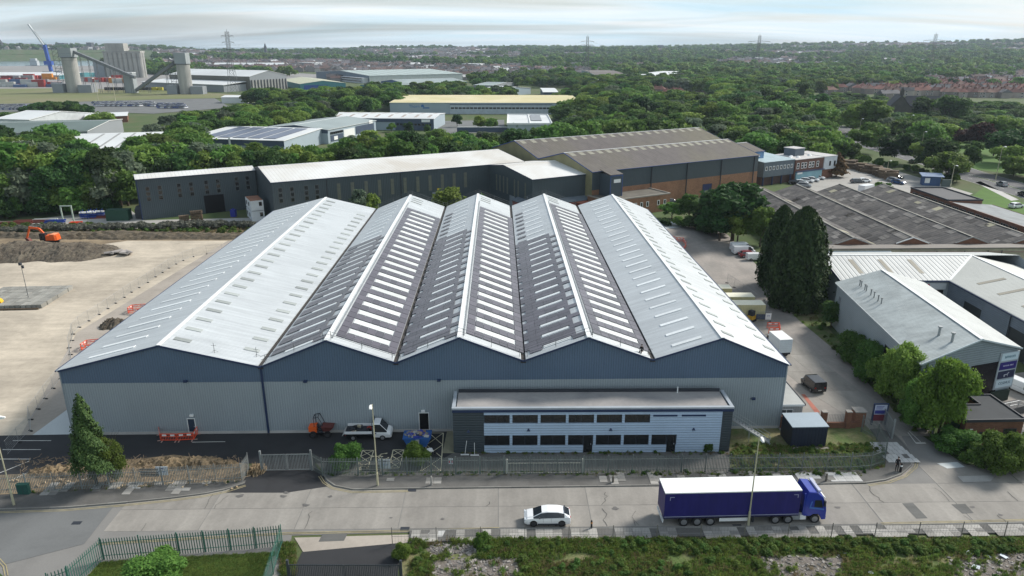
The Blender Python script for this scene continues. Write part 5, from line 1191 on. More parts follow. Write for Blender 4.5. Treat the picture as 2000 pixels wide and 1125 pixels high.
# ---------------- orange barriers ----------------
OB2=mat('barrier_orange',(.85,.10,.04),rough=.5,var=.1)
bm_=MB(); bm_.box(-1,-.02,.95,1,.02,1.05).box(-1,-.02,.62,1,.02,.70).box(-1,-.02,.12,1,.02,.2).box(-1,-.02,.2,-.93,.02,.95).box(.93,-.02,.2,1,.02,.95)
for i in range(1,10): bm_.box(-1+i*.2-.02,-.012,.2,-1+i*.2+.02,.012,.95)
bm_.box(-1,-.02,.05,-.97,.02,1.05)
BP=bm_.mesh('barrier_panel',OB2); BR=MB().box(-.75,-.03,.71,-.25,.03,.93).box(.25,-.03,.71,.75,.03,.93).mesh('reflector_plate',WHITEM); BF=MB().box(-.06,-.35,0,.06,.35,.06).mesh('barrier_foot',mat('pale_foot',(.45,.30,.26)))
def barriers(pts,desc,group):
    for i,(a,b_) in enumerate(zip(pts,pts[1:])):
        L=math.dist(a,b_); an=math.atan2(b_[1]-a[1],b_[0]-a[0]); t=thing('work_barrier',desc[i%len(desc)],'barrier',((a[0]+b_[0])/2,(a[1]+b_[1])/2,.02),an,group)
        s_=(L/2*.97,1,1); put('barrier_panel',BP,t,sc_=s_); put('reflector_plate',BR,t,sc_=s_); put('barrier_foot',BF,t,loc=(-L*.4,0,0)); put('barrier_foot',BF,t,loc=(L*.4,0,0))
def ringpts(cx,cy,rx_,ry_,n,ph=0): return [(cx+rx_*math.cos(ph+2*math.pi*i/n),cy+ry_*math.sin(ph+2*math.pi*i/n)) for i in range(n+1)]
g=G(181,680); barriers(ringpts(g.x,g.y,1.7,1.5,5),['orange barrier ringing a dug hole beside the warehouse, nearer ring of two'],'orange barriers, near ring left of the warehouse')
g=G(272,609); barriers(ringpts(g.x,g.y,2.0,1.5,5),['orange barrier ringing a dug hole beside the warehouse, farther ring of two'],'orange barriers, far ring left of the warehouse')
barriers(GP((312,848),(314,862),(347,862),(379,860),(387,847)),['orange barrier standing by the blue side door of the warehouse'],'orange barriers by the side door')
barriers(GP((1312,468),(1322,472),(1334,472),(1340,481),(1336,490),(1326,488)),['orange barrier in the curved row at the back right corner of the warehouse'],'orange barriers behind the warehouse')
barriers(GP((1497,641),(1521,641),(1523,651),(1500,652)),['orange barrier in a small group beside the white box van'],'orange barriers by the box van')
# ---------------- vehicles ----------------
TYRE=BLACK; RIM=mat('alloy_rim',(.30,.30,.31),rough=.35,metal=.4); RIMD=mat('dark_rim',(.04,.04,.045),rough=.4)
TL=mat('tail_light_red',(.35,.01,.01),rough=.3); HL=mat('headlight_glass',(.55,.60,.65),rough=.12); PLATE=mat('number_plate',(.6,.6,.55),rough=.5)
WC={}
def wheel(parent,x,y,r=.33,w_=.22,rim=RIM,arch=True):
    k=(r,w_,rim.name)
    if k not in WC:
        WC[k]=(MB().tube((0,-w_/2,0),(0,w_/2,0),r,16).mesh('tyre',TYRE),MB().tube((0,-w_/2-.015,0),(0,w_/2+.015,0),r*.62,12).tube((0,-w_/2-.03,0),(0,w_/2+.03,0),r*.2,8).mesh('rim',rim),MB().tube((0,-w_/2+.03,.03),(0,w_/2-.06,.03),r*1.2,16).mesh('wheel_arch',mat('arch_black',(.012,.012,.013))))
    if arch: put('wheel_arch',WC[k][2],parent,loc=(x,y-(.02 if y>0 else -.02),r))
    o=put('tyre',WC[k][0],parent,loc=(x,y,r)); o.name='wheel'; put('rim',WC[k][1],o); return o
def loftcar(t,st,paint,glass=CGLASS,lower=None,capg=(None,None)):
    """st: (x,z0,zm,zb,zt,wm,wb,wt,side,top): ring per station; side/top tell whether the strip towards the next station is glass"""
    body=MB(); gl=MB(); rings=[]
    for s in st:
        x,z0,zm,zb,zt,wm,wb,wt=s[:8]; wl=wm-.06; c=min(.06,(zt-zb)*.5)
        rings.append([(x,-wl,z0),(x,-wm,zm),(x,-wb,zb),(x,-wt,zt-c),(x,-wt+c*1.2,zt),(x,wt-c*1.2,zt),(x,wt,zt-c),(x,wb,zb),(x,wm,zm),(x,wl,z0)])
    for i in range(len(rings)-1):
        A,B=rings[i],rings[i+1]; sd,tp=st[i][8],st[i][9]
        for j in range(10):
            k=(j+1)%10; q=[A[j],A[k],B[k],B[j]]
            isg=(j in (2,6) and sd=='g') or (j==4 and tp=='g')
            (gl if isg else body).poly(q[::-1])
    body.poly(rings[0]); body.poly(rings[-1][::-1])
    o=body.build('body',paint,t)
    if gl.v: gl.build('window_glass',glass,t)
    return o
def lights(t,L,y,zf,zr,w_=.34):
    for s in (-1,1):
        MB().box(L-.10,s*y-w_/2*1,zf-.07,L+.012,s*y+w_/2,zf+.07).build('headlight',HL,t); MB().box(-.012,s*y-.12,zr-.1,.08,s*y+.12,zr+.1).build('tail_light',TL,t)
    MB().box(-.02,-.26,.55,.0,.26,.66).box(L,-.26,.38,L+.02,.26,.49).build('number_plate',PLATE,t)
    for s in (-1,1): MB().box(L*.66,s*(y+.22)-.1,.95,L*.66+.14,s*(y+.22)+.1,1.08).build('wing_mirror',DARKTRIM,t)
HATCH=lambda W:[(0,.32,.55,.86,.98,W*.93,W*.88,W*.72,'p','p'),(.10,.24,.6,.92,1.05,W*.99,W*.93,W*.74,'p','g'),(.55,.22,.62,.95,1.42,W,W*.94,W*.70,'g','p'),(1.2,.22,.62,.95,1.49,W,W*.95,W*.70,'g','p'),(2.2,.22,.62,.93,1.50,W,W*.95,W*.70,'g','p'),(2.75,.22,.62,.92,1.42,W,W*.95,W*.70,'g','g'),(3.55,.22,.62,.90,.98,W,W*.93,W*.72,'p','p'),(4.15,.22,.6,.80,.88,W*.97,W*.90,W*.66,'p','p'),(4.4,.3,.5,.66,.70,W*.86,W*.80,W*.55,'p','p')]
VAN=lambda W:[(0,.35,.7,1.0,1.88,W*.98,W*.97,W*.90,'p','p'),(.05,.3,.7,1.0,1.93,W,W*.98,W*.90,'p','p'),(3.2,.3,.7,1.0,1.95,W,W*.98,W*.90,'g','p'),(3.75,.3,.7,1.02,1.86,W,W*.98,W*.86,'g','g'),(4.45,.3,.7,1.0,1.1,W,W*.95,W*.78,'p','p'),(4.85,.3,.65,.85,.95,W*.96,W*.9,W*.7,'p','p'),(5.0,.35,.5,.6,.66,W*.9,W*.85,W*.6,'p','p')]
def simple_car(kind,label,paint,x,y,rz,cat='car',group=None,W=.9,s=1.,name='parked_car',rim=RIM,z=.02):
    t=thing(name,label,cat,(0,0,0),0,group); st=(HATCH if kind=='car' else VAN)(W); L=st[-1][0]
    loftcar(t,st,paint); lights(t,L-.03,W*.72,.68 if kind=='car' else .8,.85 if kind=='car' else 1.0)
    wb=(.78,3.4) if kind=='car' else (.95,4.1)
    for xx in wb:
        for yy in (-W+.1,W-.1): wheel(t,xx,yy,.33 if kind=='car' else .35,.22,rim)
    if kind=='van': MB().box(-.02,-.012,.5,-.004,.012,1.75).box(1.2,-W-.005,1.05,3.1,-W+.0,1.07).build('door_seam',DARKTRIM,t)
    for c in kids(t): c.location.x-=L/2
    t.location=(x,y,z); t.rotation_euler=(0,0,rz); t.scale=(s,)*3
    return t
# --- articulated lorry ---
PURP=mat('ultramarine_curtain',(.018,.015,.135),rough=.5,var=.12,scale=.6,fvar=.06,stripe=('x',1.13,.012,.05),streak=(1.5,1,.25)); CABB=mat('cab_blue',(.02,.04,.30),rough=.25,coat=.5,fvar=.02,var=.03)
a=G(1300,963,4.0); b_=G(1567,957,4.0); ta=math.atan2(b_.y-a.y,b_.x-a.x); TLn=(b_-a).length
T=thing('articulated_lorry','long ultramarine curtain sided lorry with white roof parked at the kerb','lorry',(a.x,a.y,0),ta)
W_=2.55
MB().box(0,0,1.15,TLn,.0+.03,3.88).box(0,W_-.03,1.15,TLn,W_,3.88).build('side_curtain',PURP,T)
MB().box(0,.03,1.0,.06,W_-.03,3.88).build('rear_door',PURP,T); MB().box(TLn-.06,.03,1.0,TLn,W_-.03,3.88).build('front_bulkhead',PURP,T)
MB().box(-.02,-.02,3.89,TLn+.02,W_+.02,4.0).build('roof',mat('white_trailer_roof',(.78,.79,.78),rough=.5,var=.06,scale=.5),T)
MB().box(0,-.01,.98,TLn,.06,1.14).box(0,W_-.06,.98,TLn,W_+.01,1.14).build('side_rail',mat('dark_blue_rail',(.015,.015,.07)),T); MB().beam((0,-.025,1.19),(TLn,-.025,1.19),.01,.05).build('strap_line',mat('pale_strap',(.45,.47,.6)),T)
for x,s in ((.5,1),(TLn-.3,-1)): MB().box(min(x,x+s*.45),-.02,3.45,max(x,x+s*.45),-.005,3.5).box(x if s>0 else x-.05,-.02,3.1,(x+.05) if s>0 else x,-.005,3.45).build('corner_mark',mat('pale_strap',(.45,.47,.6)),T)
MB().box(.2,.4,.75,TLn-.3,W_-.4,.97).build('chassis',DARKTRIM,T); MB().box(-.08,.1,.45,.02,W_-.1,.8).build('rear_bumper',WHITEM,T)
for x in (2.1,3.45,4.8):
    for y in (.18,W_-.18): wheel(T,x,y,.5,.36,RIM,False)
b=MB(); b.box(5.7,.0,.5,8.7,.05,.86); b.build('side_guard',WHITEM,T); MB().box(5.7,W_-.05,.5,8.7,W_,.86).build('side_guard',WHITEM,T); MB().box(5.8,.1,.45,8.5,.5,.95).build('pallet_box',DARKTRIM,T)
MB().box(9.2,.35,0,9.4,.5,1).box(9.2,W_-.5,0,9.4,W_-.35,1).build('landing_leg',DARKTRIM,T)
# tractor
X0=TLn+.55; cb=MB()
prof=[(0,.9),(0,3.0),(.25,3.72),(1.1,3.62),(1.75,3.1),(2.15,2.3),(2.28,1.5),(2.3,.45),(1.9,.42),(1.7,.9),(1.45,1.12),(.95,1.12),(.7,.9)]
rin=[[(X0+x,y,z) for x,z in prof] for y in (.03,.12,W_-.12,W_-.03)]
rin[0]=[(X0+x*.985+.01,.03,.9+(z-.9)*.975) for x,z in prof]; rin[3]=[(X0+x*.985+.01,W_-.03,.9+(z-.9)*.975) for x,z in prof]
cb.loft(rin); cb.build('cab',CABB,T)
MB().slab([(X0+1.55,.05,3.05),(X0+1.99,.05,2.25),(X0+1.99,W_-.05,2.25),(X0+1.55,W_-.05,3.05)],(.12,0,.05)).build('windscreen',CGLASS,T)
for y,d in ((.015,-1),(W_-.015,1)): MB().slab([(X0+.95,y,1.95),(X0+1.85,y,1.85),(X0+1.6,y,2.75),(X0+.95,y,2.75)],(0,.02*d,0)).build('side_window',CGLASS,T); MB().slab([(X0+.45,y-.004*d,1.8),(X0+2.0,y-.004*d,1.55),(X0+2.0,y-.004*d,1.72),(X0+.6,y-.004*d,1.98),(X0+.75,y-.004*d,2.6),(X0+.6,y-.004*d,2.6)],(0,.01*d,0)).build('cab_stripe',mat('light_blue_stripe',(.05,.14,.45)),T)
MB().box(X0+1.2,.15,3.64,X0+1.5,W_-.15,3.80).build('light_bar',mat('pale_strap',(.45,.47,.6)),T); MB().slab([(X0+1.75,.2,3.0),(X0+2.05,.2,2.75),(X0+2.05,W_-.2,2.75),(X0+1.75,W_-.2,3.0)],(.05,0,.12)).build('sun_visor',WHITEM,T)
MB().box(X0-.15,.05,1.0,X0-.02,.12,3.5).box(X0-.15,W_-.12,1.0,X0-.02,W_-.05,3.5).build('side_deflector',CABB,T)
for y in (-.22,W_+.02): MB().box(X0+1.85,y,2.1,X0+2.0,y+.2,2.75).build('wing_mirror',DARKTRIM,T)
MB().box(X0-3.1,.6,.6,X0+1.8,W_-.6,.95).build('tractor_chassis',DARKTRIM,T); MB().box(X0-1.2,.1,.42,X0-.35,.6,.98).build('fuel_tank',STEEL,T); MB().box(X0-.3,.1,.42,X0+.3,.55,.95).build('tool_box',WHITEM,T)
for x in (X0+1.2,X0-1.45-.1,X0-2.85):
    for y in (.2,W_-.2): wheel(T,x,y,.5,.34,RIM,False)
MB().box(X0+2.3,.15,.42,X0+2.36,W_-.15,.75).build('front_bumper',CABB,T); MB().box(X0+2.31,.25,.78,X0+2.35,.7,.95).box(X0+2.31,W_-.7,.78,X0+2.35,W_-.25,.95).build('headlight',HL,T)
# --- white crossover car, facing left ---
g=G(1069,1031); w1=.94
CX=[(0,.34,.6,.93,1.0,w1*.92,w1*.88,w1*.70,'p','p'),(.08,.26,.62,1.0,1.08,w1*.99,w1*.94,w1*.72,'p','g'),(.62,.22,.66,1.02,1.38,w1,w1*.96,w1*.70,'g','p'),(1.3,.22,.66,1.0,1.52,w1,w1*.96,w1*.69,'g','p'),(2.3,.22,.66,.97,1.55,w1,w1*.96,w1*.69,'g','p'),(2.9,.22,.66,.95,1.46,w1,w1*.96,w1*.68,'g','g'),(3.75,.22,.66,.93,1.02,w1,w1*.94,w1*.72,'p','p'),(4.35,.22,.6,.82,.90,w1*.97,w1*.9,w1*.66,'p','p'),(4.66,.3,.5,.66,.70,w1*.84,w1*.78,w1*.52,'p','p')]
t=thing('parked_car','white electric crossover car parked half on the pavement, facing left','car'); loftcar(t,CX,WHITEP); lights(t,4.62,.66,.74,.92)
for xx in (.88,3.72):
    for yy in (-.83,.83): wheel(t,xx,yy,.37,.24,RIMD)
MB().box(1.1,-.955,.24,3.3,-.90,.36).box(1.1,.90,.24,3.3,.955,.36).build('sill',DARKTRIM,t); MB().box(.5,-.55,1.45,.62,.55,1.49).build('roof_spoiler',DARKTRIM,t)
for y_ in (-.945,.93): MB().box(1.95,y_,.5,1.965,y_+.012,.98).box(2.75,y_,.5,2.765,y_+.012,.96).build('door_seam',DARKTRIM,t)
for c in kids(t): c.location.x-=2.33
t.location=(g.x,g.y+.95,.12); t.rotation_euler=(0,0,R(180.5))
# --- dropside pickup ---
gl_=G(668,862); gr_=G(761,860); t=thing('dropside_truck','white single cab dropside pickup truck loaded with tools, parked by the warehouse wall','truck',(gl_.x+.35,gl_.y+1.05,.02),R(1)); w1=1.0
st=[(3.5,.45,.9,1.15,2.15,w1*.96,w1*.95,w1*.84,'p','p'),(3.6,.45,.9,1.15,2.2,w1,w1*.98,w1*.84,'g','p'),(4.35,.4,.9,1.15,2.18,w1,w1*.98,w1*.82,'g','g'),(5.15,.4,.85,1.12,1.25,w1,w1*.95,w1*.78,'p','p'),(5.55,.4,.75,.95,1.05,w1*.97,w1*.9,w1*.7,'p','p'),(5.7,.45,.6,.72,.78,w1*.9,w1*.82,w1*.6,'p','p')]
loftcar(t,st,WHITEP); MB().box(0,-1.02,.85,3.35,1.02,.95).build('load_bed',DARKTRIM,t)
MB().box(0,-1.05,.96,3.35,-1.0,1.30).build('side_board',WHITEP,t); MB().box(0,1.0,.96,3.35,1.05,1.30).build('side_board',WHITEP,t); MB().slab([(-.05,-1.0,.95),(-.05,1.0,.95),(-.35,1.0,.62),(-.35,-1.0,.62)],(0,0,.05)).build('tail_board',mat('dirty_white_board',(.45,.44,.42)),t)
b=MB(); b.box(3.38,-1.0,.95,3.43,-.93,2.4).box(3.38,.93,.95,3.43,1.0,2.4).box(3.38,-.93,2.32,3.43,.93,2.4).box(3.38,-.93,1.6,3.43,.93,1.66); b.build('headboard',DARKTRIM,t)
MB().box(.3,-.4,.5,4.9,.4,.84).build('chassis',DARKTRIM,t)
for xx in (1.0,4.6):
    for yy in (-.88,.88): wheel(t,xx,yy,.36,.22,RIM,xx>3)
lights(t,5.66,.75,.86,.75)
tr=random.Random(4); b=MB()
TOOLS=thing('tool_load','jumble of black, red and pale tools lying in the pickup bed','tools',(gl_.x+.35,gl_.y+1.05,.98),R(1))
for i in range(16):
    x,y=tr.uniform(.3,3.0),tr.uniform(-.8,.8); m_=tr.choice((DARKTRIM,DARKTRIM,BLACK,mat('tool_red',(.35,.04,.03)),mat('tool_cream',(.5,.45,.33)))); b=MB().box(-tr.uniform(.1,.5),-.12,0,tr.uniform(.1,.5),.12,tr.uniform(.1,.4)); b.build('tool',m_,TOOLS,loc=(x,y,0),rz=tr.uniform(0,3))
# --- site dumper ---
g=G(602,857); DO=mat('digger_orange',(.75,.12,.02),rough=.45,var=.15); t=thing('site_dumper','small orange site dumper with roll bar and rusty skip parked by the wall','dumper',(g.x,g.y+.9,.02),R(2))
MB().loft([[(0,-.5,.7),(0,.5,.7),(0,.5,1.35),(0,-.5,1.35)],[(1.0,-.55,.6),(1.0,.55,.6),(1.0,.55,1.45),(1.0,-.55,1.45)]]).build('engine_cover',DO,t); MB().box(1.0,-.45,.5,1.7,.45,.8).box(1.1,-.25,.8,1.5,.25,1.2).box(1.0,-.25,1.2,1.1,.25,1.6).build('seat',DARKTRIM,t)
MB().loft([[(1.8,-.55,.75),(2.5,-.55,.7),(2.5,.55,.7),(1.8,.55,.75)],[(1.6,-.75,1.45),(3.1,-.75,1.35),(3.1,.75,1.35),(1.6,.75,1.45)]]).build('tipping_skip',mat('rusty_dark_skip',(.13,.035,.03),rough=.7,var=.4,scale=1.5),t)
b=MB(); 
for y in (-.5,.5): b.path([(.75,y,1.2),(.7,y,2.6),(1.3,y,2.75),(1.9,y,1.3)],.04,5)
b.tube((.7,-.5,2.6),(.7,.5,2.6),.04,5).tube((1.3,-.5,2.75),(1.3,.5,2.75),.04,5).build('roll_bar',DARKTRIM,t)
for xx in (.55,2.35):
    for yy in (-.75,.75): wheel(t,xx,yy,.42,.32,RIMD,False)
# --- blue skip with rubbish ---
g=G(788,876); t=thing('skip','blue steel rubbish skip on the car park, heaped with rubbish','skip',(g.x,g.y,.02),R(2)); SB=mat('skip_blue',(.03,.12,.36),rough=.6,var=.25,scale=1.)
Lk,Wk=3.3,1.9
MB().loft([[(.55,.1,.1),(Lk-.55,.1,.1),(Lk-.55,Wk-.1,.1),(.55,Wk-.1,.1)],[(0,0,1.25),(Lk,0,1.25),(Lk,Wk,1.25),(0,Wk,1.25)]]).build('skip_body',SB,t)
b=MB(); b.box(-.05,-.06,1.2,Lk+.05,.0,1.33).box(-.05,Wk,1.2,Lk+.05,Wk+.06,1.33).box(-.05,0,1.26,.02,Wk,1.33).box(Lk-.02,0,1.26,Lk+.05,Wk,1.33); b.build('skip_rim',SB,t); MB().box(1.5,-.09,.45,1.75,-.03,1.15).box(1.3,-.09,.7,1.5,-.03,.8).build('marking',mat('faded_white_mark',(.45,.5,.55),var=.4,scale=3),t)
MB().box(1.6,-.1,.1,1.95,-.045,1.2).build('dust_streak',mat('cement_dust',(.42,.42,.40),var=.4,scale=3),t)
RU=thing('rubbish_heap','heap of blue wrap and grey rubble piled in the blue skip','rubbish',(g.x,g.y,1.27),R(2)); cr=random.Random(9)
for i in range(60):
    a_=cr.uniform(0,6.28); q=math.sqrt(cr.random()); x,y=Lk/2+q*1.45*math.cos(a_),Wk/2+q*.8*math.sin(a_); s_=cr.uniform(.12,.32); m_=cr.choice((mat('blue_wrap',(.04,.06,.32),rough=.4),MC['blue_wrap'],MC['cement_dust'],mat('grey_rubble',(.25,.25,.24)),mat('ply_offcut',(.32,.22,.14))))
    MB().box(-s_,-s_*.6,-.05,s_,s_*.6,s_*.5).build('rubbish_piece',m_,RU,mat4=Matrix.Translation((x,y,(1-q)*.45))@Matrix.Rotation(cr.uniform(0,3),4,'Z')@Matrix.Rotation(cr.uniform(-.6,.6),4,'X'))
# --- excavator ---
g=G(93,478); t=thing('excavator','orange tracked excavator digging on the soil heap, arm to the left','excavator',(g.x,g.y+1,.1),R(0))
for y in (-1.25,.75): 
    b=MB(); b.loft([[(x,y,z) for x,z in ((-1.9,.35),(-1.6,.02),(1.6,.02),(1.9,.35),(1.7,.75),(-1.7,.75))],[(x,y+.5,z) for x,z in ((-1.9,.35),(-1.6,.02),(1.6,.02),(1.9,.35),(1.7,.75),(-1.7,.75))]]); b.build('track',BLACK,t)
MB().box(-.9,-.7,.5,.9,.7,.95).build('undercarriage',DARKTRIM,t)
MB().loft([[(-.5,-1.2,1.0),(2.1,-1.2,1.0),(2.5,-.8,1.0),(2.5,.8,1.0),(2.1,1.2,1.0),(-.5,1.2,1.0)],[(-.5,-1.15,2.1),(1.9,-1.1,2.3),(2.35,-.7,2.2),(2.35,.7,2.2),(1.9,1.1,2.3),(-.5,1.15,2.1)]]).build('engine_housing',DO,t)
MB().box(-1.5,-1.2,1.0,-.1,-.2,2.7).build('cab',mat('black_cab',(.02,.022,.025),rough=.3),t); MB().box(-1.52,-1.1,1.6,-1.505,-.3,2.6).box(-1.4,-1.22,1.6,-.3,-1.205,2.6).build('cab_window',CGLASS,t); MB().box(.9,-1.0,2.3,2.0,1.0,2.45).build('engine_cover',mat('digger_pale',(.8,.3,.15)),t)
b=MB(); b.beam((-.6,.3,1.5),(-2.2,.3,3.6),.35,.5).beam((-2.2,.3,3.6),(-4.6,.3,3.9),.32,.45); b.build('boom',DO,t); MB().beam((-4.3,.3,4.1),(-5.6,.3,1.2),.26,.36).build('dipper_arm',DO,t); MB().beam((-2.5,.3,4.1),(-4.3,.3,4.3),.12,.14).tube((-1.2,.3,1.7),(-2.3,.3,3.3),.08,6).build('hydraulic_ram',STEEL,t)
MB().loft([[(-5.9,-.1,1.3),(-5.2,-.1,1.2),(-5.2,.8,1.2),(-5.9,.8,1.3)],[(-5.5,-.1,.3),(-4.7,-.1,.5),(-4.7,.8,.5),(-5.5,.8,.3)]]).build('bucket',RSTE,t)
# --- vans and cars in the service yard ---
REDP=mat('dark_red_paint',(.22,.02,.025),rough=.25,coat=.4,fvar=.02); BLKP=mat('black_paint',(.012,.012,.015),rough=.2,coat=.5,fvar=.02); SILV=mat('silver_paint',(.38,.40,.42),rough=.25,metal=.3,fvar=.02); BLUP=mat('blue_paint',(.03,.08,.2),rough=.25,coat=.4,fvar=.02); GRYP=mat('grey_paint',(.09,.10,.11),rough=.3,coat=.3,fvar=.02)
def vp(kind,label,paint,px,py,rz,**k):
    g=G(px,py); return simple_car(kind,label,paint,g.x,g.y+.9,rz,**k)
vp('van','white van parked against the trees, farthest of the row of four vehicles',WHITEP,1450,492,R(3),cat='van',name='parked_van',W=.98,s=1.03)
vp('van','white panel van with racks in the row under the trees, second in line',WHITEP,1454,498,R(3),cat='van',name='parked_van',W=.98,s=1.03)
vp('car','dark red hatchback parked between two white vans under the trees',REDP,1464,504,R(3))
vp('van','small white van nearest the viewer in the row beside the tall conifer',WHITEP,1478,510,R(3),cat='van',name='parked_van',W=.9,s=.85)
vp('van','black people carrier parked beside the side annexe, tail towards the viewer',BLKP,1592,764,R(97),s=.86,W=1.05).scale=(.74,.95,.93)
g=G(1533,698); t=thing('box_van','white box van backed up beside the long lean-to of the warehouse','van',(g.x-.1,g.y,.02),R(97))
MB().box(0,-1.05,.75,3.6,1.05,2.95).build('box_body',mat('pale_box_white',(.70,.76,.80),rough=.4,var=.05),t); MB().box(-.02,-1.0,.8,-.005,1.0,2.85).build('rear_shutter',mat('pale_box_shade',(.62,.69,.74),rough=.4,stripe=('z',.3,.01,.1)),t); MB().box(-.05,-1.06,2.96,3.62,1.06,3.0).build('box_roof',WHITEM,t)
loftcar(t,[(3.65,.4,.9,1.2,2.1,.98,.96,.85,'g','p'),(4.4,.4,.9,1.2,2.1,.98,.96,.82,'g','g'),(5.2,.4,.85,1.1,1.2,.97,.92,.75,'p','p'),(5.7,.4,.6,.8,.85,.9,.85,.6,'p','p')],WHITEP); MB().box(0,-.9,.45,3.6,.9,.74).build('chassis',DARKTRIM,t)
for xx in (.9,4.6):
    for yy in (-.85,.85): wheel(t,xx,yy,.36,.22,RIM,False)
vp('van','small white delivery van parked at the right edge, below the stacked signs',WHITEP,2003,772,R(-68),cat='van',name='parked_van',W=.92,s=.92)
g=G(1445,606); t=thing('mini_digger','small yellow machine tucked between the containers and the lean-to','digger',(*GP((1467,628))[0],0),R(40)); MB().box(-.9,-.5,0,.9,.5,.45).build('track',BLACK,t); MB().box(-.6,-.5,.5,.7,.5,1.2).build('body',mat('digger_yellow',(.55,.32,.03)),t); MB().box(-.5,-.45,1.2,.3,.45,2.1).build('cab',DARKTRIM,t); MB().beam((.6,0,.9),(1.7,0,1.6),.15,.2).beam((1.7,0,1.6),(2.2,0,.5),.12,.16).build('arm',MC['digger_yellow'],t)
# office car park
cols=[BLKP,WHITEP,WHITEP,WHITEP,WHITEP,WHITEP]
for i,(px,py,pt,lb) in enumerate(((1555,361,BLKP,'black car nearest the glazed entrance of the brick office'),(1566,361,WHITEP,'small white car second from the glazed entrance'),(1577,357,WHITEP,'white estate car in the middle of the office row'),(1588,355,WHITEP,'white saloon right of the estate car at the office'),(1599,351,WHITEP,'last white car in the office row, by the grass island'),(1572,366,SILV,'silver car nearest the brown roofs at the office'))):
    vp('car',lb,pt,px,py,R(-25),s=1.1,group='cars parked at the brick office')
for px,py,pt,rz,lb in ((1676,358,GRYP,10,'grey green car beside the shrubs, behind the brown gables'),(1690,357,WHITEP,10,'white car behind the brown gables, beside the grey green one'),(1748,356,SILV,-60,'silver car parked near the blue roofed kiosk'),(1757,360,BLUP,-60,'dark blue car next to the silver one near the kiosk'),(1753,350,BLKP,-50,'black car behind the silver one near the kiosk'),(1288,400,WHITEP,5,'white car half hidden at the foot of the long brick wall'),(1312,399,GRYP,5,'dark car beside the white one at the foot of the brick wall'),(1988,407,WHITEP,20,'white and black car parked beside the flat roofed range at the right')):
    vp('car',lb,pt,px,py,R(rz),s=1.08)
g=G(1249,408); vp('van','white van half hidden beside the brick annexe',WHITEP,1247,412,R(20),cat='van',name='parked_van')
dca=math.atan2(dc[6][1]-dc[5][1],dc[6][0]-dc[5][0])
for px,py,pt,lb in ((1960,364,SILV,'silver car driving on the dual carriageway, nearest the right edge'),(1785,319,GRYP,'grey car driving on the dual carriageway behind the hedge'),(2003,384,BLKP,'black car at the right edge of the dual carriageway')): vp('car',lb,pt,px,py,dca+math.pi,s=1.1,name='moving_car')
g=G(1566,262); simple_car('van','white van half hidden by trees beyond the office',WHITEP,g.x,g.y,R(20),cat='van',name='parked_van',s=1.2)
# ---------------- people ----------------
SKIN=mat('skin',(.42,.26,.19),rough=.6,fvar=.02); HAIR=mat('dark_hair',(.03,.02,.015)); 
def person(label,loc,rz,top,leg,pose='stand',h=1.76,vest=None):
    V=[(0,0,.93),(0,0,1.12),(0,0,1.36),(0,0,1.5),(0,0,1.58),(0,.01,1.68), (.09,0,.9),(.10,.02,.50),(.10,0,.08),(.11,.13,.03), (-.09,0,.9),(-.11,.02,.50),(-.12,-.04,.08),(-.13,.09,.03), (.19,0,1.42),(.24,.02,1.16),(.22,.14,.95),(.21,.17,.87), (-.19,0,1.42),(-.25,.0,1.16),(-.24,.10,.94),(-.23,.13,.86)]
    E_=[(0,1),(1,2),(2,3),(3,4),(4,5),(0,6),(6,7),(7,8),(8,9),(0,10),(10,11),(11,12),(12,13),(2,14),(14,15),(15,16),(16,17),(2,18),(18,19),(19,20),(20,21)]
    Rr=[.15,.14,.16,.07,.06,.095,.10,.075,.05,.045,.10,.075,.05,.045,.065,.048,.036,.04,.065,.048,.036,.04]
    if pose=='sit':
        for i in (6,10): pass
        V=[(x,y,z-.45) for x,y,z in V]; V[7]=(.12,.42,.5);V[8]=(.12,.48,.08);V[9]=(.12,.6,.03);V[11]=(-.12,.42,.5);V[12]=(-.12,.5,.08);V[13]=(-.12,.62,.03)
    me=bpy.data.meshes.new('person_skeleton'); me.from_pydata(V,E_,[]); o=bpy.data.objects.new('person_tmp',me); COL.objects.link(o)
    md=o.modifiers.new('s','SKIN'); 
    for i,r_ in enumerate(Rr): me.skin_vertices[0].data[i].radius=(r_,r_*.85)
    me.skin_vertices[0].data[0].use_root=True
    o.modifiers.new('u','SUBSURF').levels=1; o.modifiers['u'].render_levels=1
    dg=bpy.context.evaluated_depsgraph_get(); m2=bpy.data.meshes.new_from_object(o.evaluated_get(dg)); bpy.data.objects.remove(o)
    m2.materials.clear(); zo=-.45 if pose=='sit' else 0
    for m_ in (top,leg,SKIN,BLACK): m2.materials.append(m_)
    for p in m2.polygons:
        c=p.center; z=c.z-zo
        p.material_index= 2 if (z>1.51 or (abs(c.x)>.17 and z<1.02 and z>.75)) else 3 if z<.09 else 1 if z<.95 or (pose=='sit' and c.y>.2 and z<1.1) else 0
        p.use_smooth=True
    t=thing('person',label,'person',loc,rz); s_=h/1.78; t.scale=(s_,)*3
    put('body',m2,t)
    hz=1.70+zo
    MB().loft([[(.098*math.cos(a)*q,.01-.012+.105*math.sin(a)*q,hz+dz) for a in np.linspace(0,6.28,11)[:-1]] for q,dz in ((1.02,.0),(1.0,.05),(.7,.095),(.2,.11))]).build('hair',HAIR,t,smooth=True)
    MB().box(-.012,.095,hz-.03,.012,.125,hz+.0).build('nose',SKIN,t)
    if vest: MB().loft([[(.20*math.cos(a)*q,.155*math.sin(a)*q,zz+zo) for a in np.linspace(0,6.28,13)[:-1]] for q,zz in ((1,.98),(1.02,1.15),(1.06,1.36),(.6,1.47))],cap=False).build('vest',vest,t,smooth=True)
    return t
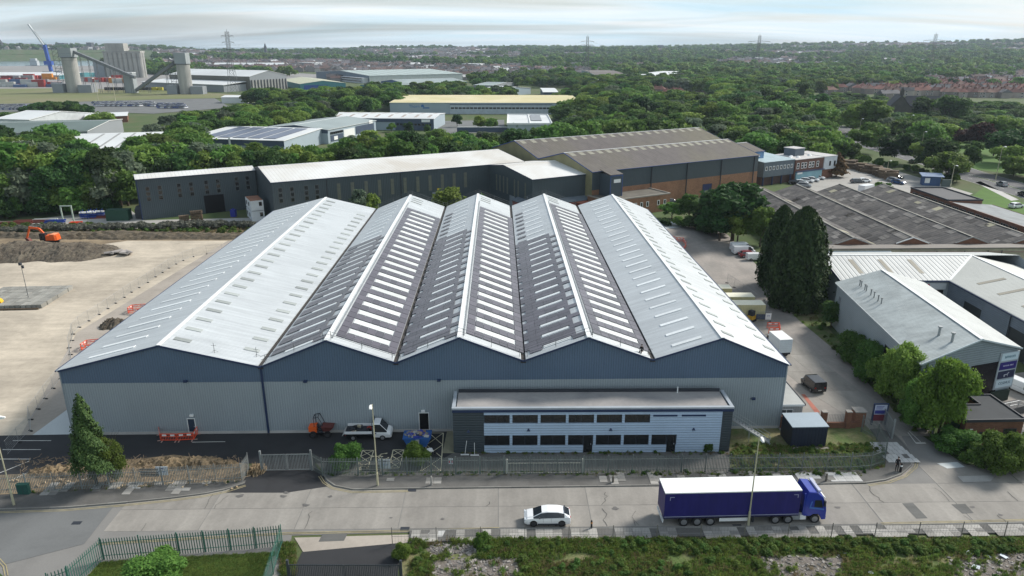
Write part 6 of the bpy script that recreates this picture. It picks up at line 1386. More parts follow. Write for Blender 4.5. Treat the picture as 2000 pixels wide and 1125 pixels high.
BC=mat('black_clothes',(.012,.012,.015),rough=.9); HV=mat('hi_vis_yellow',(.62,.72,.18),rough=.7); HVO=mat('hi_vis_orange',(.85,.18,.05),rough=.7)
g=G(1750,922); person('person in black top and trousers standing on the pavement corner by a bollard',(g.x,g.y,.14),R(170),BC,BC,h=1.85)
g=G(1863,862); person('person in a yellow hi-vis vest standing outside the brick gatehouse',(g.x,g.y,.02),R(200),BC,BC,vest=HV,h=1.85)
g=G(67,485); person('worker in orange hi-vis near the excavator bucket',(g.x,g.y,.1),R(150),HVO,mat('orange_trousers',(.7,.15,.06)),vest=HVO)
p_=mwP(70.7,.75); person('worker in black crouching on the warehouse roof at the valley end',(p_[0],p_[1],vz[4]+.35),R(150),BC,BC,pose='sit')
g=G(862,838); person('person in black working at the edge of the car park near the skip',(g.x,g.y,.03),R(90),BC,BC)
# ---------------- bollards and small street things ----------------
def bollard(px,py,label,m,h=.95,r=.1,cap=None):
    g=G(px,py); t=thing('bollard',label,'bollard',(g.x,g.y,.14)); MB().tube((0,0,0),(0,0,h*.8),r,8,r2=r*.9).tube((0,0,h*.8),(0,0,h),r*1.0,8,r2=r*.6).build('post',m,t)
    if cap: MB().tube((0,0,h*.62),(0,0,h*.78),r*1.06,8).build('reflective_band',cap,t)
bollard(1155,1034,'black bollard on the near pavement between the white car and the lorry',BLACK,.95,.1,mat('band_orange',(.5,.2,.05)))
bollard(843,949,'pale concrete bollard on the far pavement behind the street',mat('bollard_concrete',(.30,.29,.27)),1.1,.12)
bollard(1197,944,'grey stone bollard on the far pavement, right of the plated gate',mat('bollard_grey',(.13,.12,.10)),.8,.13)
bollard(1613,941,'dark bollard on the white slabs behind the lorry cab',mat('bollard_grey',(.13,.12,.10)),.95,.12)
bollard(1758,923,'black bollard with white top beside the standing person',BLACK,1.1,.14,WHITEM)
g=G(49,966); t=thing('utility_cabinet','dark green street utility cabinet against the palisade fence','cabinet',(g.x,g.y,.14),fa); MB().box(-.6,-.2,0,.6,.2,1.15).build('cabinet_body',mat('cabinet_green',(.02,.085,.07)),t); MB().box(-.01,-.215,.08,.01,-.201,1.08).build('door_seam',DARKTRIM,t); MB().box(-.65,-.25,1.16,.65,.25,1.22).build('lid',MC['cabinet_green'],t)
g=G(840,888); t=thing('wheelbarrow','upturned white wheelbarrow on the hatched bay','wheelbarrow',(g.x,g.y,.05),R(20)); MB().loft([[(-.5,-.3,.5),(.4,-.3,.5),(.4,.3,.5),(-.5,.3,.5)],[(-.3,-.18,.75),(.25,-.18,.75),(.25,.18,.75),(-.3,.18,.75)]]).build('tray',WHITEM,t); MB().tube((-.5,-.25,.45),(-1.1,-.25,.3),.03,5).tube((-.5,.25,.45),(-1.1,.25,.3),.03,5).tube((.4,-.2,.5),(.3,-.2,0),.03,5).build('handle',DSTEEL,t); wheel(t,.6,0,.18,.08,RIMD,False)
for px,py,hh,lb in ((908,889,1.9,'leaning white survey post in front of the charcoal boarding'),(927,890,1.7,'upright white post right of the leaning one')):
    g=G(px,py); t=thing('marker_post',lb,'post',(g.x,g.y,.05)); MB().tube((0,0,0),(.25 if px<910 else 0,0,hh),.035,6).build('post',WHITEM,t); MB().box(-.5,-.1,0,.5,.1,.06).build('foot',WHITEM,t)
# concrete path beside the office
sheet('concrete_ramp',[(874,838),(889,838),(889,885),(864,885)],mat('mossy_concrete',(.27,.26,.18),rough=.95,var=.3,scale=.5),z=.06)
# stack of precast kerbs, yellow drum, slabs, soil heaps
g=G(-60,606); t=thing('kerb_stack','large stack of grey precast concrete units at the left edge of the yard','concrete stack',(g.x,g.y,0),R(4))
CK=mat('precast_grey',(.27,.265,.24),rough=.95,var=.2,orand=.2); ku=MB().box(-.42,-.9,0,.42,.9,.75).mesh('precast_unit',CK)
for i in range(14):
    for j in range(6): put('precast_unit',ku,t,loc=(i*.95+(j%2)*.05,1+j*1.9,random.uniform(-.03,.02)),rz=R(random.uniform(-2,2)))
MB().box(0,-.6,0,12.5,-.35,.3).build('timber_bearer',TIMBER,t)
g=G(-6,598); t=thing('yellow_drum','yellow drum on its side at the left edge, beside the concrete stack','drum',(g.x+.4,g.y,.75),R(10)); MB().tube((0,-.5,0),(0,.5,0),.75,16).build('drum_shell',mat('drum_yellow',(.75,.42,.02)),t); MB().tube((0,-.56,0),(0,-.51,0),.3,10).build('hub',DARKTRIM,t); g=G(9,600); t=thing('black_drum_small','short black pipe lying beside the yellow drum','pipe',(g.x,g.y-.6,.2)); MB().tube((-.5,0,0),(.5,0,.05),.2,10).build('pipe_shell',BLACK,t)
def heap(name,label,cx,cy,rx_,ry_,h,m,rz=0,seed=1,nx=46,ny=20,cat='soil heap',rough=.35):
    rg=np.random.default_rng(seed); U=np.linspace(-1,1,nx); Vv=np.linspace(-1,1,ny); v=[];f=[]
    for j,b__ in enumerate(Vv):
        for i,a_ in enumerate(U):
            r_=min(1,(abs(a_)**2.6+abs(b__)**2.2)**.5); z=h*(1-r_**1.6)
            edge=max(0,1-r_); z*=1+rough*(math.sin(a_*9+seed)*.3+math.sin(a_*23+b__*5)*.2); z+=rg.normal()*.14*min(1,edge*6)
            k=1+.10*math.sin(a_*7+seed)+.06*math.sin(a_*19)
            v.append((a_*rx_,b__*ry_*k,max(z,0)-.05 if r_<1 else -.05))
    for j in range(ny-1):
        for i in range(nx-1): a_=j*nx+i; f.append((a_,a_+1,a_+nx+1,a_+nx))
    me=bpy.data.meshes.new(name); me.from_pydata(v,[],f); me.materials.append(m); o=put(name,me,None,loc=(cx,cy,0),rz=rz,label=label,cat=cat); return o
a=G(0,498);b_=G(232,492); heap('soil_heap','long dark soil mound in front of the orange excavator',(a.x+b_.x)/2-6,(a.y+b_.y)/2,(b_.x-a.x)/2+7,8.0,2.4,SOIL,rz=R(1.5),seed=3,nx=110,ny=30)
g=G(223,636); heap('soil_heap','small dark conical soil heap between the two orange barrier rings',g.x,g.y,2.4,2.2,1.3,SOIL,seed=5,nx=24,ny=18)
g=G(235,497); t=thing('broken_slab_pile','pile of broken concrete slabs at the right end of the soil mound','slab pile',(g.x,g.y,0)); br_=random.Random(5)
for i in range(12): MB().box(-br_.uniform(.5,1.4),-br_.uniform(.4,1),-.08,br_.uniform(.5,1.4),br_.uniform(.4,1),.1).build('broken_slab',mat('broken_slab_concrete',(.27,.25,.235),orand=.3),t,mat4=Matrix.Translation((br_.uniform(-2.2,2.2),br_.uniform(-1,1),.25+br_.uniform(0,.5)))@Matrix.Rotation(br_.uniform(0,3),4,'Z')@Matrix.Rotation(br_.uniform(-.35,.35),4,'X'))
heap('spoil_bank','low dark spoil bank below the thorny hedge at the back of the yard',*((G(230,462).x),(G(230,462).y)),62,3.2,1.2,mat('dark_bank_soil',(.09,.075,.055),rough=1,col2=(.15,.12,.08),scale=.6,fine=3,fvar=.3,bump=.1),rz=R(-1),seed=8,nx=160,ny=14)
# woodchip mounds behind the fence
for px,py,rx_,h_,lb,sd in ((130,928,5.0,.9,'mound of pale woodchip and cut branches left of the conifer',11),(360,912,6.2,1.0,'mound of woodchip and branches behind the fence right of the conifer',12),(498,925,1.2,.7,'small tan heap of earth beside the grey gates',13)):
    g=G(px,py); heap('woodchip_heap',lb,g.x,g.y+.6,rx_,1.4,h_*.75,STRAW,seed=sd,nx=50,ny=14,cat='woodchip heap')
br_=random.Random(21); b=MB()
for i in range(420):
    px=br_.choice((br_.uniform(40,220),br_.uniform(250,480))); py=br_.uniform(900,945); g=G(px,py); a_=br_.uniform(0,3.14); l_=br_.uniform(.2,.9); b.tube((g.x,g.y,.15+br_.uniform(0,.5)),(g.x+l_*math.cos(a_),g.y+l_*math.sin(a_),.15+br_.uniform(0,.6)),.03,4,cap=False)
b.build('cut_branches',mat('cut_branch_wood',(.20,.15,.10),irand=.4),kind='stuff',label='scattered cut branches on the woodchip',)
b=MB()
for i in range(38):
    g=G(br_.uniform(10,470),br_.uniform(938,955)); s_=br_.uniform(.08,.2); b.tube((g.x,g.y,.1),(g.x,g.y-.25,.12),s_,7)
b.build('cut_logs',mat('cut_log_ends',(.40,.31,.20),irand=.4),kind='stuff')
# litter and rubble on the waste ground
b=MB(); 
for i in range(900):
    c=br_.choice(((1850,2010,1080,1125),(1480,1650,1085,1125),(840,1015,1088,1125),(840,930,1062,1085))); g=G(br_.uniform(c[0],c[1]),br_.uniform(c[2],c[3])); s_=br_.uniform(.04,.16)
    b.box(-s_,-s_*.7,0,s_,s_*.7,s_*.8,T=Matrix.Translation(g)@Matrix.Rotation(br_.uniform(0,3),4,'Z')@Matrix.Rotation(br_.uniform(-.5,.5),4,'X'))
b.build('rubble',mat('rubble_pieces',(.21,.195,.18),irand=.5),kind='stuff')
for i,(px,py) in enumerate(((1888,1083),(1928,1088),(1960,1090),(1650,1082),(1700,1120),(1905,1110))):
    g=G(px,py); t=put('litter_sheet',MB().slab([(-.3,-.25,0),(.35,-.2,.05),(.3,.25,.12),(-.25,.2,.03)],(0,0,.02)).mesh('litter_sheet',mat('pale_litter',(.55,.60,.65))),None,loc=(g.x,g.y,.15),rz=i*1.1,label='scrap of pale litter lying in the weeds at the lower right',cat='litter',group='litter in the weeds')
# drain covers and road studs
for px,py in ((805,958),(791,1033),(150,1022),(1440,1028)): g=G(px,py); put('drain_cover',MB().box(-.45,-.25,0,.45,.25,.012).mesh('drain_cover',DARKTRIM),None,loc=(g.x,g.y,.045),rz=fa,kind='structure')
# cracks and joint sealing in the street
ck=random.Random(17); CR=mat('crack_sealant',(.07,.068,.065),rough=.9)
for i in range(26):
    u=ck.uniform(-38,75); v=ck.choice((-6.9,-3.4)) ; n=ck.randint(4,9); P=[SX(u,v)]
    for k in range(n): u+=ck.uniform(-.35,.35); v+=3.4/n; P.append(SX(u,v))
    ribbon('road_crack',P[:ck.randint(3,n)],ck.uniform(.03,.06),CR,.056)
for i in range(14):
    u=ck.uniform(-35,70); v=ck.uniform(-6.2,-.6); x,y=SX(u,v); s_=ck.uniform(.15,.45)
    put('oil_stain',MB().poly([(s_*(1+.3*math.sin(3*a+i))*math.cos(a),s_*.7*(1+.3*math.cos(2*a+i))*math.sin(a),0) for a in np.linspace(0,6.28,15)[:-1]]).mesh('oil_stain',mat('oil_mark',(.13,.125,.12),rough=.8,var=.3,scale=2)),None,loc=(x,y,.054),kind='structure')
# ---------------- trees: prototypes ----------------
L_MID=leafmat('leaves_mid_green',(.078,.155,.030),(.135,.225,.048)); L_DARK=leafmat('leaves_dark_green',(.036,.084,.025),(.07,.132,.036)); L_LIGHT=leafmat('leaves_light_green',(.105,.19,.034),(.17,.26,.055))
L_GREY=leafmat('leaves_silver_green',(.095,.135,.085),(.16,.20,.13)); L_CON=leafmat('conifer_needles',(.018,.038,.013),(.045,.075,.022),orand=.15,trans=.08); L_CON2=leafmat('conifer_needles_fresh',(.03,.062,.018),(.065,.105,.03),trans=.12)
L_RED=leafmat('copper_beech_leaves',(.030,.014,.012),(.055,.025,.02),orand=.1); L_BRN=leafmat('bronze_leaves',(.09,.065,.025),(.15,.10,.04),orand=.1); L_BRI=leafmat('bright_spring_leaves',(.10,.21,.030),(.17,.30,.05),orand=.12)
BARK=mat('bark',(.095,.075,.055),rough=.95,var=.3,scale=2.)
def quads(P,Nn,s,rg,asp=1.5):
    """many small leaf clumps: centres P, facing Nn, size s"""
    n=len(P); Nn=Nn/np.maximum(1e-6,np.linalg.norm(Nn,axis=1,keepdims=True)); a=rg.normal(size=(n,3)); U=np.cross(Nn,a); U/=np.maximum(1e-6,np.linalg.norm(U,axis=1,keepdims=True)); V=np.cross(Nn,U)
    s=np.asarray(s).reshape(-1,1)*np.ones((n,1)); U=U*s; V=V*s/asp
    k=.35*s*Nn
    return np.stack([P-U,P-V*.9-k,P+U,P+V*.9-k],1).reshape(-1,3)
def cloud_mesh(name,verts,m,extra=None):
    n=len(verts)//4; me=bpy.data.meshes.new(name); ev,ef=(extra if extra else (np.zeros((0,3)),[]))
    allv=np.vstack([verts,ev]); me.vertices.add(len(allv)); me.vertices.foreach_set('co',allv.astype(np.float32).ravel())
    loops=list(range(4*n)); starts=list(range(0,4*n,4)); tot=[4]*n; o_=4*n
    for f in ef: starts.append(len(loops)); tot.append(len(f)); loops+= [o_+i for i in f]
    me.loops.add(len(loops)); me.loops.foreach_set('vertex_index',loops); me.polygons.add(len(starts)); me.polygons.foreach_set('loop_start',starts); 
    me.materials.append(m); me.update(calc_edges=True); me.validate(); return me
def ico(c,r,rg,sub=1):
    b=bpy.data.meshes.new('tmp'); import bmesh; bb=bmesh.new(); bmesh.ops.create_icosphere(bb,subdivisions=sub,radius=1); 
    v=np.array([x.co[:] for x in bb.verts]); f=[[q.index for q in x.verts] for x in bb.faces]; bb.free(); bpy.data.meshes.remove(b)
    return v*np.array(r)*(1+rg.normal(size=(len(v),1))*.06)+np.array(c),f
def crown(name,m,seed,n=2200,kind='round',leaf=.045,nl=16,flat=.8,base=.22,w_=.42):
    """crown of height 1 (base..1), many lobes, holes and a ragged outline"""
    rg=np.random.default_rng(seed); lob=[]
    if kind in('round','tall','shrub'):
        for i in range(nl):
            t=rg.random(); z=base+(1-base)*(.12+.78*t); rr=w_*(.25+.75*math.sin(math.pi*min(1,.22+.75*t)))*(1 if kind!='tall' else .7)
            a=rg.random()*6.283; q=rr*math.sqrt(rg.random())*.95; R_=w_*rg.uniform(.30,.52)*(.75 if t>.8 else 1)
            lob.append((q*math.cos(a),q*math.sin(a),min(z,1-R_*.75),R_))
        lob.append((0,0,base+(1-base)*.5,w_*.62))
    P=[];Nn=[];S=[];ev=[];ef=[]
    if kind=='cone':
        u=rg.random(n*1); z=base+(1-base)*(1-np.sqrt(u)); hh=(z-base)/(1-base); 
        tier=np.abs(((z*nl)%1)-.3); rad=w_*(1-hh)**.85*(1.0-.28*tier)+.01; a=rg.random(n)*6.283; rad*=(1+.30*np.sin(a*4+z*24)+.16*np.sin(a*2+z*9+1)+.14*rg.normal(size=n))*np.sqrt(rg.uniform(.55,1.05,n))
        P=np.stack([rad*np.cos(a),rad*np.sin(a),z-.10*rad],1); Nn=np.stack([np.cos(a),np.sin(a),.55+0*a],1)+rg.normal(size=(n,3))*.4; S=leaf*rg.uniform(.6,1.3,n)
        for k in range(7):
            z0=base+(1-base)*(k/7.5); r_=w_*(1-k/7.5)**.85*.48; v,f=ico((0,0,z0+.06),(r_,r_,.09),rg); ef+=[[i+len(ev)*0+sum(len(e) for e in ev) for i in q] for q in f]; ev.append(v)
    elif kind=='yew':   # broad dense leylandii
        u=rg.random(n); z=base+(1-base)*u; hh=(z-base)/(1-base); rad=w_*(np.clip(1-hh**2.8,0,1)**.60)*(.86+.14*np.minimum(1,hh*6)); a=rg.random(n)*6.283
        rad*=(1+.10*np.sin(a*4+seed)+.10*np.sin(a*9+z*11)+.10*rg.normal(size=n)); P=np.stack([rad*np.cos(a),rad*np.sin(a),z],1); Nn=np.stack([np.cos(a),np.sin(a),.5+0*a],1)+rg.normal(size=(n,3))*.7; S=leaf*rg.uniform(.6,1.4,n)
        for k in range(8):
            z0=base+(1-base)*(k/8.5+.03); r_=w_*max(.1,(1-((k+.5)/8.5)**2.8))**.60*.80; v,f=ico((0,0,z0),(r_,r_,.12),rg); off_=sum(len(e) for e in ev); ef+=[[i+off_ for i in q] for q in f]; ev.append(v)
    else:
        L=np.array(lob); wt=L[:,3]**2; wt/=wt.sum(); idx=rg.choice(len(L),size=int(n*1.5),p=wt); d=rg.normal(size=(len(idx),3)); d/=np.linalg.norm(d,axis=1,keepdims=True); d[:,2]=np.where(d[:,2]<-.45,-d[:,2],d[:,2])
        r_=L[idx,3]*(rg.uniform(.78,1.08,len(idx))+(rg.random(len(idx))<.22)*rg.uniform(0,.34,len(idx))); c=L[idx,:3]; P=c+d*r_[:,None]*np.array([1,1,flat])
        keep=np.ones(len(P),bool)
        for l in L: dd=np.linalg.norm((P-l[:3])/np.array([1,1,flat]),axis=1); keep&=~((dd<l[3]*.72))
        P=P[keep][:n]; d=d[keep][:n]; P[:,2]=np.clip(P[:,2],base*.8,1.02); Nn=d+np.array([0,0,.25])+rg.normal(size=d.shape)*.75; S=leaf*rg.uniform(.5,1.55,len(P))*(1.25 if n>5000 else 1)
        for l in L:
            v,f=ico(l[:3],(l[3]*.70,l[3]*.70,l[3]*.70*flat),rg); off_=sum(len(e) for e in ev); ef+=[[i+off_ for i in q] for q in f]; ev.append(v)
    vv=quads(P,Nn,S,rg); return cloud_mesh(name,vv,m,(np.vstack(ev),ef) if ev else None)
def trunk_mesh(seed,base=.3,r=.028,fork=5):
    rr=random.Random(seed); b=MB(); top=(rr.uniform(-.02,.02),rr.uniform(-.02,.02),base+.22); b.tube((0,0,-.01),(0,0,base*.6),r,7,r2=r*.8).tube((0,0,base*.6),top,r*.8,7,r2=r*.5)
    for i in range(fork):
        a=i*6.28/fork+rr.random(); q=rr.uniform(.14,.26); z0=base*rr.uniform(.55,1.0); b.tube((0,0,z0),(q*math.cos(a),q*math.sin(a),z0+rr.uniform(.2,.34)),r*.45,5,r2=r*.18,cap=False)
    return b.mesh('trunk',BARK)
TR=[trunk_mesh(i) for i in range(3)]; TRS=trunk_mesh(9,.12,.015,6); TRC=MB().tube((0,0,-.01),(0,0,.8),.022,7,r2=.008).mesh('trunk',BARK)
PROT={}
def proto(k,*a,**kw): PROT[k]=crown('crown_'+k,*a,**kw)
for i in range(3):
    proto('mid%d'%i,L_MID,11+i,2300,leaf=.042,nl=15+i*2,w_=.42+.03*i); proto('dark%d'%i,L_DARK,31+i,2200,leaf=.042,nl=15,w_=.44); proto('light%d'%i,L_LIGHT,51+i,2300,leaf=.040,nl=18,w_=.45)
for i in range(2): proto('grey%d'%i,L_GREY,71+i,2100,leaf=.040,nl=20,w_=.42); 
proto('tall0',L_DARK,81,1800,kind='tall',leaf=.038,nl=16,w_=.36,base=.08); proto('red0',L_RED,91,1800,nl=14,w_=.5); proto('brn0',L_BRN,92,2200,kind='cone',leaf=.05,nl=8,w_=.30,base=.18)
proto('con0',L_CON2,93,13000,kind='cone',leaf=.0135,nl=12,w_=.20,base=.26); proto('shf0',L_MID,111,11000,kind='shrub',leaf=.026,nl=16,flat=.9,base=.02,w_=.55); proto('shf1',L_LIGHT,112,10000,kind='shrub',leaf=.026,nl=18,flat=.9,base=.02,w_=.5); proto('yew0',L_CON,94,12000,kind='yew',leaf=.022,w_=.34,base=.02); proto('yew1',L_CON,95,9000,kind='yew',leaf=.024,w_=.27,base=.02)
proto('bri0',L_BRI,96,16000,kind='round',leaf=.017,nl=34,w_=.46,base=.06); proto('bri1',L_LIGHT,97,13000,kind='round',leaf=.018,nl=28,w_=.46,base=.05)
for i in range(2): proto('shr%d'%i,L_MID,101+i,2600,kind='shrub',leaf=.055,nl=12,flat=.9,base=.02,w_=.55); 
proto('shd0',L_DARK,103,2600,kind='shrub',leaf=.05,nl=12,base=.02,w_=.55); proto('shl0',L_LIGHT,104,2600,kind='shrub',leaf=.05,nl=13,base=.02,w_=.55)
proto('hed0',mat('thorny_twigs',(.12,.125,.10),rough=1,irand=.4),105,1500,kind='shrub',leaf=.045,nl=12,base=.0,w_=.6)
proto('far0',L_MID,201,260,leaf=.10,nl=9,w_=.5,base=.05); proto('far1',L_DARK,202,260,leaf=.10,nl=9,w_=.52,base=.05)
SPEC={'mid':('broadleaf_tree','tree'),'dark':('broadleaf_tree','tree'),'light':('broadleaf_tree','tree'),'grey':('willow_tree','tree'),'tall':('poplar_tree','tree'),'red':('copper_beech_tree','tree'),'brn':('bronze_tree','tree'),'con':('conifer_tree','tree'),'yew':('cypress_tree','tree'),'bri':('broadleaf_tree','tree'),'shr':('shrub','shrub'),'shd':('shrub','shrub'),'shl':('shrub','shrub'),'shf':('shrub','shrub'),'hed':('thorn_bush','bush'),'far':('broadleaf_tree','tree')}
LOOK={'mid':'mid green leafy tree','dark':'dark green dense tree','light':'fresh light green tree','grey':'silvery grey green tree','tall':'tall narrow dark tree','red':'dark copper red tree','shr':'mid green bushy shrub','shd':'dark green shrub','shl':'light green shrub','hed':'grey brown thorny bush','far':'small green tree'}
tr_n=random.Random(5); TREES=[]
def tree(k,x,y,h,label,group=None,w_=1.,z=0,rz=None):
    n,c=SPEC[k[:3] if k[:3] in SPEC else k.rstrip('0123456789')]
    t=thing(n,label,c,(x,y,z),rz if rz is not None else tr_n.uniform(0,6.28),group); t.scale=(h*w_,h*w_,h)
    put('crown',PROT[k],t); put('trunk',TRC if c=='tree' and k[:3] in('con','yew','brn') else TRS if c!='tree' else TR[tr_n.randrange(3)],t); TREES.append((x,y,h*w_*.42)); return t
def tb(k,px,by,ty,label,group=None,w_=1.,**kk):
    g=G(px,by); return tree(k,g.x,g.y,ZH(g,ty),label,group,w_,**kk)
# hero trees near the viewer
tb('con0',190,950,768,'tall dark conifer with bare lower branches standing in the woodchip verge before the warehouse',w_=.82)
b=MB(); g=G(205,948); rr=random.Random(2)
for i in range(16):
    a=rr.uniform(-.5,.9); b.tube((g.x,g.y,1.5+i*.12),(g.x+rr.uniform(.6,2.6),g.y+rr.uniform(-.6,.6),3.2+i*.25),.03,4,r2=.008,cap=False)
bo=b.build('bare_branches',BARK); tag(bo,'tangle of bare thin branches beside the dark conifer','branches')
tree('bri1',*G(214,943)[:2],5.6,'small light green broadleaf tree growing against the dark conifer',w_=.6)
tb('yew0',1552,600,405,'huge dark cypress, right one of the close pair beside the service yard',w_=.70); tb('yew1',1514,560,402,'dark cypress, left one of the close pair beside the service yard',w_=.72)
tb('shf0',676,912,868,'small young tree behind the fence beside the double gates'); tb('shf1',812,905,866,'yellow green shrub behind the fence beside the street lamp',w_=.95); 
tb('shf0',308,1130,1087,'low rounded green bush on the lawn behind the green fence',w_=1.7); tb('shf0',940,1068,1040,'upright leafy bush growing through the chain link fence',w_=.7); tb('shf1',787,1090,1062,'flowering bush at the corner of the waste ground beside the gate',w_=.9); tb('shr1',1385,884,868,'small weed bush at the foot of the pale blue office wall')
tb('bri0',1832,850,700,'large bright green tree standing before the dark doors of the grey unit',w_=.60); tb('bri1',1788,838,738,'bright green tree left of the largest one, before the grey unit',w_=.60); tb('bri1',1752,800,672,'mid green tree rising against the left wall of the grey gabled unit',w_=.6); tb('mid2',1718,762,700,'dark leafy shrub tree against the grey unit side wall',w_=.85)
tb('shf0',1672,704,655,'rounded dark shrub at the foot of the grey unit side wall',w_=1.2); tb('dark1',1622,640,590,'dark shrub beside the rear corner of the grey gabled unit',w_=1.1); tb('shf0',1704,740,675,'dark shrub on the grass bank between the larger trees',w_=.95); tb('shf0',1862,880,838,'bushy undergrowth under the bright green tree at the road edge',w_=1.4)
tb('shf1',1950,918,845,'large light green bush before the brick gatehouse, at the right',w_=.95); tb('mid0',2010,900,835,'leafy tree at the right edge beside the gatehouse',w_=1.); tb('shr1',1905,905,870,'small bush at the left end of the gatehouse planting',w_=1.2)
tb('light0',1440,474,402,'bright green tree behind the parked vans',w_=.85); tb('mid1',1484,482,405,'mid green tree between the vans and the cypress pair',w_=.85); tb('dark0',1430,470,362,'large rounded dark green tree behind the service yard',w_=1.3); tb('dark1',1385,448,385,'dark green tree at the head of the service yard',w_=1.3); tb('mid0',1345,430,380,'leafy tree before the long brick wall',w_=1.2); tb('mid2',1312,428,395,'low leafy tree at the foot of the brick wall',w_=1.2)
tb('dark2',1405,470,395,'shadowy tree along the back fence of the service yard',w_=1.1); tb('light1',1500,400,378,'yellow green shrub between the brick factory and the brown gables',w_=1.1)
for px,by,ty,k in ((1300,440,425,'shd0'),(1325,442,424,'shr0'),(1350,445,420,'shd0'),(1375,450,420,'shd0'),(1400,458,425,'shd0')): tb(k,px,by,ty,LOOK[k[:3]]+' in the hedge along the head of the service yard','hedge shrubs at the head of the service yard',w_=1.6)
tb('light2',885,452,368,'leafy tree rising behind the middle gables of the warehouse',w_=1.1); tb('mid0',940,448,382,'smaller tree behind the middle gables, right of the leafy one',w_=1.0); tb('grey0',703,440,372,'pale feathery willow behind the first valley of the warehouse',w_=.8); tb('light0',730,440,379,'narrow light green tree right of the pale willow behind the warehouse',w_=.6); tb('shd0',775,440,392,'dark scrub behind the second gable of the warehouse')
tb('bri1',1985,520,498,'bright green bush at the right edge behind the pale ribbed roof',w_=1.6); tb('shl0',1992,500,487,'yellow green bush beside the blue wall at the right edge',w_=1.6)
for px,by,ty,k in ((893,248,224,'dark0'),(938,254,226,'light0'),(953,254,228,'light1'),(967,252,232,'mid0'),(1005,262,240,'mid1'),(765,258,240,'mid2'),(800,262,238,'dark1'),(835,262,244,'mid0')): tb(k,px,by,ty,LOOK[k[:-1]]+' by the car park before the yellow roofed works','trees by the works car park',w_=1.0)
tb('brn0',1633,345,297,'small bronze coloured tree on the grass island at the offices',w_=1.3)
# thorny hedge at the back of the site yard
for i in range(46):
    px=-20+i*11.4; g=G(px+tr_n.uniform(-3,3),455-px*.022+tr_n.uniform(-2,2)); tree('hed0',g.x,g.y,tr_n.uniform(1.8,2.6),'grey brown thorny bush in the ragged hedge behind the site yard','thorny hedge behind the site yard',w_=1.1)
# belts of trees with a known silhouette (top row read off the photograph)
def belt(xs,ty,by,step,kinds,where,group,jit=5,wj=(.9,1.25),seed=1,hmax=22,hmin=3):
    r_=random.Random(seed); x=xs[0]
    while x<xs[1]:
        k=r_.choice(kinds); px=x+r_.uniform(-.3,.3)*step; t_=float(np.interp(px,*ty))+r_.uniform(-jit,jit); b_=float(np.interp(px,*by)) if isinstance(by,tuple) else by
        g=G(px,b_+r_.uniform(-2,2)); h=min(hmax,max(hmin,ZH(g,t_))); tree(k,g.x,g.y,h,LOOK[k[:3] if k[:3] in LOOK else k.rstrip('0123')]+' '+where,group,w_=r_.uniform(*wj)); x+=step*r_.uniform(.8,1.2)
M3=['mid0','mid1','mid2','dark0','dark1','dark2','mid1','light0','light1','grey0']
belt((-60,262),([-60,80,150,262],[288,283,290,300]),([-60,262],[408,402]),25,['mid0','dark0','grey0','dark1','mid2','light1','light0','dark2','dark1'],'in the tall belt behind the storage yard','tree belt behind the storage yard',seed=3,wj=(.8,1.1))
belt((-60,250),([-60,250],[318,330]),([-60,250],[416,410]),28,['dark0','dark2','mid1','grey1','dark1'],'in the shaded front of the belt behind the storage yard','tree belt behind the storage yard',seed=4,wj=(.8,1.1))
belt((-60,250),([-60,60,120,250],[395,380,360,392]),([-60,250],[430,412]),24,['shr0','shd0','shr1','shl0','shd0'],'at the foot of the belt behind the storage yard','shrubs behind the storage yard',seed=5,wj=(.8,1.2))
belt((-60,75),([-60,250],[272,272]),([-60,250],[380,376]),30,['mid0','light0','dark1','grey1'],'at the back of the tall belt behind the storage yard','tree belt behind the storage yard',seed=6)
belt((255,960),([255,330,420,520,640,700,800,900,960],[296,282,284,284,286,270,262,268,276]),([255,500,960],[384,362,338]),25,M3,'in the row right behind the white warehouse roof','trees behind the white warehouse roof',seed=7,wj=(.9,1.2))
belt((255,960),([255,400,640,700,800,900,960],[300,296,296,288,280,280,284]),([255,500,960],[391,368,342]),30,['dark0','dark1','dark2','mid0'],'in the shaded row against the back of the white roofed warehouse','trees behind the white warehouse roof',seed=17,wj=(.9,1.2))
belt((960,1480),([960,1040,1100,1200,1300,1400,1480],[262,248,238,228,232,240,262]),([960,1480],[318,300]),24,M3,'in the belt behind the brown factory roofs','trees behind the brown factory roofs',seed=8,wj=(.9,1.3),hmax=16)
belt((1480,1680),([1480,1560,1620,1680],[268,262,258,282]),([1480,1620,1680],[318,312,318]),22,M3,'between the offices and the dual carriageway','trees behind the offices',seed=9)
belt((1650,1880),([1650,1700,1750,1800,1880],[301,308,317,328,342]),([1650,1720,1800,1880],[316,322,338,362]),15,['shr0','shd0','mid0','light0','shr1','shl0'],'in the hedge between the office yard and the dual carriageway','hedge by the dual carriageway',seed=10,wj=(1.1,1.5),jit=3,hmin=1.5)
tb('mid1',1865,352,312,'round tree on the verge beside the near carriageway lamp',w_=.8); tb('dark1',1893,336,277,'large dark tree between the two carriageways',w_=.8); tb('mid2',1978,348,317,'small round tree beside the dual carriageway at the right edge',w_=1.1)
tb('dark2',1765,284,245,'dark tree left of the carriageway sign gap',w_=1.0); tb('light0',1822,290,245,'light green spreading tree across the carriageway',w_=1.2); tb('red0',1905,300,240,'dark copper red tree on the park edge',w_=1.1); tb('dark0',1975,320,255,'large dark tree at the right edge across the carriageway',w_=1.4); tb('dark1',1940,305,256,'dark tree beside the copper red one',w_=1.1); tb('light1',1960,275,222,'bright green tree at the park edge on the right',w_=1.3)
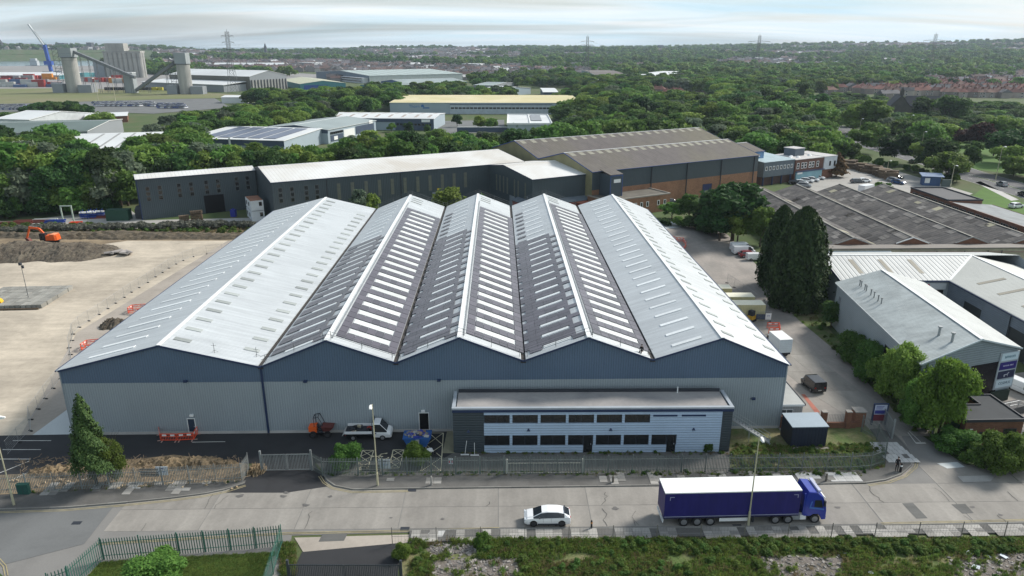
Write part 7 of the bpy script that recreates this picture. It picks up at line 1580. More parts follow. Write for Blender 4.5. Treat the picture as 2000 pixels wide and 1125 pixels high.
tb('mid0',1700,262,195,'very large green tree left of the old church',w_=1.25); tb('light2',1665,260,205,'large tree left of the biggest one near the church',w_=1.2); tb('tall0',1566,222,163,'tall narrow poplar standing alone near the houses',w_=.9); tb('dark0',1800,235,190,'dark round tree right of the old church',w_=1.3); tb('mid1',1850,240,186,'broad green tree right of the church trees',w_=1.2); tb('light0',1785,268,228,'yellow green tree below the church',w_=1.3)
for i,(px,by,ty,k) in enumerate(((62,236,206,'dark0'),(80,234,200,'dark1'),(98,233,197,'dark2'),(118,232,200,'dark0'),(136,231,197,'dark1'),(152,231,203,'mid0'),(168,230,203,'dark2'),(75,230,201,'dark2'),(108,229,198,'mid1'),(145,229,199,'dark0'),(12,242,219,'mid1'),(26,241,224,'mid0'))): tb(k,px,by,ty,LOOK[k[:-1]]+' in the dark clump before the car compound','dark clump before the car compound',w_=1.35)
# ---------------- woodland and hedges that nobody could count ----------------
def scatter(name,src,pts,label=None,kindtxt='stuff',cat=None):
    """points carrying copies of a tree that stands in the scene"""
    me=bpy.data.meshes.new(name); n=len(pts); A=np.array(pts,dtype=np.float32)
    me.vertices.add(n); me.vertices.foreach_set('co',A[:,:3].ravel())
    for nm,c0 in (('wid',3),('hgt',4),('rot',5)):
        at=me.attributes.new(nm,'FLOAT','POINT'); at.data.foreach_set('value',A[:,c0].copy())
    o=put(name,me,kind='stuff'); 
    ng=bpy.data.node_groups.new(name+'_nodes','GeometryNodeTree'); ng.interface.new_socket('Geometry',in_out='INPUT',socket_type='NodeSocketGeometry'); ng.interface.new_socket('Geometry',in_out='OUTPUT',socket_type='NodeSocketGeometry')
    n_=ng.nodes; l_=ng.links; gi=n_.new('NodeGroupInput'); go=n_.new('NodeGroupOutput'); mp_=n_.new('GeometryNodeMeshToPoints'); ip=n_.new('GeometryNodeInstanceOnPoints'); oi=n_.new('GeometryNodeObjectInfo'); oi.inputs['Object'].default_value=src; oi.inputs['As Instance'].default_value=False
    def na(a):
        k=n_.new('GeometryNodeInputNamedAttribute'); k.data_type='FLOAT'; k.inputs['Name'].default_value=a; return k.outputs[0]
    c1=n_.new('ShaderNodeCombineXYZ'); w1_=na('wid'); l_.new(w1_,c1.inputs[0]); l_.new(w1_,c1.inputs[1]); l_.new(na('hgt'),c1.inputs[2]); c2=n_.new('ShaderNodeCombineXYZ'); l_.new(na('rot'),c2.inputs[2])
    l_.new(gi.outputs[0],mp_.inputs[0]); l_.new(mp_.outputs[0],ip.inputs['Points']); l_.new(oi.outputs['Geometry'],ip.inputs['Instance']); l_.new(c2.outputs[0],ip.inputs['Rotation']); l_.new(c1.outputs[0],ip.inputs['Scale']); l_.new(ip.outputs[0],go.inputs[0])
    o.modifiers.new('copies','NODES').node_group=ng
    if label: o['label']=label
    return o
def src_crown(k):
    for o_ in COL.objects:
        if o_.name.startswith('crown') and o_.data==PROT[k]: return o_
SRC={k:src_crown(k) for k in PROT}
FARSRC=[tree('far0',*G(1240,150)[:2],9,'small distant green tree in the woods behind the red roofed sheds',w_=1.2),tree('far1',*G(1330,150)[:2],9,'small distant dark tree in the woods right of the red roofed sheds',w_=1.2)]
SRC={k:src_crown(k) for k in PROT}
KEEP=[]   # footprints to keep clear: polygons in photo ground pixels
def inpoly(x,y,P):
    c=False; j=len(P)-1
    for i in range(len(P)):
        if ((P[i][1]>y)!=(P[j][1]>y)) and (x<(P[j][0]-P[i][0])*(y-P[i][1])/(P[j][1]-P[i][1]+1e-9)+P[i][0]): c=not c
        j=i
    return c
# ---------------- buildings of the middle distance ----------------
FARCL=[]     # (x,y,r) circles and polygons kept free of woodland
def clearpoly(P): FARCL.append(P)
def mshed(name,label,cat,A,B,C,z,zr,ridge='x',wall=None,roof=None,zb=0,trim=None,fr=.5,group=None,rl=None,rlm=None,pad=3,plinth=None,zp=0,z0=0,endcap=None):
    o,an,W,L=fit(A,B,z,C)
    t=shed(name,label,cat,o,an,W,L,z,zr,ridge=ridge,wall=wall,roof=roof,trim=trim or WHITEM,fr=fr,group=group,rl=rl,rlm=rlm,over=.3,plinth=plinth,zp=zp,endcap=endcap)
    if z0: t.location.z=z0
    P=[off(o,an,-pad,-pad)[:2],off(o,an,W+pad,-pad)[:2],off(o,an,W+pad,L+pad)[:2],off(o,an,-pad,L+pad)[:2]]; clearpoly(P)
    return t,o,an,W,L
PW1=mat('pale_blue_grey_wall',(.33,.40,.45),rough=.6,var=.1,scale=.05); PW2=mat('mid_grey_wall',(.25,.27,.29),rough=.6,var=.1,scale=.05); PW3=mat('navy_grey_wall',(.05,.075,.12),rough=.6); TEAL=mat('teal_wall',(.06,.22,.25),rough=.6); RW=mat('bright_grey_roof',(.62,.64,.64),rough=.55,var=.15,scale=.03); RG=mat('greenish_grey_roof',(.28,.33,.33),rough=.6,var=.2,scale=.04); RY=mat('yellowed_roof',(.52,.46,.25),rough=.7,col2=(.62,.55,.36),scale=.04); RD=mat('dark_green_grey_roof',(.12,.16,.15),rough=.7,var=.2,scale=.03)
t,o,an,W,L=mshed('light_industrial_unit','long pale roofed shed among the trees at the left, behind the storage yard','industrial unit',(95,294),(322,287),(287,265),6.0,8.0,ridge='x',wall=PW2,roof=RW,fr=.9)
for i in range(5): MB().slab([(W*(.25+.15*i),.3,6.2),(W*(.25+.15*i)+.9,.3,6.2),(W*(.25+.15*i)+.9,L*.85,8.05),(W*(.25+.15*i),L*.85,8.05)],(0,0,.12)).build('rooflight',mat('grey_strip_light',(.30,.31,.31)),t)
t,o,an,W,L=mshed('light_industrial_unit','pale roofed unit with five dark solar arrays, left of the grey roofed one','industrial unit',(361,269.5),(554,275),(591,255),6,7.5,ridge='x',wall=PW1,roof=RW,fr=.95)
MB().box(-.1,-.15,3.4,W+.1,-.02,5.8).build('dark_band',PW3,t)
for i in range(5):
    x=W*(.14+.155*i); MB().slab([(x,L*.08,6.35),(x+W*.125,L*.08,6.35),(x+W*.125,L*.86,7.6),(x,L*.86,7.6)],(0,0,.15)).build('solar_array',mat('solar_array_far',(.12,.14,.20),rough=.35),t)
MB().box(W*.45,-.25,0,W*.47,-.15,7).build('downpipe',WHITEM,t)
t,o,an,W,L=mshed('light_industrial_unit','grey roofed unit with navy gable and white loading doors, right of the solar roof','industrial unit',(515,248.5),(640,253.5),(718,235),7,8.8,ridge='y',wall=(PW3,PW1),roof=RG,endcap=PW3)
MB().box(-.1,-.2,0,W,-.03,5.2).build('lower_wall',PW1,t); Fr_=face_frame('r',W,L)
MB().box(L*.3,0,.02,L*.52,5.5,.2).build('white_doors',WHITEM,t,mat4=Fr_); MB().box(2,1,.02,L*.28,4,.2).box(L*.55,2,.02,L*.95,6,.2).build('navy_panel',PW3,t,mat4=Fr_); MB().box(L*.1,1.5,.22,L*.17,3.3,.3).box(L*.84,6,.22,L*.92,7.8,.3).build('sign_board',WHITEM,t,mat4=Fr_)
for i in range(6): window(t,Fr_,L*(.04+.04*i),4.5,2,1.1,1,1,DARKTRIM,GLASS,proud=.3)
t,o,an,W,L=mshed('light_industrial_unit','long pale roofed unit with a navy office end, in front of the yellow roofed works','industrial unit',(614,230),(847,232),(856,221),6.6,7.6,ridge='x',wall=PW1,roof=RW,rl=(9,.25,.8,1.6),rlm=mat('pink_grey_light',(.38,.33,.30)))
MB().box(0,-.3,4.6,W,-.21,6.4).build('upper_band',PW3,t); MB().box(W*.68,-.5,0,W,-.31,4.6).build('office_front',PW3,t); Ff=face_frame('f',W,L)
for i in range(10): window(t,Ff@Matrix.Translation((0,0,.52)),W*(.69+.03*i),2.8,1.6,1.1,1,1,DARKTRIM,GLASS)
MB().box(W*.9,4.7,.5,W*.97,6.2,.7).build('sign_board',WHITEM,t,mat4=Ff); MB().box(W*.25,.2,.22,W*.5,5,.3).build('pale_wall',PW1,t,mat4=Ff)
t,o,an,W,L=mshed('factory','long yellow roofed works with pale walls and a ribbon window office front','factory',(761,200.5),(1130,201),(1135,186),7.8,8.8,ridge='x',wall=(PW1,PW1),roof=RY)
Ff=face_frame('f',W,L)
MB().box(W*.32,0,.02,W*.86,7.0,.6).build('office_front',mat('pale_office_wall',(.42,.48,.53)),t,mat4=Ff); MB().box(W*.32,6.3,.62,W*.86,6.8,.7).build('fascia',PW3,t,mat4=Ff)
for i in range(26): window(t,Ff@Matrix.Translation((0,0,.6)),W*(.325+.0203*i),3.6,W*.017,1.1,1,1,DARKTRIM,GLASS)
put('lettering',text_mesh('Thorn',3.0,mat('logo_blue',(.05,.16,.40))),t,mat4=Ff@Matrix.Translation((W*.13,5.2,.05))); MB().box(W*.175,3.8,.02,W*.21,4.6,.1).slab([(W*.165,4.9,.02),(W*.185,4.9,.02),(W*.178,6.6,.02),(W*.168,6.3,.02)],(0,0,.08)).build('logo',mat('logo_blue',(.05,.16,.40)),t,mat4=Ff)
t,o,an,W,L=mshed('flat_roofed_unit','square pale unit with white edged flat roof amid trees behind the warehouse','industrial unit',(991,243),(1078,243),(1087,225),5.5,5.7,ridge='x',wall=mat('light_steel_wall',(.38,.44,.47)),roof=RW)
b=MB(); b.box(-.3,-.3,5.6,W+.3,0.1,6.3).box(-.3,L-.1,5.6,W+.3,L+.3,6.3).box(-.3,0.1,5.6,.1,L-.1,6.3).box(W-.1,.1,5.6,W+.3,L-.1,6.3).box(W*.5,.1,5.8,W*.52,L-.1,6.2).build('parapet',WHITEM,t); MB().box(W*.55,L*.3,5.95,W*.8,L*.9,6.1).build('roof_panel',PW2,t)
g=G(948,258); t=thing('boundary_wall','long low wall with white capping among the trees left of the square unit','wall',(g.x-16,g.y,0),R(0)); MB().box(0,0,0,34,.4,2.6).build('wall',PW3,t); MB().box(-.1,-.1,2.61,34.1,.5,2.9).build('coping',WHITEM,t)
# port sheds
t,o,an,W,L=mshed('port_shed','huge pale grey port shed with white roof and ribbed gable, right of the silos','port shed',(330,145),(487,149.5),(585,147),15,20.5,ridge='x',wall=(mat('brown_grey_wall',(.13,.125,.10)),PW2),roof=RW,fr=.5)
MB().box(-8,-30,0,W-6,-.5,7).build('lean_to_wall',PW2,t); MB().slab([(-9,-31,7.1),(W-5,-31,7.1),(W-5,-.5,9.5),(-9,-.5,9.5)],(0,0,.5)).build('lean_to_roof',RW,t); FrP=face_frame('r',W,L)
MB().box(.5,0,.1,L-.5,11,.4).build('concrete_panels',mat('stained_panels',(.33,.33,.31),var=.3,scale=.1,streak=(1,.3,.05)),t,mat4=FrP)
for i in range(12): MB().box(L*(i+.3)/12,0,.45,L*(i+.3)/12+1.2,11.3,1.0).build('rib',DARKTRIM,t,mat4=FrP)
mshed('port_shed','long pale port shed at the back, above the huge ribbed one','port shed',(417,126.5),(552,126.5),(599,127),8.5,12.5,ridge='x',wall=(PW1,mat('cream_grey_wall',(.45,.47,.45))),roof=RW)
t,o,an,W,L=mshed('distribution_shed','very large blue grey distribution shed with striped rooflights','shed',(617,140),(721,148),(858,141),9.5,13.5,ridge='y',wall=(mat('blue_grey_far_wall',(.15,.19,.23)),mat('pale_far_wall',(.45,.49,.49))),roof=mat('pale_teal_roof',(.36,.43,.42),stripe=('y',16,.02,.35)))
MB().box(W*.6,-8,0,W*.98,-.1,6.8).build('office_front',mat('office_pale',(.5,.52,.54)),t); MB().box(W*.62,-8.2,2,W*.96,-8.05,3.2).box(W*.62,-8.2,5,W*.96,-8.05,6.2).build('ribbon_window',GLASS,t); MB().box(W*.45,-.2,0,W*.55,-.05,8).build('dock_doors',DARKTRIM,t)
t,o,an,W,L=mshed('teal_shed','teal blue shed with cream roof slope beside the huge port shed','shed',(586,164),(675,162),(650,154),6.5,9.5,ridge='y',wall=(TEAL,TEAL),roof=mat('cream_green_roof',(.44,.45,.33)))
MB().box(W*.08,-.5,0,W*.6,-.05,5).build('blue_doors',mat('royal_blue',(.03,.08,.30)),t)
t,o,an,W,L=mshed('blue_shed','navy gabled shed with long pale roof before the distribution shed','shed',(744,158.5),(790,163),(868,156),5.5,8.5,ridge='y',wall=(mat('navy_far_wall',(.05,.10,.22)),TEAL),roof=RG)
mshed('low_shed','low pale green roofed shed left of the navy one','shed',(703,166),(745,169),(765,163),4,6,ridge='y',wall=(TEAL,TEAL),roof=RG)
mshed('low_shed','low white roofed shed above the middle of the yellow works','shed',(937,174),(980,176),(992,170),6,8,ridge='x',wall=(PW1,PW1),roof=RW)
mshed('low_shed','pale roofed shed in trees above the yellow works, left of the car park','shed',(925,166),(962,167),(968,161),5,7,ridge='x',wall=(PW2,PW2),roof=RG)
mshed('red_shed','long red walled shed with pale red roof in the middle distance','shed',(1204,164),(1243,164),(1245,159),6,7,ridge='x',wall=(mat('red_wall_far',(.28,.06,.05)),)*2,roof=mat('salmon_roof',(.42,.22,.18)))
mshed('low_shed','white gabled shed beside the long red one','shed',(1167,164),(1204,164),(1206,155),9,11,ridge='x',wall=(PW1,PW1),roof=RW)
mshed('brown_block','long brown brick block with blue end in the middle distance','building',(1162,146),(1225,146),(1226,137),11,12,ridge='x',wall=(mat('brown_far_wall',(.16,.12,.10)),PW1),roof=mat('brown_far_roof',(.13,.11,.10)))
mshed('grey_block','long dark grey shed with pale roof in the woods','shed',(1237,148),(1303,149),(1306,139),9,10,ridge='x',wall=(PW2,PW2),roof=RW)
mshed('low_shed','flat pale roofed unit with dark windows above the yellow works','shed',(1061,180),(1090,180),(1092,172),6,6.5,ridge='x',wall=(PW3,PW3),roof=RW)
mshed('low_shed','grey hipped building beside the white boxy unit above the yellow works','shed',(1111,176),(1144,178),(1150,167),6,9,ridge='x',wall=(PW2,PW2),roof=mat('slate_far',(.16,.16,.17)))
t,o,an,W,L=mshed('green_roofed_shed','long dark green grey roofed shed at the left edge, below the car compound','shed',(-90,262),(170,256),(228,233),7,8.5,ridge='x',wall=(PW2,PW2),roof=RD,fr=.6)
mshed('white_shed','white gabled shed at the left edge before the car compound','shed',(-10,232),(57,234),(38,217),5,8,ridge='x',wall=(mat('white_far_wall',(.55,.58,.60)),)*2,roof=RW)
mshed('brick_range_far','long low brick range with pale roof right of the dark trees','building',(165,229),(248,226),(240,219),4,4.3,ridge='x',wall=(BRICK,BRICK),roof=RW)
mshed('white_shed','low white roofed building half hidden at the right of the meadow','shed',(432,190),(480,190),(482,187),5,6,ridge='x',wall=(RW,RW),roof=RW)
sheet('works_car_park',[(850,262),(862,236),(985,234),(985,258)],ASPHG,z=.02)
# church among the trees
g=G(1755,228); t=thing('church','old dark stone church with steep slate roof and little bell turret','church',(g.x,g.y,0),R(-12)); ST=mat('dark_stone',(.085,.08,.07),rough=.95,var=.3,scale=.3); SLT=mat('slate_roof',(.07,.068,.075),rough=.8,var=.2,scale=.3)
clearpoly([(g.x-18,g.y-10),(g.x+34,g.y-10),(g.x+34,g.y+22),(g.x-18,g.y+22)])
MB().loft([[(-6,0,0),(6,0,0),(6,0,7),(0,0,14),(-6,0,7)],[(-6,14,0),(6,14,0),(6,14,7),(0,14,14),(-6,14,7)]]).build('nave',ST,t); MB().slab([(-6.4,-.3,6.8),(-6.4,14,6.8),(0,14,14.2),(0,-.3,14.2)],(0,0,.3)).slab([(6.4,-.3,6.8),(6.4,14,6.8),(0,14,14.2),(0,-.3,14.2)],(0,0,.3)).build('gable_roof',SLT,t)
MB().loft([[(4,3,0),(4,13,0),(4,13,7),(4,8,13),(4,3,7)],[(26,3,0),(26,13,0),(26,13,7),(26,8,13),(26,3,7)]]).build('aisle',ST,t); MB().slab([(5,2.6,6.8),(26.4,2.6,6.8),(26.4,8,13.3),(5,8,13.3)],(0,0,.3)).build('roof',SLT,t); MB().box(-1,0,14,1,2,17).loft([[(-1.1,-.1,17),(1.1,-.1,17),(1.1,2.1,17),(-1.1,2.1,17)],[(-.05,1,20),(.05,1,20),(.05,1.1,20),(-.05,1.1,20)]]).build('bell_turret',ST,t)
# ---------------- port: silos, conveyors, crane, containers ----------------
SCON=mat('silo_concrete',(.36,.355,.33),rough=.9,var=.2,scale=.06,col2=(.27,.27,.255),streak=(.3,.3,.02)); CLD=mat('silo_head_cladding',(.30,.33,.34),rough=.6,var=.12,scale=.05); CONV=mat('conveyor_gallery',(.17,.18,.19),rough=.6)
def silo(px,by,ty,hy,label,rad):
    g=G(px,by); t=thing('silo',label,'silo',(g.x,g.y,0)); h1=ZH(g,hy);h2=ZH(g,ty); clearpoly([(g.x-rad*3,g.y-rad*3),(g.x+rad*3,g.y-rad*3),(g.x+rad*3,g.y+rad*2),(g.x-rad*3,g.y+rad*2)])
    MB().tube((0,0,0),(0,0,h1),rad,28).build('silo_wall',SCON,t,smooth=False); MB().tube((0,0,h1),(0,0,h1+.8),rad*1.05,28).build('ring_walkway',DSTEEL,t)
    MB().loft([[(-rad*.9,-rad*.8,h1+.8),(rad*.9,-rad*.8,h1+.8),(rad*.9,rad*.8,h1+.8),(-rad*.9,rad*.8,h1+.8)],[(-rad*.9,-rad*.8,h2),(rad*.9,-rad*.8,h2),(rad*.9,rad*.8,h2),(-rad*.9,rad*.8,h2)]]).build('head_house',CLD,t)
    MB().box(-rad*2.6,-rad,0,-rad*1.05,rad*.6,9).box(rad*1.05,-rad,0,rad*3.,rad*.6,8).build('base_building',PW2,t)
    b=MB()
    for z in np.arange(0,h2,4): b.box(-rad*1.9,-.5-rad*.5,z,-rad*1.1,.5,z+.25).beam((-rad*1.9,-rad*.5,z),(-rad*1.1,-rad*.5,min(z+4,h2)),.2,.2)
    for x in (-rad*1.9,-rad*1.1): b.beam((x,-rad*.5,0),(x,-rad*.5,h2),.3,.3)
    b.build('stair_tower',DSTEEL,t)
    return g,h1,h2
s1,a1,c1_=silo(147,181,94,113,'tall concrete silo with box head and outside stair tower, left one of the pair',7.2)
s2,a2,c2_=silo(365,184,103,126,'shorter concrete silo with pale box head, right one of the pair',6.4)
def conveyor(label,p,q,legs,w_=2.6,h=2.8):
    t=thing('conveyor',label,'conveyor',(p[0],p[1],0)); a=Vector((0,0,p[2])); b__=Vector((q[0]-p[0],q[1]-p[1],q[2])); MB().beam(a,b__,w_,h).build('gallery',CONV,t)
    for i in range(legs):
        c=a.lerp(b__,(i+.7)/(legs+.3)); 
        if c.z<3: continue
        MB().beam((c.x-1,c.y,0),(c.x-.4,c.y,c.z-1),.35,.35).beam((c.x+1,c.y,0),(c.x+.4,c.y,c.z-1),.35,.35).build('trestle',DSTEEL,t)
g3=G(258,182); conveyor('long enclosed conveyor sloping down to the right from the tall silo',(s1.x+6,s1.y,a1+6),(s2.x-52,s2.y+5,16),7); conveyor('enclosed conveyor rising to the right into the shorter silo',(g3.x+5,g3.y,3),(s2.x-6,s2.y,a2+3),2)
t=thing('transfer_tower','pale square transfer tower at the foot of the rising conveyor','tower',(g3.x,g3.y,0)); MB().box(-5,-4,0,5,4,20).build('cladding',CLD,t); MB().box(-5.2,-4.2,20.01,5.2,4.2,20.6).build('roof',RW,t)
g=G(268,152); t=thing('grain_silo_block','large block of old concrete grain silos with a tower on top, behind the port','silo block',(g.x-42,g.y,0)); 
for i in range(8):
    for j in range(2): MB().tube((i*7.2,j*7.2,0),(i*7.2,j*7.2,36),3.8,12).build('silo_cylinder',SCON,t)
MB().box(-3.8,-3,36.1,54,11,39).build('head_house',SCON,t); MB().box(2,-3,39.1,30,11,50).build('tower',SCON,t); MB().box(-22,0,0,-6,12,24).build('annexe',PW2,t)
g=G(205,150); conveyor('old inclined conveyor behind the tall silo',(g.x-10,g.y,10),(g.x+50,g.y,38),5)
g=G(103,150); t=thing('dock_crane','blue and white dockside crane with a long raised jib','crane',(g.x,g.y,0)); MB().beam((0,0,0),(-3,0,48),4.2,4.2).build('mast',mat('crane_blue',(.03,.08,.30)),t); MB().beam((-2,0,42),(-22,0,78),2.2,2.2).build('jib',mat('crane_pale',(.50,.53,.55)),t); MB().box(-8,-3,18,4,3,24).build('machinery_house',mat('crane_blue',(.03,.08,.30)),t); MB().tube((-3,0,50),(-21,0,77),.3,4).build('stay_cable',DSTEEL,t)
CC=[(.36,.05,.04),(.40,.06,.05),(.55,.22,.03),(.30,.31,.32),(.10,.16,.30),(.45,.46,.44),(.20,.05,.05),(.05,.20,.20)]
cr=random.Random(8); cmesh=[MB().box(-6.1,-1.22,0,6.1,1.22,2.6).mesh('shipping_container',mat('container_paint_%s'%'abcdefgh'[i],c,rough=.6,orand=.2)) for i,c in enumerate(CC)]
CN=['red','bright red','orange','grey','blue','pale grey','dark red','teal']
def cstack(x0,x1,py,cols,n,where):
    for i in range(n):
        px=lerp(x0,x1,(i+.5)/n); g=G(px,py+cr.uniform(-1,1)); lv=cr.choice((1,2,2,3)); c=cr.choice(cols)
        for k in range(lv):
            put('shipping_container',cmesh[c],None,loc=(g.x,g.y,.4+2.62*k),rz=R(cr.uniform(-1,1)),sc_=(1.2,1.5,1.15),label=f'{CN[c]} shipping container {where}',cat='container',group='shipping containers '+where)
cstack(0,60,161,[3,5,5,0,6,3],9,'in the stacks left of the tall silo'); cstack(55,82,156,[0,0,1],4,'in the red block left of the tall silo'); cstack(84,118,155,[2,2,5,7,3],5,'in the mixed row beside the tall silo'); cstack(0,118,170,[3,5,3,5,0,4],16,'in the front row left of the tall silo'); cstack(165,235,160,[3,1,1,5,0],9,'between the two silos'); cstack(222,256,162,[2,2,2,5],5,'in the yellow orange block between the silos'); cstack(0,120,150,[3,5,4,6,1],12,'in the rear row by the quay')
g=G(10,141); mshed('quay_shed','long white and teal quayside shed at the left edge','shed',(-60,147),(115,147),(118,141),6,8,ridge='x',wall=(mat('quay_wall_pale',(.45,.48,.47)),TEAL),roof=RW)
g=G(72,134,-7); t=thing('moored_ship','grey harbour ship with boxy bridge moored beyond the quay shed','ship',(g.x,g.y,-6.9)); MB().loft([[(-22,-5,0),(22,-5,0),(26,0,0),(22,5,0),(-22,5,0)],[(-24,-6,7),(25,-6,7),(31,0,8),(25,6,7),(-24,6,7)]]).build('hull',mat('ship_hull',(.07,.09,.12)),t); MB().box(-12,-5,7.1,6,5,19).box(-10,-4,19.1,3,4,24).build('superstructure',mat('ship_white',(.45,.48,.5)),t)
for px,w_ in ((30,1.),(60,1.3),(85,.8),(110,1.1),(15,.7)): g=G(px,115,-7); t=thing('moored_boat','pale boat moored on the far bank of the river at the left','boat',(g.x,g.y,-6.9),0,'boats on the far bank of the river'); t.scale=(w_,)*3; MB().loft([[(-26,-4,0),(26,-4,0),(30,0,0),(26,4,0),(-26,4,0)],[(-28,-5,5),(28,-5,5),(34,0,6),(28,5,5),(-28,5,5)]]).build('hull',mat('boat_white',(.55,.58,.6)),t); MB().box(-18,-3,5.1,8,3,12).build('cabin',mat('boat_white',(.55,.58,.6)),t)
# freight train and low wall along the meadow
g0,g1_=G(205,179),G(320,179); t=thing('freight_train','dark line of freight wagons with a yellow locomotive beyond the meadow','train',(g0.x,g0.y,.4)); L_t=(g1_-g0).length
for i in range(10): MB().box(i*L_t/10+.5,-1.4,1,(i+1)*L_t/10-.5,1.4,4.2).build('wagon' if i<9 else 'locomotive',mat('wagon_dark',(.05,.045,.045)) if i<8 else mat('loco_yellow',(.45,.40,.05)),t)
# pylons and wires
def pylon(px,ty,by,label,arm=11,lv=(.72,.82,.92),s=1.):
    g=G(px,by); h=ZH(g,ty); t=thing('pylon',label,'pylon',(g.x,g.y,0),R(0)); b=MB(); w0=h*.075*s; wt=h*.018
    def wd(z): return lerp(w0,wt*1.3,min(1,z/(h*.62))) if z<h*.62 else wt*1.3
    zs=[0,.13,.25,.36,.46,.55,.62,.69,.76,.83,.9,.96]; r=.16
    for sx in (-1,1):
        for sy in (-1,1):
            for a,c in zip(zs,zs[1:]): b.tube((sx*wd(a*h),sy*wd(a*h),a*h),(sx*wd(c*h),sy*wd(c*h),c*h),r,4,cap=False)
    for a,c in zip(zs,zs[1:]):
        A,C=wd(a*h),wd(c*h)
        for sy in (-1,1):
            b.tube((-A,sy*A,a*h),(C,sy*C,c*h),r*.6,4,cap=False).tube((A,sy*A,a*h),(-C,sy*C,c*h),r*.6,4,cap=False); b.tube((-C,sy*C,c*h),(C,sy*C,c*h),r*.6,4,cap=False)
        for sx in (-1,1): b.tube((sx*A,-A,a*h),(sx*C,C,c*h),r*.6,4,cap=False)
    b.tube((0,0,.95*h),(0,0,h),r,4).build('lattice_tower',DSTEEL,t); P=[]
    for q in lv:
        c=MB(); 
        for s_ in (-1,1): c.tube((s_*wt,0,q*h+.9),(s_*arm,0,q*h),.14,4).tube((s_*wt,0,q*h-.9),(s_*arm,0,q*h),.14,4).tube((s_*arm,0,q*h),(s_*arm,0,q*h-1.8),.1,4); P.append((g.x+s_*arm,g.y,q*h-1.8))
        c.build('cross_arm',DSTEEL,t)
    return P
PY=[pylon(457,57,182,'tall lattice pylon in front of the huge port shed',6,(.70,.80,.90)),pylon(1145,68,158,'lattice pylon above the woods near the middle',9,(.78,.86)),pylon(1475,66,158,'lattice pylon above the woods, third from the left',15,(.76,.84)),pylon(1812,63,160,'lattice pylon above the red roofed houses at the right',15,(.76,.84))]
t=thing('power_lines','thin power lines strung between the four pylons','power line',(0,0,0)); 
for A,B_ in zip(PY,PY[1:]+[[(p[0]+420,p[1]+40,p[2]) for p in PY[3]]]):
    for p,q in zip(A[:4],B_[:4]):
        pts=[(lerp(p[0],q[0],k/14),lerp(p[1],q[1],k/14),lerp(p[2],q[2],k/14)-14*4*(k/14)*(1-k/14)) for k in range(15)]; MB().path(pts,.05,3).build('wire',DSTEEL,t)
for p in PY[0][:4]:
    q=(p[0]-420,p[1]-160,p[2]+6); pts=[(lerp(p[0],q[0],k/14),lerp(p[1],q[1],k/14),lerp(p[2],q[2],k/14)-12*4*(k/14)*(1-k/14)) for k in range(15)]; MB().path(pts,.05,3).build('wire',DSTEEL,t)
# town landmarks
def landmark(px,D,ty,w_,label,spire,m):
    az=math.atan((px-1000)/1477.); x,y=D*math.sin(az),D*math.cos(az); z0=float(terr(x,y)); h=ZH((x,y),ty)-z0; t=thing('church_tower' if spire else 'tower_block',label,'tower',(x,y,z0)); MB().box(-w_/2,-w_/2,0,w_/2,w_/2,h*(.7 if spire else 1)).build('tower',m,t)
    if spire: MB().loft([[(-w_/2,-w_/2,h*.7),(w_/2,-w_/2,h*.7),(w_/2,w_/2,h*.7),(-w_/2,w_/2,h*.7)],[(-.3,-.3,h),(.3,-.3,h),(.3,.3,h),(-.3,.3,h)]]).build('spire',m,t)
FST=mat('far_stone',(.07,.075,.085))
landmark(518,3000,84,9,'dark church tower with pointed top on the coast skyline',True,FST); landmark(3,3600,77,10,'slim church spire on the far left skyline',True,FST); landmark(883,4200,88,9,'small spire on the skyline above the yellow works',True,FST); landmark(177,3900,83,22,'boxy building on the skyline between the silos',False,FST); landmark(1290,4000,88,26,'lone boxy tower block on the wooded skyline',False,FST); landmark(124,3900,84,30,'low block on the skyline behind the tall silo',False,FST)
# ---------------- lamps, sign and stacks by the dual carriageway ----------------
for px,by,ty,lb in ((1586,240,194,'tall thin lamp among trees left of the poplar'),(1685,262,207,'carriageway lamp before the very large tree'),(1675,280,231,'carriageway lamp left of the orange sign'),(1772,278,224,'carriageway lamp below the church'),(1795,312,256,'carriageway lamp beside the moving grey car'),(1892,300,256,'lamp on the far carriageway before the copper tree'),(1944,352,285,'tall lamp beside the silver moving car'),(1856,366,322,'lamp behind the flat roofed brick range'),(1732,338,312,'short yard lamp beside the timber stacks'),(1526,235,190,'thin lamp rising from the woods left of the others')):
    g=G(px,by); h_=ZH(g,ty); l_=dup(l2,(g.x,g.y,0),R(tr_n.uniform(0,6)),'pale '+lb,'lamps along the dual carriageway'); l_.scale=(1.6,1.6,h_/8.1)
g=G(1719,291); t=thing('road_sign','orange and white roadside sign on posts beside the dual carriageway','sign',(g.x,g.y,0),R(-25)); MB().box(-1.7,-.1,1.6,1.7,.1,6.0).build('sign_panel',mat('sign_orange',(.65,.22,.08)),t); MB().box(-1.4,-.14,3.8,1.4,-.11,4.2).box(-1.4,-.14,2.9,.8,-.11,3.3).box(-1.0,-.14,4.8,1.0,-.11,5.3).build('printed_line',WHITEM,t); MB().box(-1.2,-.08,0,-1.0,.08,1.6).box(1.0,-.08,0,1.2,.08,1.6).build('post',DSTEEL,t)
sr=random.Random(12)
for i in range(30):
    u=i/29; px=lerp(1652,1742,u)+sr.uniform(-2,2); py=lerp(327,352,u)+sr.uniform(-6,1); g=G(px,py); s_=sr.randint(2,4)
    t=thing('timber_stack','low stack of brown timber at the edge of the office yard hedge','timber stack',(g.x,g.y,0),R(sr.uniform(-35,-20)),'timber stacks by the hedge')
    for k in range(s_): MB().box(-1.9,-.9,k*.75,1.9,.9,k*.75+.62).build('timber_bundle',TIMBER,t)
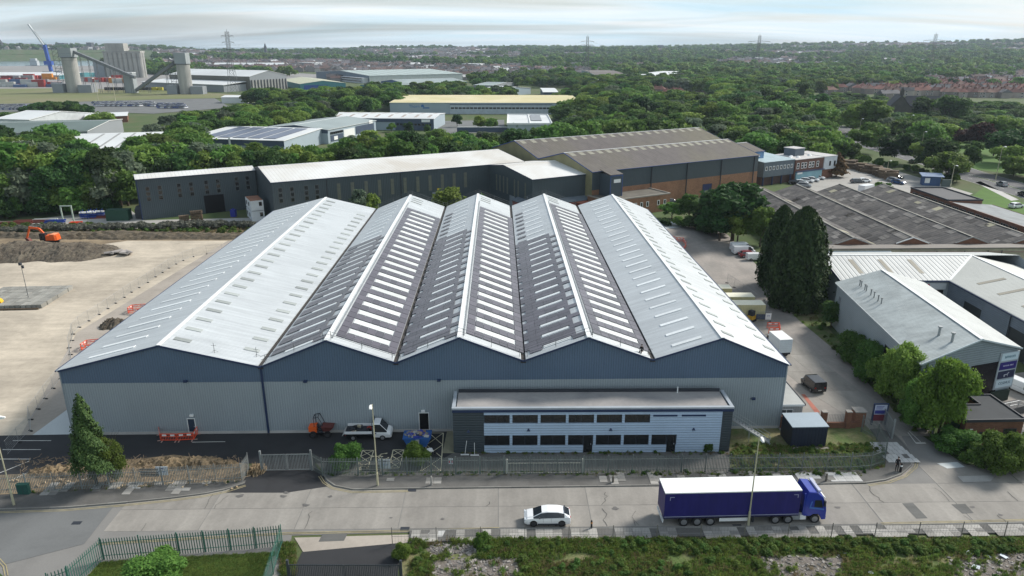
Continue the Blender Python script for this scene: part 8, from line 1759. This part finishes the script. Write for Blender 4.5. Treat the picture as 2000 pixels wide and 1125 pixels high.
g=G(1812,362); t=thing('kiosk','small blue roofed kiosk beside the hedge at the yard gate','kiosk',(g.x-2,g.y,0),R(-15)); MB().box(0,0,0,5.5,3,3.2).build('wall',mat('kiosk_blue',(.05,.10,.22)),t); MB().slab([(-.8,-1.5,3.3),(6.2,-1.5,3.3),(6.2,3.3,3.9),(-.8,3.3,3.9)],(0,0,.12)).build('roof',mat('kiosk_roof',(.16,.22,.33)),t); MB().box(.6,-.06,.9,2.2,-.01,2.6).build('window',WHITEM,t); MB().box(6,-.5,0,9,.1,2.4).build('lattice_screen',mat('kiosk_screen',(.10,.13,.13)),t)
g=G(1690,378); t=thing('white_trailer','white box trailer behind the third brown gable','trailer',(g.x,g.y,0),R(30)); MB().box(-2.5,-1.2,.7,2.5,1.2,2.9).build('body',WHITEP,t); wheel(t,0,-1.1,.35); wheel(t,0,1.1,.35)
g=G(1540,340); 
for px,by,ty in ((1715,372,356),(1722,372,358),(1733,372,358),(1708,374,363)): tb('shr0',px,by,ty,'shrub in the planting strip behind the brown gables','shrubs behind the brown gables',w_=1.1)
# ---------------- car compound ----------------
cc=MB().box(-2.1,-.9,.25,2.1,.9,.85).loft([[(-1.6,-.85,.86),(1.1,-.85,.86),(1.1,.85,.86),(-1.6,.85,.86)],[(-1.2,-.7,1.45),(.4,-.7,1.45),(.4,.7,1.45),(-1.2,.7,1.45)]],m=1).box(-1.25,-.72,1.46,.45,.72,1.5)
cpaint=[mat('compound_paint_white',(.62,.64,.68),rough=.3),mat('compound_paint_blue',(.10,.13,.30),rough=.3),mat('compound_paint_grey',(.20,.21,.24),rough=.3)]; ccm=[cc.mesh('compound_car',[m_,CGLASS]) for m_ in cpaint]; cn_=0
for (xa,xb,ya,yb,cols,rows) in ((182,300,201.5,209,24,5),(305,358,204.5,213,13,5),(0,48,207,216,14,4),(470,510,205,208,5,2)):
    for r_ in range(rows):
        for c in range(cols):
            if cr.random()<.06: continue
            px=lerp(xa,xb,(c+.5)/cols)+r_*1.5; py=lerp(ya,yb,(r_+.5)/rows); g=G(px,py); k=cr.choice((0,0,0,1,2) if xa<300 else (1,1,0,2))
            put('compound_car',ccm[k],None,loc=(g.x,g.y,.25),rz=R(80),sc_=(1.1,1.15,1.15),label=('white','dark blue','grey')[k]+' new car parked in the compound '+('at the left edge' if xa<10 else 'in the long block below the meadow' if xa<300 else 'in the block nearest the woods' if xa<400 else 'beyond the woods'),cat='car',group='new cars in the compound'); cn_+=1
for px,py in ((193,200),(226,200)): g=G(px,py); l_=dup(l2,(g.x,g.y,0),0,'very tall floodlight mast in the car compound','compound floodlights'); l_.scale=(3,3,ZH(g,150 if px>200 else 152)/8.1)
# ---------------- houses ----------------
HB=mat('house_wall_mixed',(.30,.26,.235),rough=.95,var=.2,scale=.3,orand=.4); HR=mat('red_tile_roof',(.19,.085,.068),rough=.9,var=.25,scale=.4,orand=.3); HRG=mat('grey_slate_roof',(.12,.115,.12),rough=.9,var=.2,orand=.3); HRB=mat('brown_tile_roof',(.17,.10,.08),rough=.9,var=.25,orand=.35); CHM=mat('chimney_brick',(.16,.08,.06))
def house_proto(roofm,label,W=15,D=8.5,hip=True):
    t=thing('semi_detached_house',label,'house'); MB().box(0,0,0,W,D,5.2).build('wall',HB,t)
    e=.5; hp_=3.4 if hip else 0; q=[(-e,-e,5.1),(W+e,-e,5.1),(W+e,D+e,5.1),(-e,D+e,5.1)]; r1=(hp_,D/2,8.2);r2=(W-hp_,D/2,8.2); b=MB(); b.poly([q[0],q[1],r2,r1]).poly([q[1],q[2],r2]).poly([q[2],q[3],r1,r2]).poly([q[3],q[0],r1]).poly(q[::-1]); rf_=b.build('roof',roofm,t)
    for x in (W*.3,W*.7): MB().box(x-.5,D/2-.4,7.6,x+.5,D/2+.4,9.6).build('chimney',CHM,rf_)
    Fh=face_frame('f',W,D)
    for x in (1.8,11.0):
        for z in (.9,3.4): window(t,Fh,x,z,1.9,1.3,1,1,WHITEM,GLASS,t=.15)
    for c in kids(t): c.location.x-=W/2; 
    capture(t); return t
H1=house_proto(HR,'x'); H2=house_proto(HRB,'x'); H3=house_proto(HRG,'x',W=18,hip=False)
hr_=random.Random(31); HP=[]; hn=0
def house_at(x,y,rz,k,label,group):
    global hn
    src=(H1,H2,H3)[k]; hn+=1
    if not src.get('used'): src['used']=1; src.location=(x,y,float(terr(x,y))); src.rotation_euler=(0,0,rz); src['label']=label; src['group']=group; o_=src
    else: o_=dup(src,(x,y,float(terr(x,y))),rz,label,group)
    HP.append((x,y)); return o_
RN=('red roofed','brown roofed','grey roofed')
# estate of red roofs at the right, in curved rows
for row,(yy,x0,x1) in enumerate(((191,1855,1990),(187,1745,2050),(183.5,1700,2060),(180.3,1680,2060),(177.2,1670,2060),(174.3,1750,2060),(171.5,1780,2060),(169,1800,2060),(166.8,1830,2060),(164.8,1850,2060),(163,1880,2060),(161.3,1900,2060))):
    px=x0
    while px<x1:
        p=G(px+hr_.uniform(-2,2),yy+hr_.uniform(-.5,.5)); k=hr_.choice((0,0,0,1,1,2) if row not in(6,) else (0,)); house_at(p.x,p.y,R(hr_.choice((-18,-30,-8,68,80))),k,RN[k]+' semi-detached house in '+('the nearest' if yy>185 else 'the middle' if yy>176 else 'the farthest')+' rows of the estate at the right','houses of the red roofed estate')
        px+=hr_.choice((17,19,22,30))
for px,py,k,lb in ((1525,196,0,'left of the poplar'),(1598,178,0,'first of the three set apart by the woods'),(1640,180,0,'beside the biggest tree'),(1622,186,1,'half hidden below the three'),(1283,185,0,'alone in the woods near the middle'),(1320,189,0,'second in the woods near the middle'),(1362,181,0,'half hidden in the woods'),(1386,181,0,'at the right of the wood houses'),(1458,178,0,'near the third pylon'),(1492,177,0,'right of the third pylon'),(1305,192,0,'lowest of the wood houses'),(1740,194,2,'beside the church roof')):
    p=G(px,py); house_at(p.x,p.y,R(hr_.uniform(-30,10)),k,RN[k]+' house '+lb,None)
# the town beyond: too many houses and trees to count
def farhouse(roofm):
    b=MB(); W,D=12,9; b.box(-W/2,-D/2,-3,W/2,D/2,5,0); b.poly([(-W/2-.4,-D/2-.4,5),(W/2+.4,-D/2-.4,5),(W/2+.4,0,8.4),(-W/2-.4,0,8.4)],1).poly([(W/2+.4,D/2+.4,5),(-W/2-.4,D/2+.4,5),(-W/2-.4,0,8.4),(W/2+.4,0,8.4)],1).poly([(-W/2,-D/2,5),(-W/2,D/2,5),(-W/2,0,8.3)],0).poly([(W/2,D/2,5),(W/2,-D/2,5),(W/2,0,8.3)],0).box(2,-.5,7.5,3,.5,9.6,0); return b.mesh('town_house',[HBF,roofm])
HBF=mat('town_wall',(.33,.31,.30),rough=.95,orand=.5,var=.2)
RF=[mat('town_roof_a',(.13,.088,.08),rough=.95,orand=.45),mat('town_roof_b',(.12,.115,.125),rough=.95,orand=.5),mat('town_pale_roof',(.55,.56,.56),rough=.8,orand=.3)]
tg=np.random.default_rng(77); fh=[]
def rnd_pts(n,px0,px1,D0,D1):
    az=np.arctan((tg.uniform(px0,px1,n)-1000)/1477.); D=np.sqrt(tg.uniform(D0**2,D1**2,n)); return D*np.sin(az),D*np.cos(az)
# tree and house densities over the wide land
def pxa_(x,y): return 1000+1477*x/np.maximum(y,1)
def noise2(x,y,s): return np.sin(x/s+1.3*np.sin(y/s*.7))+np.sin(y/s*1.1+1.7*np.sin(x/s*.6+2))+.6*np.sin((x+y)/s*2.1)
def blocked(X,Y):
    bad=np.zeros(len(X),bool)
    for P in FARCL:
        xs=[p[0] for p in P]; ys=[p[1] for p in P]; c=np.where((X>min(xs))&(X<max(xs))&(Y>min(ys))&(Y<max(ys)))[0]
        for i in c:
            if inpoly(X[i],Y[i],P): bad[i]=True
    return bad
def gpoly(*pts): FARCL.append([tuple(G(*p)[:2]) for p in pts])
# keep the yards, roads, meadow, compound and port clear
gpoly((-400,250),(-400,148),(300,146),(640,150),(640,172),(520,192),(470,205),(380,222),(250,232),(100,236),(60,226)); 
for P in (dc,dc2):
    for a,b__ in zip(P,P[1:]):
        A=Vector((*a,0));B_=Vector((*b__,0)); d=(B_-A).normalized(); n_=Vector((-d.y,d.x,0))*8.5; FARCL.append([tuple((A-n_)[:2]),tuple((B_-n_)[:2]),tuple((B_+n_)[:2]),tuple((A+n_)[:2])])
gpoly((1560,360),(1620,326),(1700,314),(1790,340),(1900,372),(1990,420),(2200,480),(2200,900),(1400,700),(1200,430),(1470,400)); gpoly((1780,300),(1870,290),(1990,262),(2300,262),(2300,330),(2050,350),(1900,330)); gpoly((1960,240),(1985,230),(2300,230),(2300,250),(1965,250))
gpoly((860,262),(1000,262),(1000,240),(1120,228),(1120,214),(860,214),(730,228),(640,228),(600,245),(700,262)); gpoly((640,222),(760,222),(760,208),(690,206)); gpoly((900,190),(1150,190),(1150,172),(900,172)); 
hx=np.array([p[0] for p in HP]);hy=np.array([p[1] for p in HP])
def place(n,px0,px1,D0,D1,cond,gapy=0):
    X,Y=rnd_pts(n,px0,px1,D0,D1); m_=cond(X,Y,pxa_(X,Y),np.hypot(X,Y)); X,Y=X[m_],Y[m_]; b_=blocked(X,Y); X,Y=X[~b_],Y[~b_]
    if len(hx):
        ok=np.array([((hx-a)**2+(hy-c)**2).min()>9**2 for a,c in zip(X,Y)],bool); X,Y=X[ok],Y[ok]
    return X,Y
def pts_of(X,Y,h0,h1,w0,w1,sink=.0):
    Z=terr(X,Y); n=len(X); H=tg.uniform(h0,h1,n); return [(x,y,z-sink,h*w__,h,r_) for x,y,z,h,w__,r_ in zip(X,Y,Z,H,tg.uniform(w0,w1,n),tg.uniform(0,6.28,n))]
rivf=lambda X,Y,p,D: ~((p<300)&(D>1740)&(D<3450))&~((p<200)&(D>1040)&(D<3450))
landf=lambda X,Y,p,D: (terr(X,Y)>-4)
# near woods (250-1000 m)
ks=['mid0','mid1','mid2','dark0','dark1','dark2','light0','light1','light2','grey0','grey1','tall0']; wt=[.13,.13,.13,.12,.12,.1,.07,.06,.05,.04,.03,.02]
def inw(X,Y,p,D):
    a=(noise2(X+40,Y,38)>-1.75)&(D>300)&(p>1100)&(D<1000)&(p<2150)&~((p>1640)&(D>425)&(D<np.where(p>1840,990,905)))&~((p>1265)&(p<1410)&(D>570)&(D<770))&~((p>1580)&(p<=1640)&(D>560)&(D<790))&~((p>1640)&(p<1890)&(D<np.interp(p,[1640,1650,1700,1760,1820,1890],[410,400,352,324,300,280])+26))                      # right woods
    a&=~((p>1480)&(D>325)&(D<1e9)&False)
    b_=(p>640)&(p<1150)&(D>285)&(D<345)                         # strip before yellow works
    c_=(p>225)&(p<720)&(D>np.where(p<345,310,np.where(p<600,375,425)))&(D<np.interp(p,[225,240,280,297,340,346,430,478,600,690],[360,380,398,404,430,465,468,485,552,556])); j_=(p>50)&(p<178)&(D>425)&(D<480); c_=c_|j_
    e_=(p>720)&(p<1000)&(D>560)&(D<760)
    f_=(((p<95)&(D>250))|(D>325))&(p<235)&(D<385)&(noise2(X,Y,50)>-1.2)
    g_=(p>860)&(p<1160)&(D>500)&(D<1000)&(noise2(X,Y,45)>-.2)
    h_=(p>560)&(p<900)&(D>1000)&(D<1500)&(noise2(X,Y,70)>.1)
    i_=(p>270)&(p<720)&(D>620)&(D<660)&(p>480)
    # the estate of houses keeps gardens with fewer trees
    est=(p>1640)&(p<2100)&(D>650)&(D<np.where(p>1840,990,905))
    keep=(tg.random(len(X))<.22)
    low=(p>1640)&(p<2150)&(D>425)&(D<np.where(p<1745,770,700)); a|=low&(tg.random(len(X))<.8); est&=~low
    return (a&(~est|keep))|b_|c_|e_|f_|g_|h_|i_
X,Y=place(30000,-60,2150,255,1000,inw)
# thin to natural spacing
def thin(X,Y,s):
    o_=np.argsort(Y); X,Y=X[o_],Y[o_]; g_={}; K=[]
    for i in range(len(X)):
        s_=s*(1 if X[i]**2+Y[i]**2<6e5 else 1.15); c=(int(X[i]//s_),int(Y[i]//s_)); bad=False
        for dx in(-1,0,1):
            for dy in(-1,0,1):
                for j in g_.get((c[0]+dx,c[1]+dy),()):
                    if (X[i]-X[j])**2+(Y[i]-Y[j])**2<s_*s_: bad=True;break
        if not bad: g_.setdefault(c,[]).append(i); K.append(i)
    return X[K],Y[K]
X,Y=thin(X,Y,9.0)
D=np.hypot(X,Y); o_=np.argsort(D); nind=max(0,300-len([t for t in TREES]))
print('near wood',len(X),'tree things so far',len(TREES))
sel=o_[:nind]; rest=o_[nind:]
kk=tg.choice(len(ks),size=len(X),p=np.array(wt)/sum(wt))
def hgt(x,y):
    p=1000+1477*x/y; D_=math.hypot(x,y)
    return (7,10) if (p>640 and p<1150 and D_<350) else (11,14.5) if p<760 else (9,13) if p<1150 else (3.5,6) if (p>1640 and 640<D_<910) else (4.5,7) if (p>1640 and 425<D_<650) else (10,14) if (D_<430 or D_>800) else (11,17)
for i in sel:
    k=ks[kk[i]]; a_,b_=hgt(X[i],Y[i]); p=1000+1477*X[i]/Y[i]
    where='in the woods left of the solar roofed unit' if p<700 else 'in the strip before the yellow roofed works' if p<1110 else 'in the woods beyond the brown factory roofs' if p<1500 else 'in the woods beyond the dual carriageway'
    tree(k,X[i],Y[i],tg.uniform(a_,b_),LOOK[k.rstrip('0123')]+' '+where,'trees '+where,w_=tg.uniform(1.1,1.5))
SRC={k:src_crown(k) for k in PROT}
for q,k in enumerate(ks):
    ii=[i for i in rest if kk[i]==q]
    if not ii: continue
    P=[(X[i],Y[i],-.3,(h:=tg.uniform(*hgt(X[i],Y[i])))*tg.uniform(1.1,1.5)*(1.6 if h<7.2 else 1),h,tg.uniform(0,6.28)) for i in ii]
    scatter('woodland',SRC[k],P)
# far woods and town
def farw(X,Y,p,D):
    n1=noise2(X,Y,170)+.5*noise2(X+99,Y,60); lo=np.where(p>1020,-.45,.75)+np.where((p>1500)&(D>2600),.9,0)
    return (n1>lo)&rivf(X,Y,p,D)&landf(X,Y,p,D)
for D0,D1,n,s in ((1000,1700,26000,11),(1700,2900,60000,19),(2900,5000,110000,27)):
    X,Y=place(n,-150,2150,D0,D1,farw); X,Y=thin(X,Y,s); k=tg.random(len(X))<.5; sc1=1.1 if D0<1500 else 1.5
    for m_,src in ((k,FARSRC[0]),(~k,FARSRC[1])):
        if m_.sum(): scatter('far_woodland',[c for c in COL.objects if c.parent==src and c.name.startswith('crown')][0],pts_of(X[m_],Y[m_],7*sc1,16*sc1,1.0,1.9,.8))
    print('far wood',D0,len(X))
FH=[]
for k in range(3):
    g=G((1262,1420,1002)[k],(150,152,158)[k]); FH.append(put('town_house',farhouse(RF[k]),None,loc=(g.x,g.y,0),rz=R(10*k),label=('brown roofed','grey roofed','pale roofed')[k]+' small distant house among the woods of the middle distance',cat='house'))
def farh(X,Y,p,D):
    n1=noise2(X,Y,170)+.5*noise2(X+99,Y,60); hi=np.where(p>1020,-.1,1.6)+np.where((p>1500)&(D>2600),1.5,0)
    return ((n1<hi)|((p<330)&(D>3400)))&rivf(X,Y,p,D)&landf(X,Y,p,D)&~((p<640)&(D<1450))
for D0,D1,n,s in ((1050,1700,9000,15),(1700,2900,26000,17),(2900,4900,60000,24)):
    X,Y=place(n,-150,2150,D0,D1,farh); X,Y=thin(X,Y,s); r_=tg.random(len(X)); 
    for k,(a_,b_) in enumerate(((0,.52),(.52,.93),(.93,1.01))):
        m_=(r_>=a_)&(r_<b_)
        if m_.sum():
            P=pts_of(X[m_],Y[m_],1.0,1.5,.9,1.25,.5); rows=np.round(np.array([q[5] for q in P])/(math.pi/2))*(math.pi/2)+.25; P=[(q[0],q[1],q[2],q[3],q[4]*.95,rw) for q,rw in zip(P,rows)]; scatter('distant_town',FH[k],P)
    print('houses',D0,len(X))
# warehouses and pale blocks of the far port and town edge
fb=random.Random(44)
for i in range(26):
    px=fb.choice((fb.uniform(30,330),fb.uniform(180,900),fb.uniform(600,1100))); Dd=fb.uniform(1500,3600); az=math.atan((px-1000)/1477); x,y=Dd*math.sin(az),Dd*math.cos(az)
    if px<320 and Dd<3500: continue
    z=float(terr(x,y)); m_=fb.choice((RW,PW1,PW2,RG)); t=thing('distant_shed','pale flat shed in the distant town edge beyond the port','shed',(x,y,z-1),R(fb.uniform(-20,20)),'pale sheds in the distant town'); w_,d_,h_=fb.uniform(30,70),fb.uniform(20,40),fb.uniform(8,12); MB().box(-w_/2,-d_/2,0,w_/2,d_/2,h_).build('wall',m_,t); MB().box(-w_/2-.5,-d_/2-.5,h_+.01,w_/2+.5,d_/2+.5,h_+.8).build('roof',RW,t)
# ---------------- weeds on the waste ground, lawn and verges ----------------
def tuft(name,m,n,seed,h=.5,sp=.22):
    rg=np.random.default_rng(seed); v=[];f=[]
    for i in range(n):
        a=rg.random()*6.28; x,y=rg.normal(size=2)*sp; hh=h*rg.uniform(.5,1.2); dx,dy=math.cos(a)*hh*.45,math.sin(a)*hh*.45; wx,wy=-math.sin(a)*.035,math.cos(a)*.035; j=len(v)
        v+=[(x-wx,y-wy,0),(x+wx,y+wy,0),(x+dx*.6+wx*.7,y+dy*.6+wy*.7,hh*.75),(x+dx,y+dy,hh*.85)]; f.append((j,j+1,j+2,j+3))
    me=bpy.data.meshes.new(name); me.from_pydata(v,[],f); me.materials.append(m); return me
WG=leafmat('weed_leaves',(.11,.175,.035),(.19,.255,.07),orand=.35); WD=leafmat('dry_grass',(.17,.15,.07),(.25,.21,.11),orand=.3); WB=leafmat('bramble_leaves',(.07,.13,.028),(.12,.19,.045),orand=.3)
def weed(name,me,px,py,label,s=1): g=G(px,py); return put(name,me,None,loc=(g.x,g.y,.04),sc_=s,label=label,cat='weeds')
w1_=weed('grass_tuft',tuft('grass_tuft',WG,34,1),1120,1065,'green grass tuft at the fence line below the white car'); w2_=weed('dry_grass_tuft',tuft('dry_grass_tuft',WD,28,2),1150,1110,'straw coloured dry grass tuft on the bare patch'); w3_=weed('bramble',crown('bramble',WB,7,700,kind='shrub',leaf=.085,nl=7,base=0,w_=.6),1250,1066,'dark bramble clump behind the lorry lamp post')
wp={0:[],1:[],2:[]}; wr=random.Random(6)
def weeds(n,x0,x1,y0,y1,mix,h=(.7,1.3),cond=None):
    for i in range(n):
        px,py=wr.uniform(x0,x1),wr.uniform(y0,y1)
        if cond and not cond(px,py): continue
        g=G(px,py); k=wr.choices((0,1,2),mix)[0]; s_=wr.uniform(*h); s2=s_*(1 if k<2 else .9); wp[k].append((g.x,g.y,.03,s2,s2*(1 if k<2 else .8),wr.uniform(0,6.28)))
rubp=[[(845,1095),(1010,1090),(1020,1140),(850,1150)],[(1480,1085),(1650,1090),(1640,1140),(1500,1135)],[(1880,1085),(2010,1080),(2020,1150),(1850,1150)],[(830,1070),(900,1062),(950,1068),(930,1080),(840,1084)]]
ncl=lambda a,b__:(not any(inpoly(a,b__,P) for P in rubp)) or wr.random()<.10
nz_=lambda a,b__: ncl(a,b__) and (math.sin(a/37.)+math.sin(a/17.+b__/9.)+math.sin(b__/11.)>wr.uniform(-2.2,.6))
weeds(7800,800,2060,1056,1145,(.76,.22,.02),(.4,.95),nz_); weeds(1800,930,2060,1056,1078,(.78,.18,.04),(.5,1.0))
weeds(260,1270,2050,1060,1085,(.5,.1,.4),(.6,1.0)); weeds(500,1060,1300,1100,1140,(.1,.8,.1),(.5,.9))
weeds(1500,1430,1730,868,922,(.6,.3,.1),(.35,.7),lambda a,b__:inpoly(a,b__,[(1430,872),(1530,850),(1690,838),(1728,880),(1722,918),(1430,922)]))
weeds(420,640,1700,922,931,(.6,.3,.1),(.3,.6)); weeds(380,0,480,942,972,(.4,.55,.05),(.25,.5),lambda a,b__:abs(b__-(968-a*.055))<3); weeds(160,890,1430,880,888,(.6,.3,.1),(.3,.55))
weeds(900,1500,1835,560,850,(.62,.12,.26),(.6,1.2),lambda a,b__:inpoly(a,b__,[(1500,560),(1560,550),(1600,620),(1660,690),(1760,760),(1800,800),(1830,855),(1790,850),(1735,790),(1650,700),(1560,625)]))
weeds(260,548,575,1062,1125,(.7,.3,0),(.4,.8)); weeds(700,-20,505,440,456,(.1,.5,.4),(.9,1.6))
for k,(nm,sr_) in enumerate((('weeds',w1_),('dry_weeds',w2_),('brambles',w3_))): scatter(nm,sr_,wp[k])
lw=[]
for i in range(5200):
    px,py=wr.uniform(150,545),wr.uniform(1078,1150)
    if inpoly(px,py,[(150,1150),(200,1099),(540,1079),(520,1102),(500,1180),(150,1180)]): g=G(px,py); lw.append((g.x,g.y,.02,.55,.28,wr.uniform(0,6.28)))
scatter('lawn_grass',w1_,lw)
# ---------------- haze ----------------
hz=MB().box(-9000,-1200,-120,9000,13000,105).mesh('haze',None) if False else None
me=bpy.data.meshes.new('haze'); b=MB().box(-9500,-900,-130,9500,9900,110); me.from_pydata(b.v,[],b.f); ho=put('haze',me,kind='stuff')
m=bpy.data.materials.new('pale_air'); m.use_nodes=True; n=m.node_tree.nodes; n.remove(n['Principled BSDF']); pv=n.new('ShaderNodeVolumePrincipled'); pv.inputs['Color'].default_value=(.70,.84,.99,1); pv.inputs['Density'].default_value=.000075; pv.inputs['Anisotropy'].default_value=.2
m.node_tree.links.new(pv.outputs[0],n['Material Output'].inputs['Volume']); me.materials.append(m)
for m_ in list(bpy.data.meshes):
    if m_.users==0: bpy.data.meshes.remove(m_)
print('objects',len(bpy.data.objects))
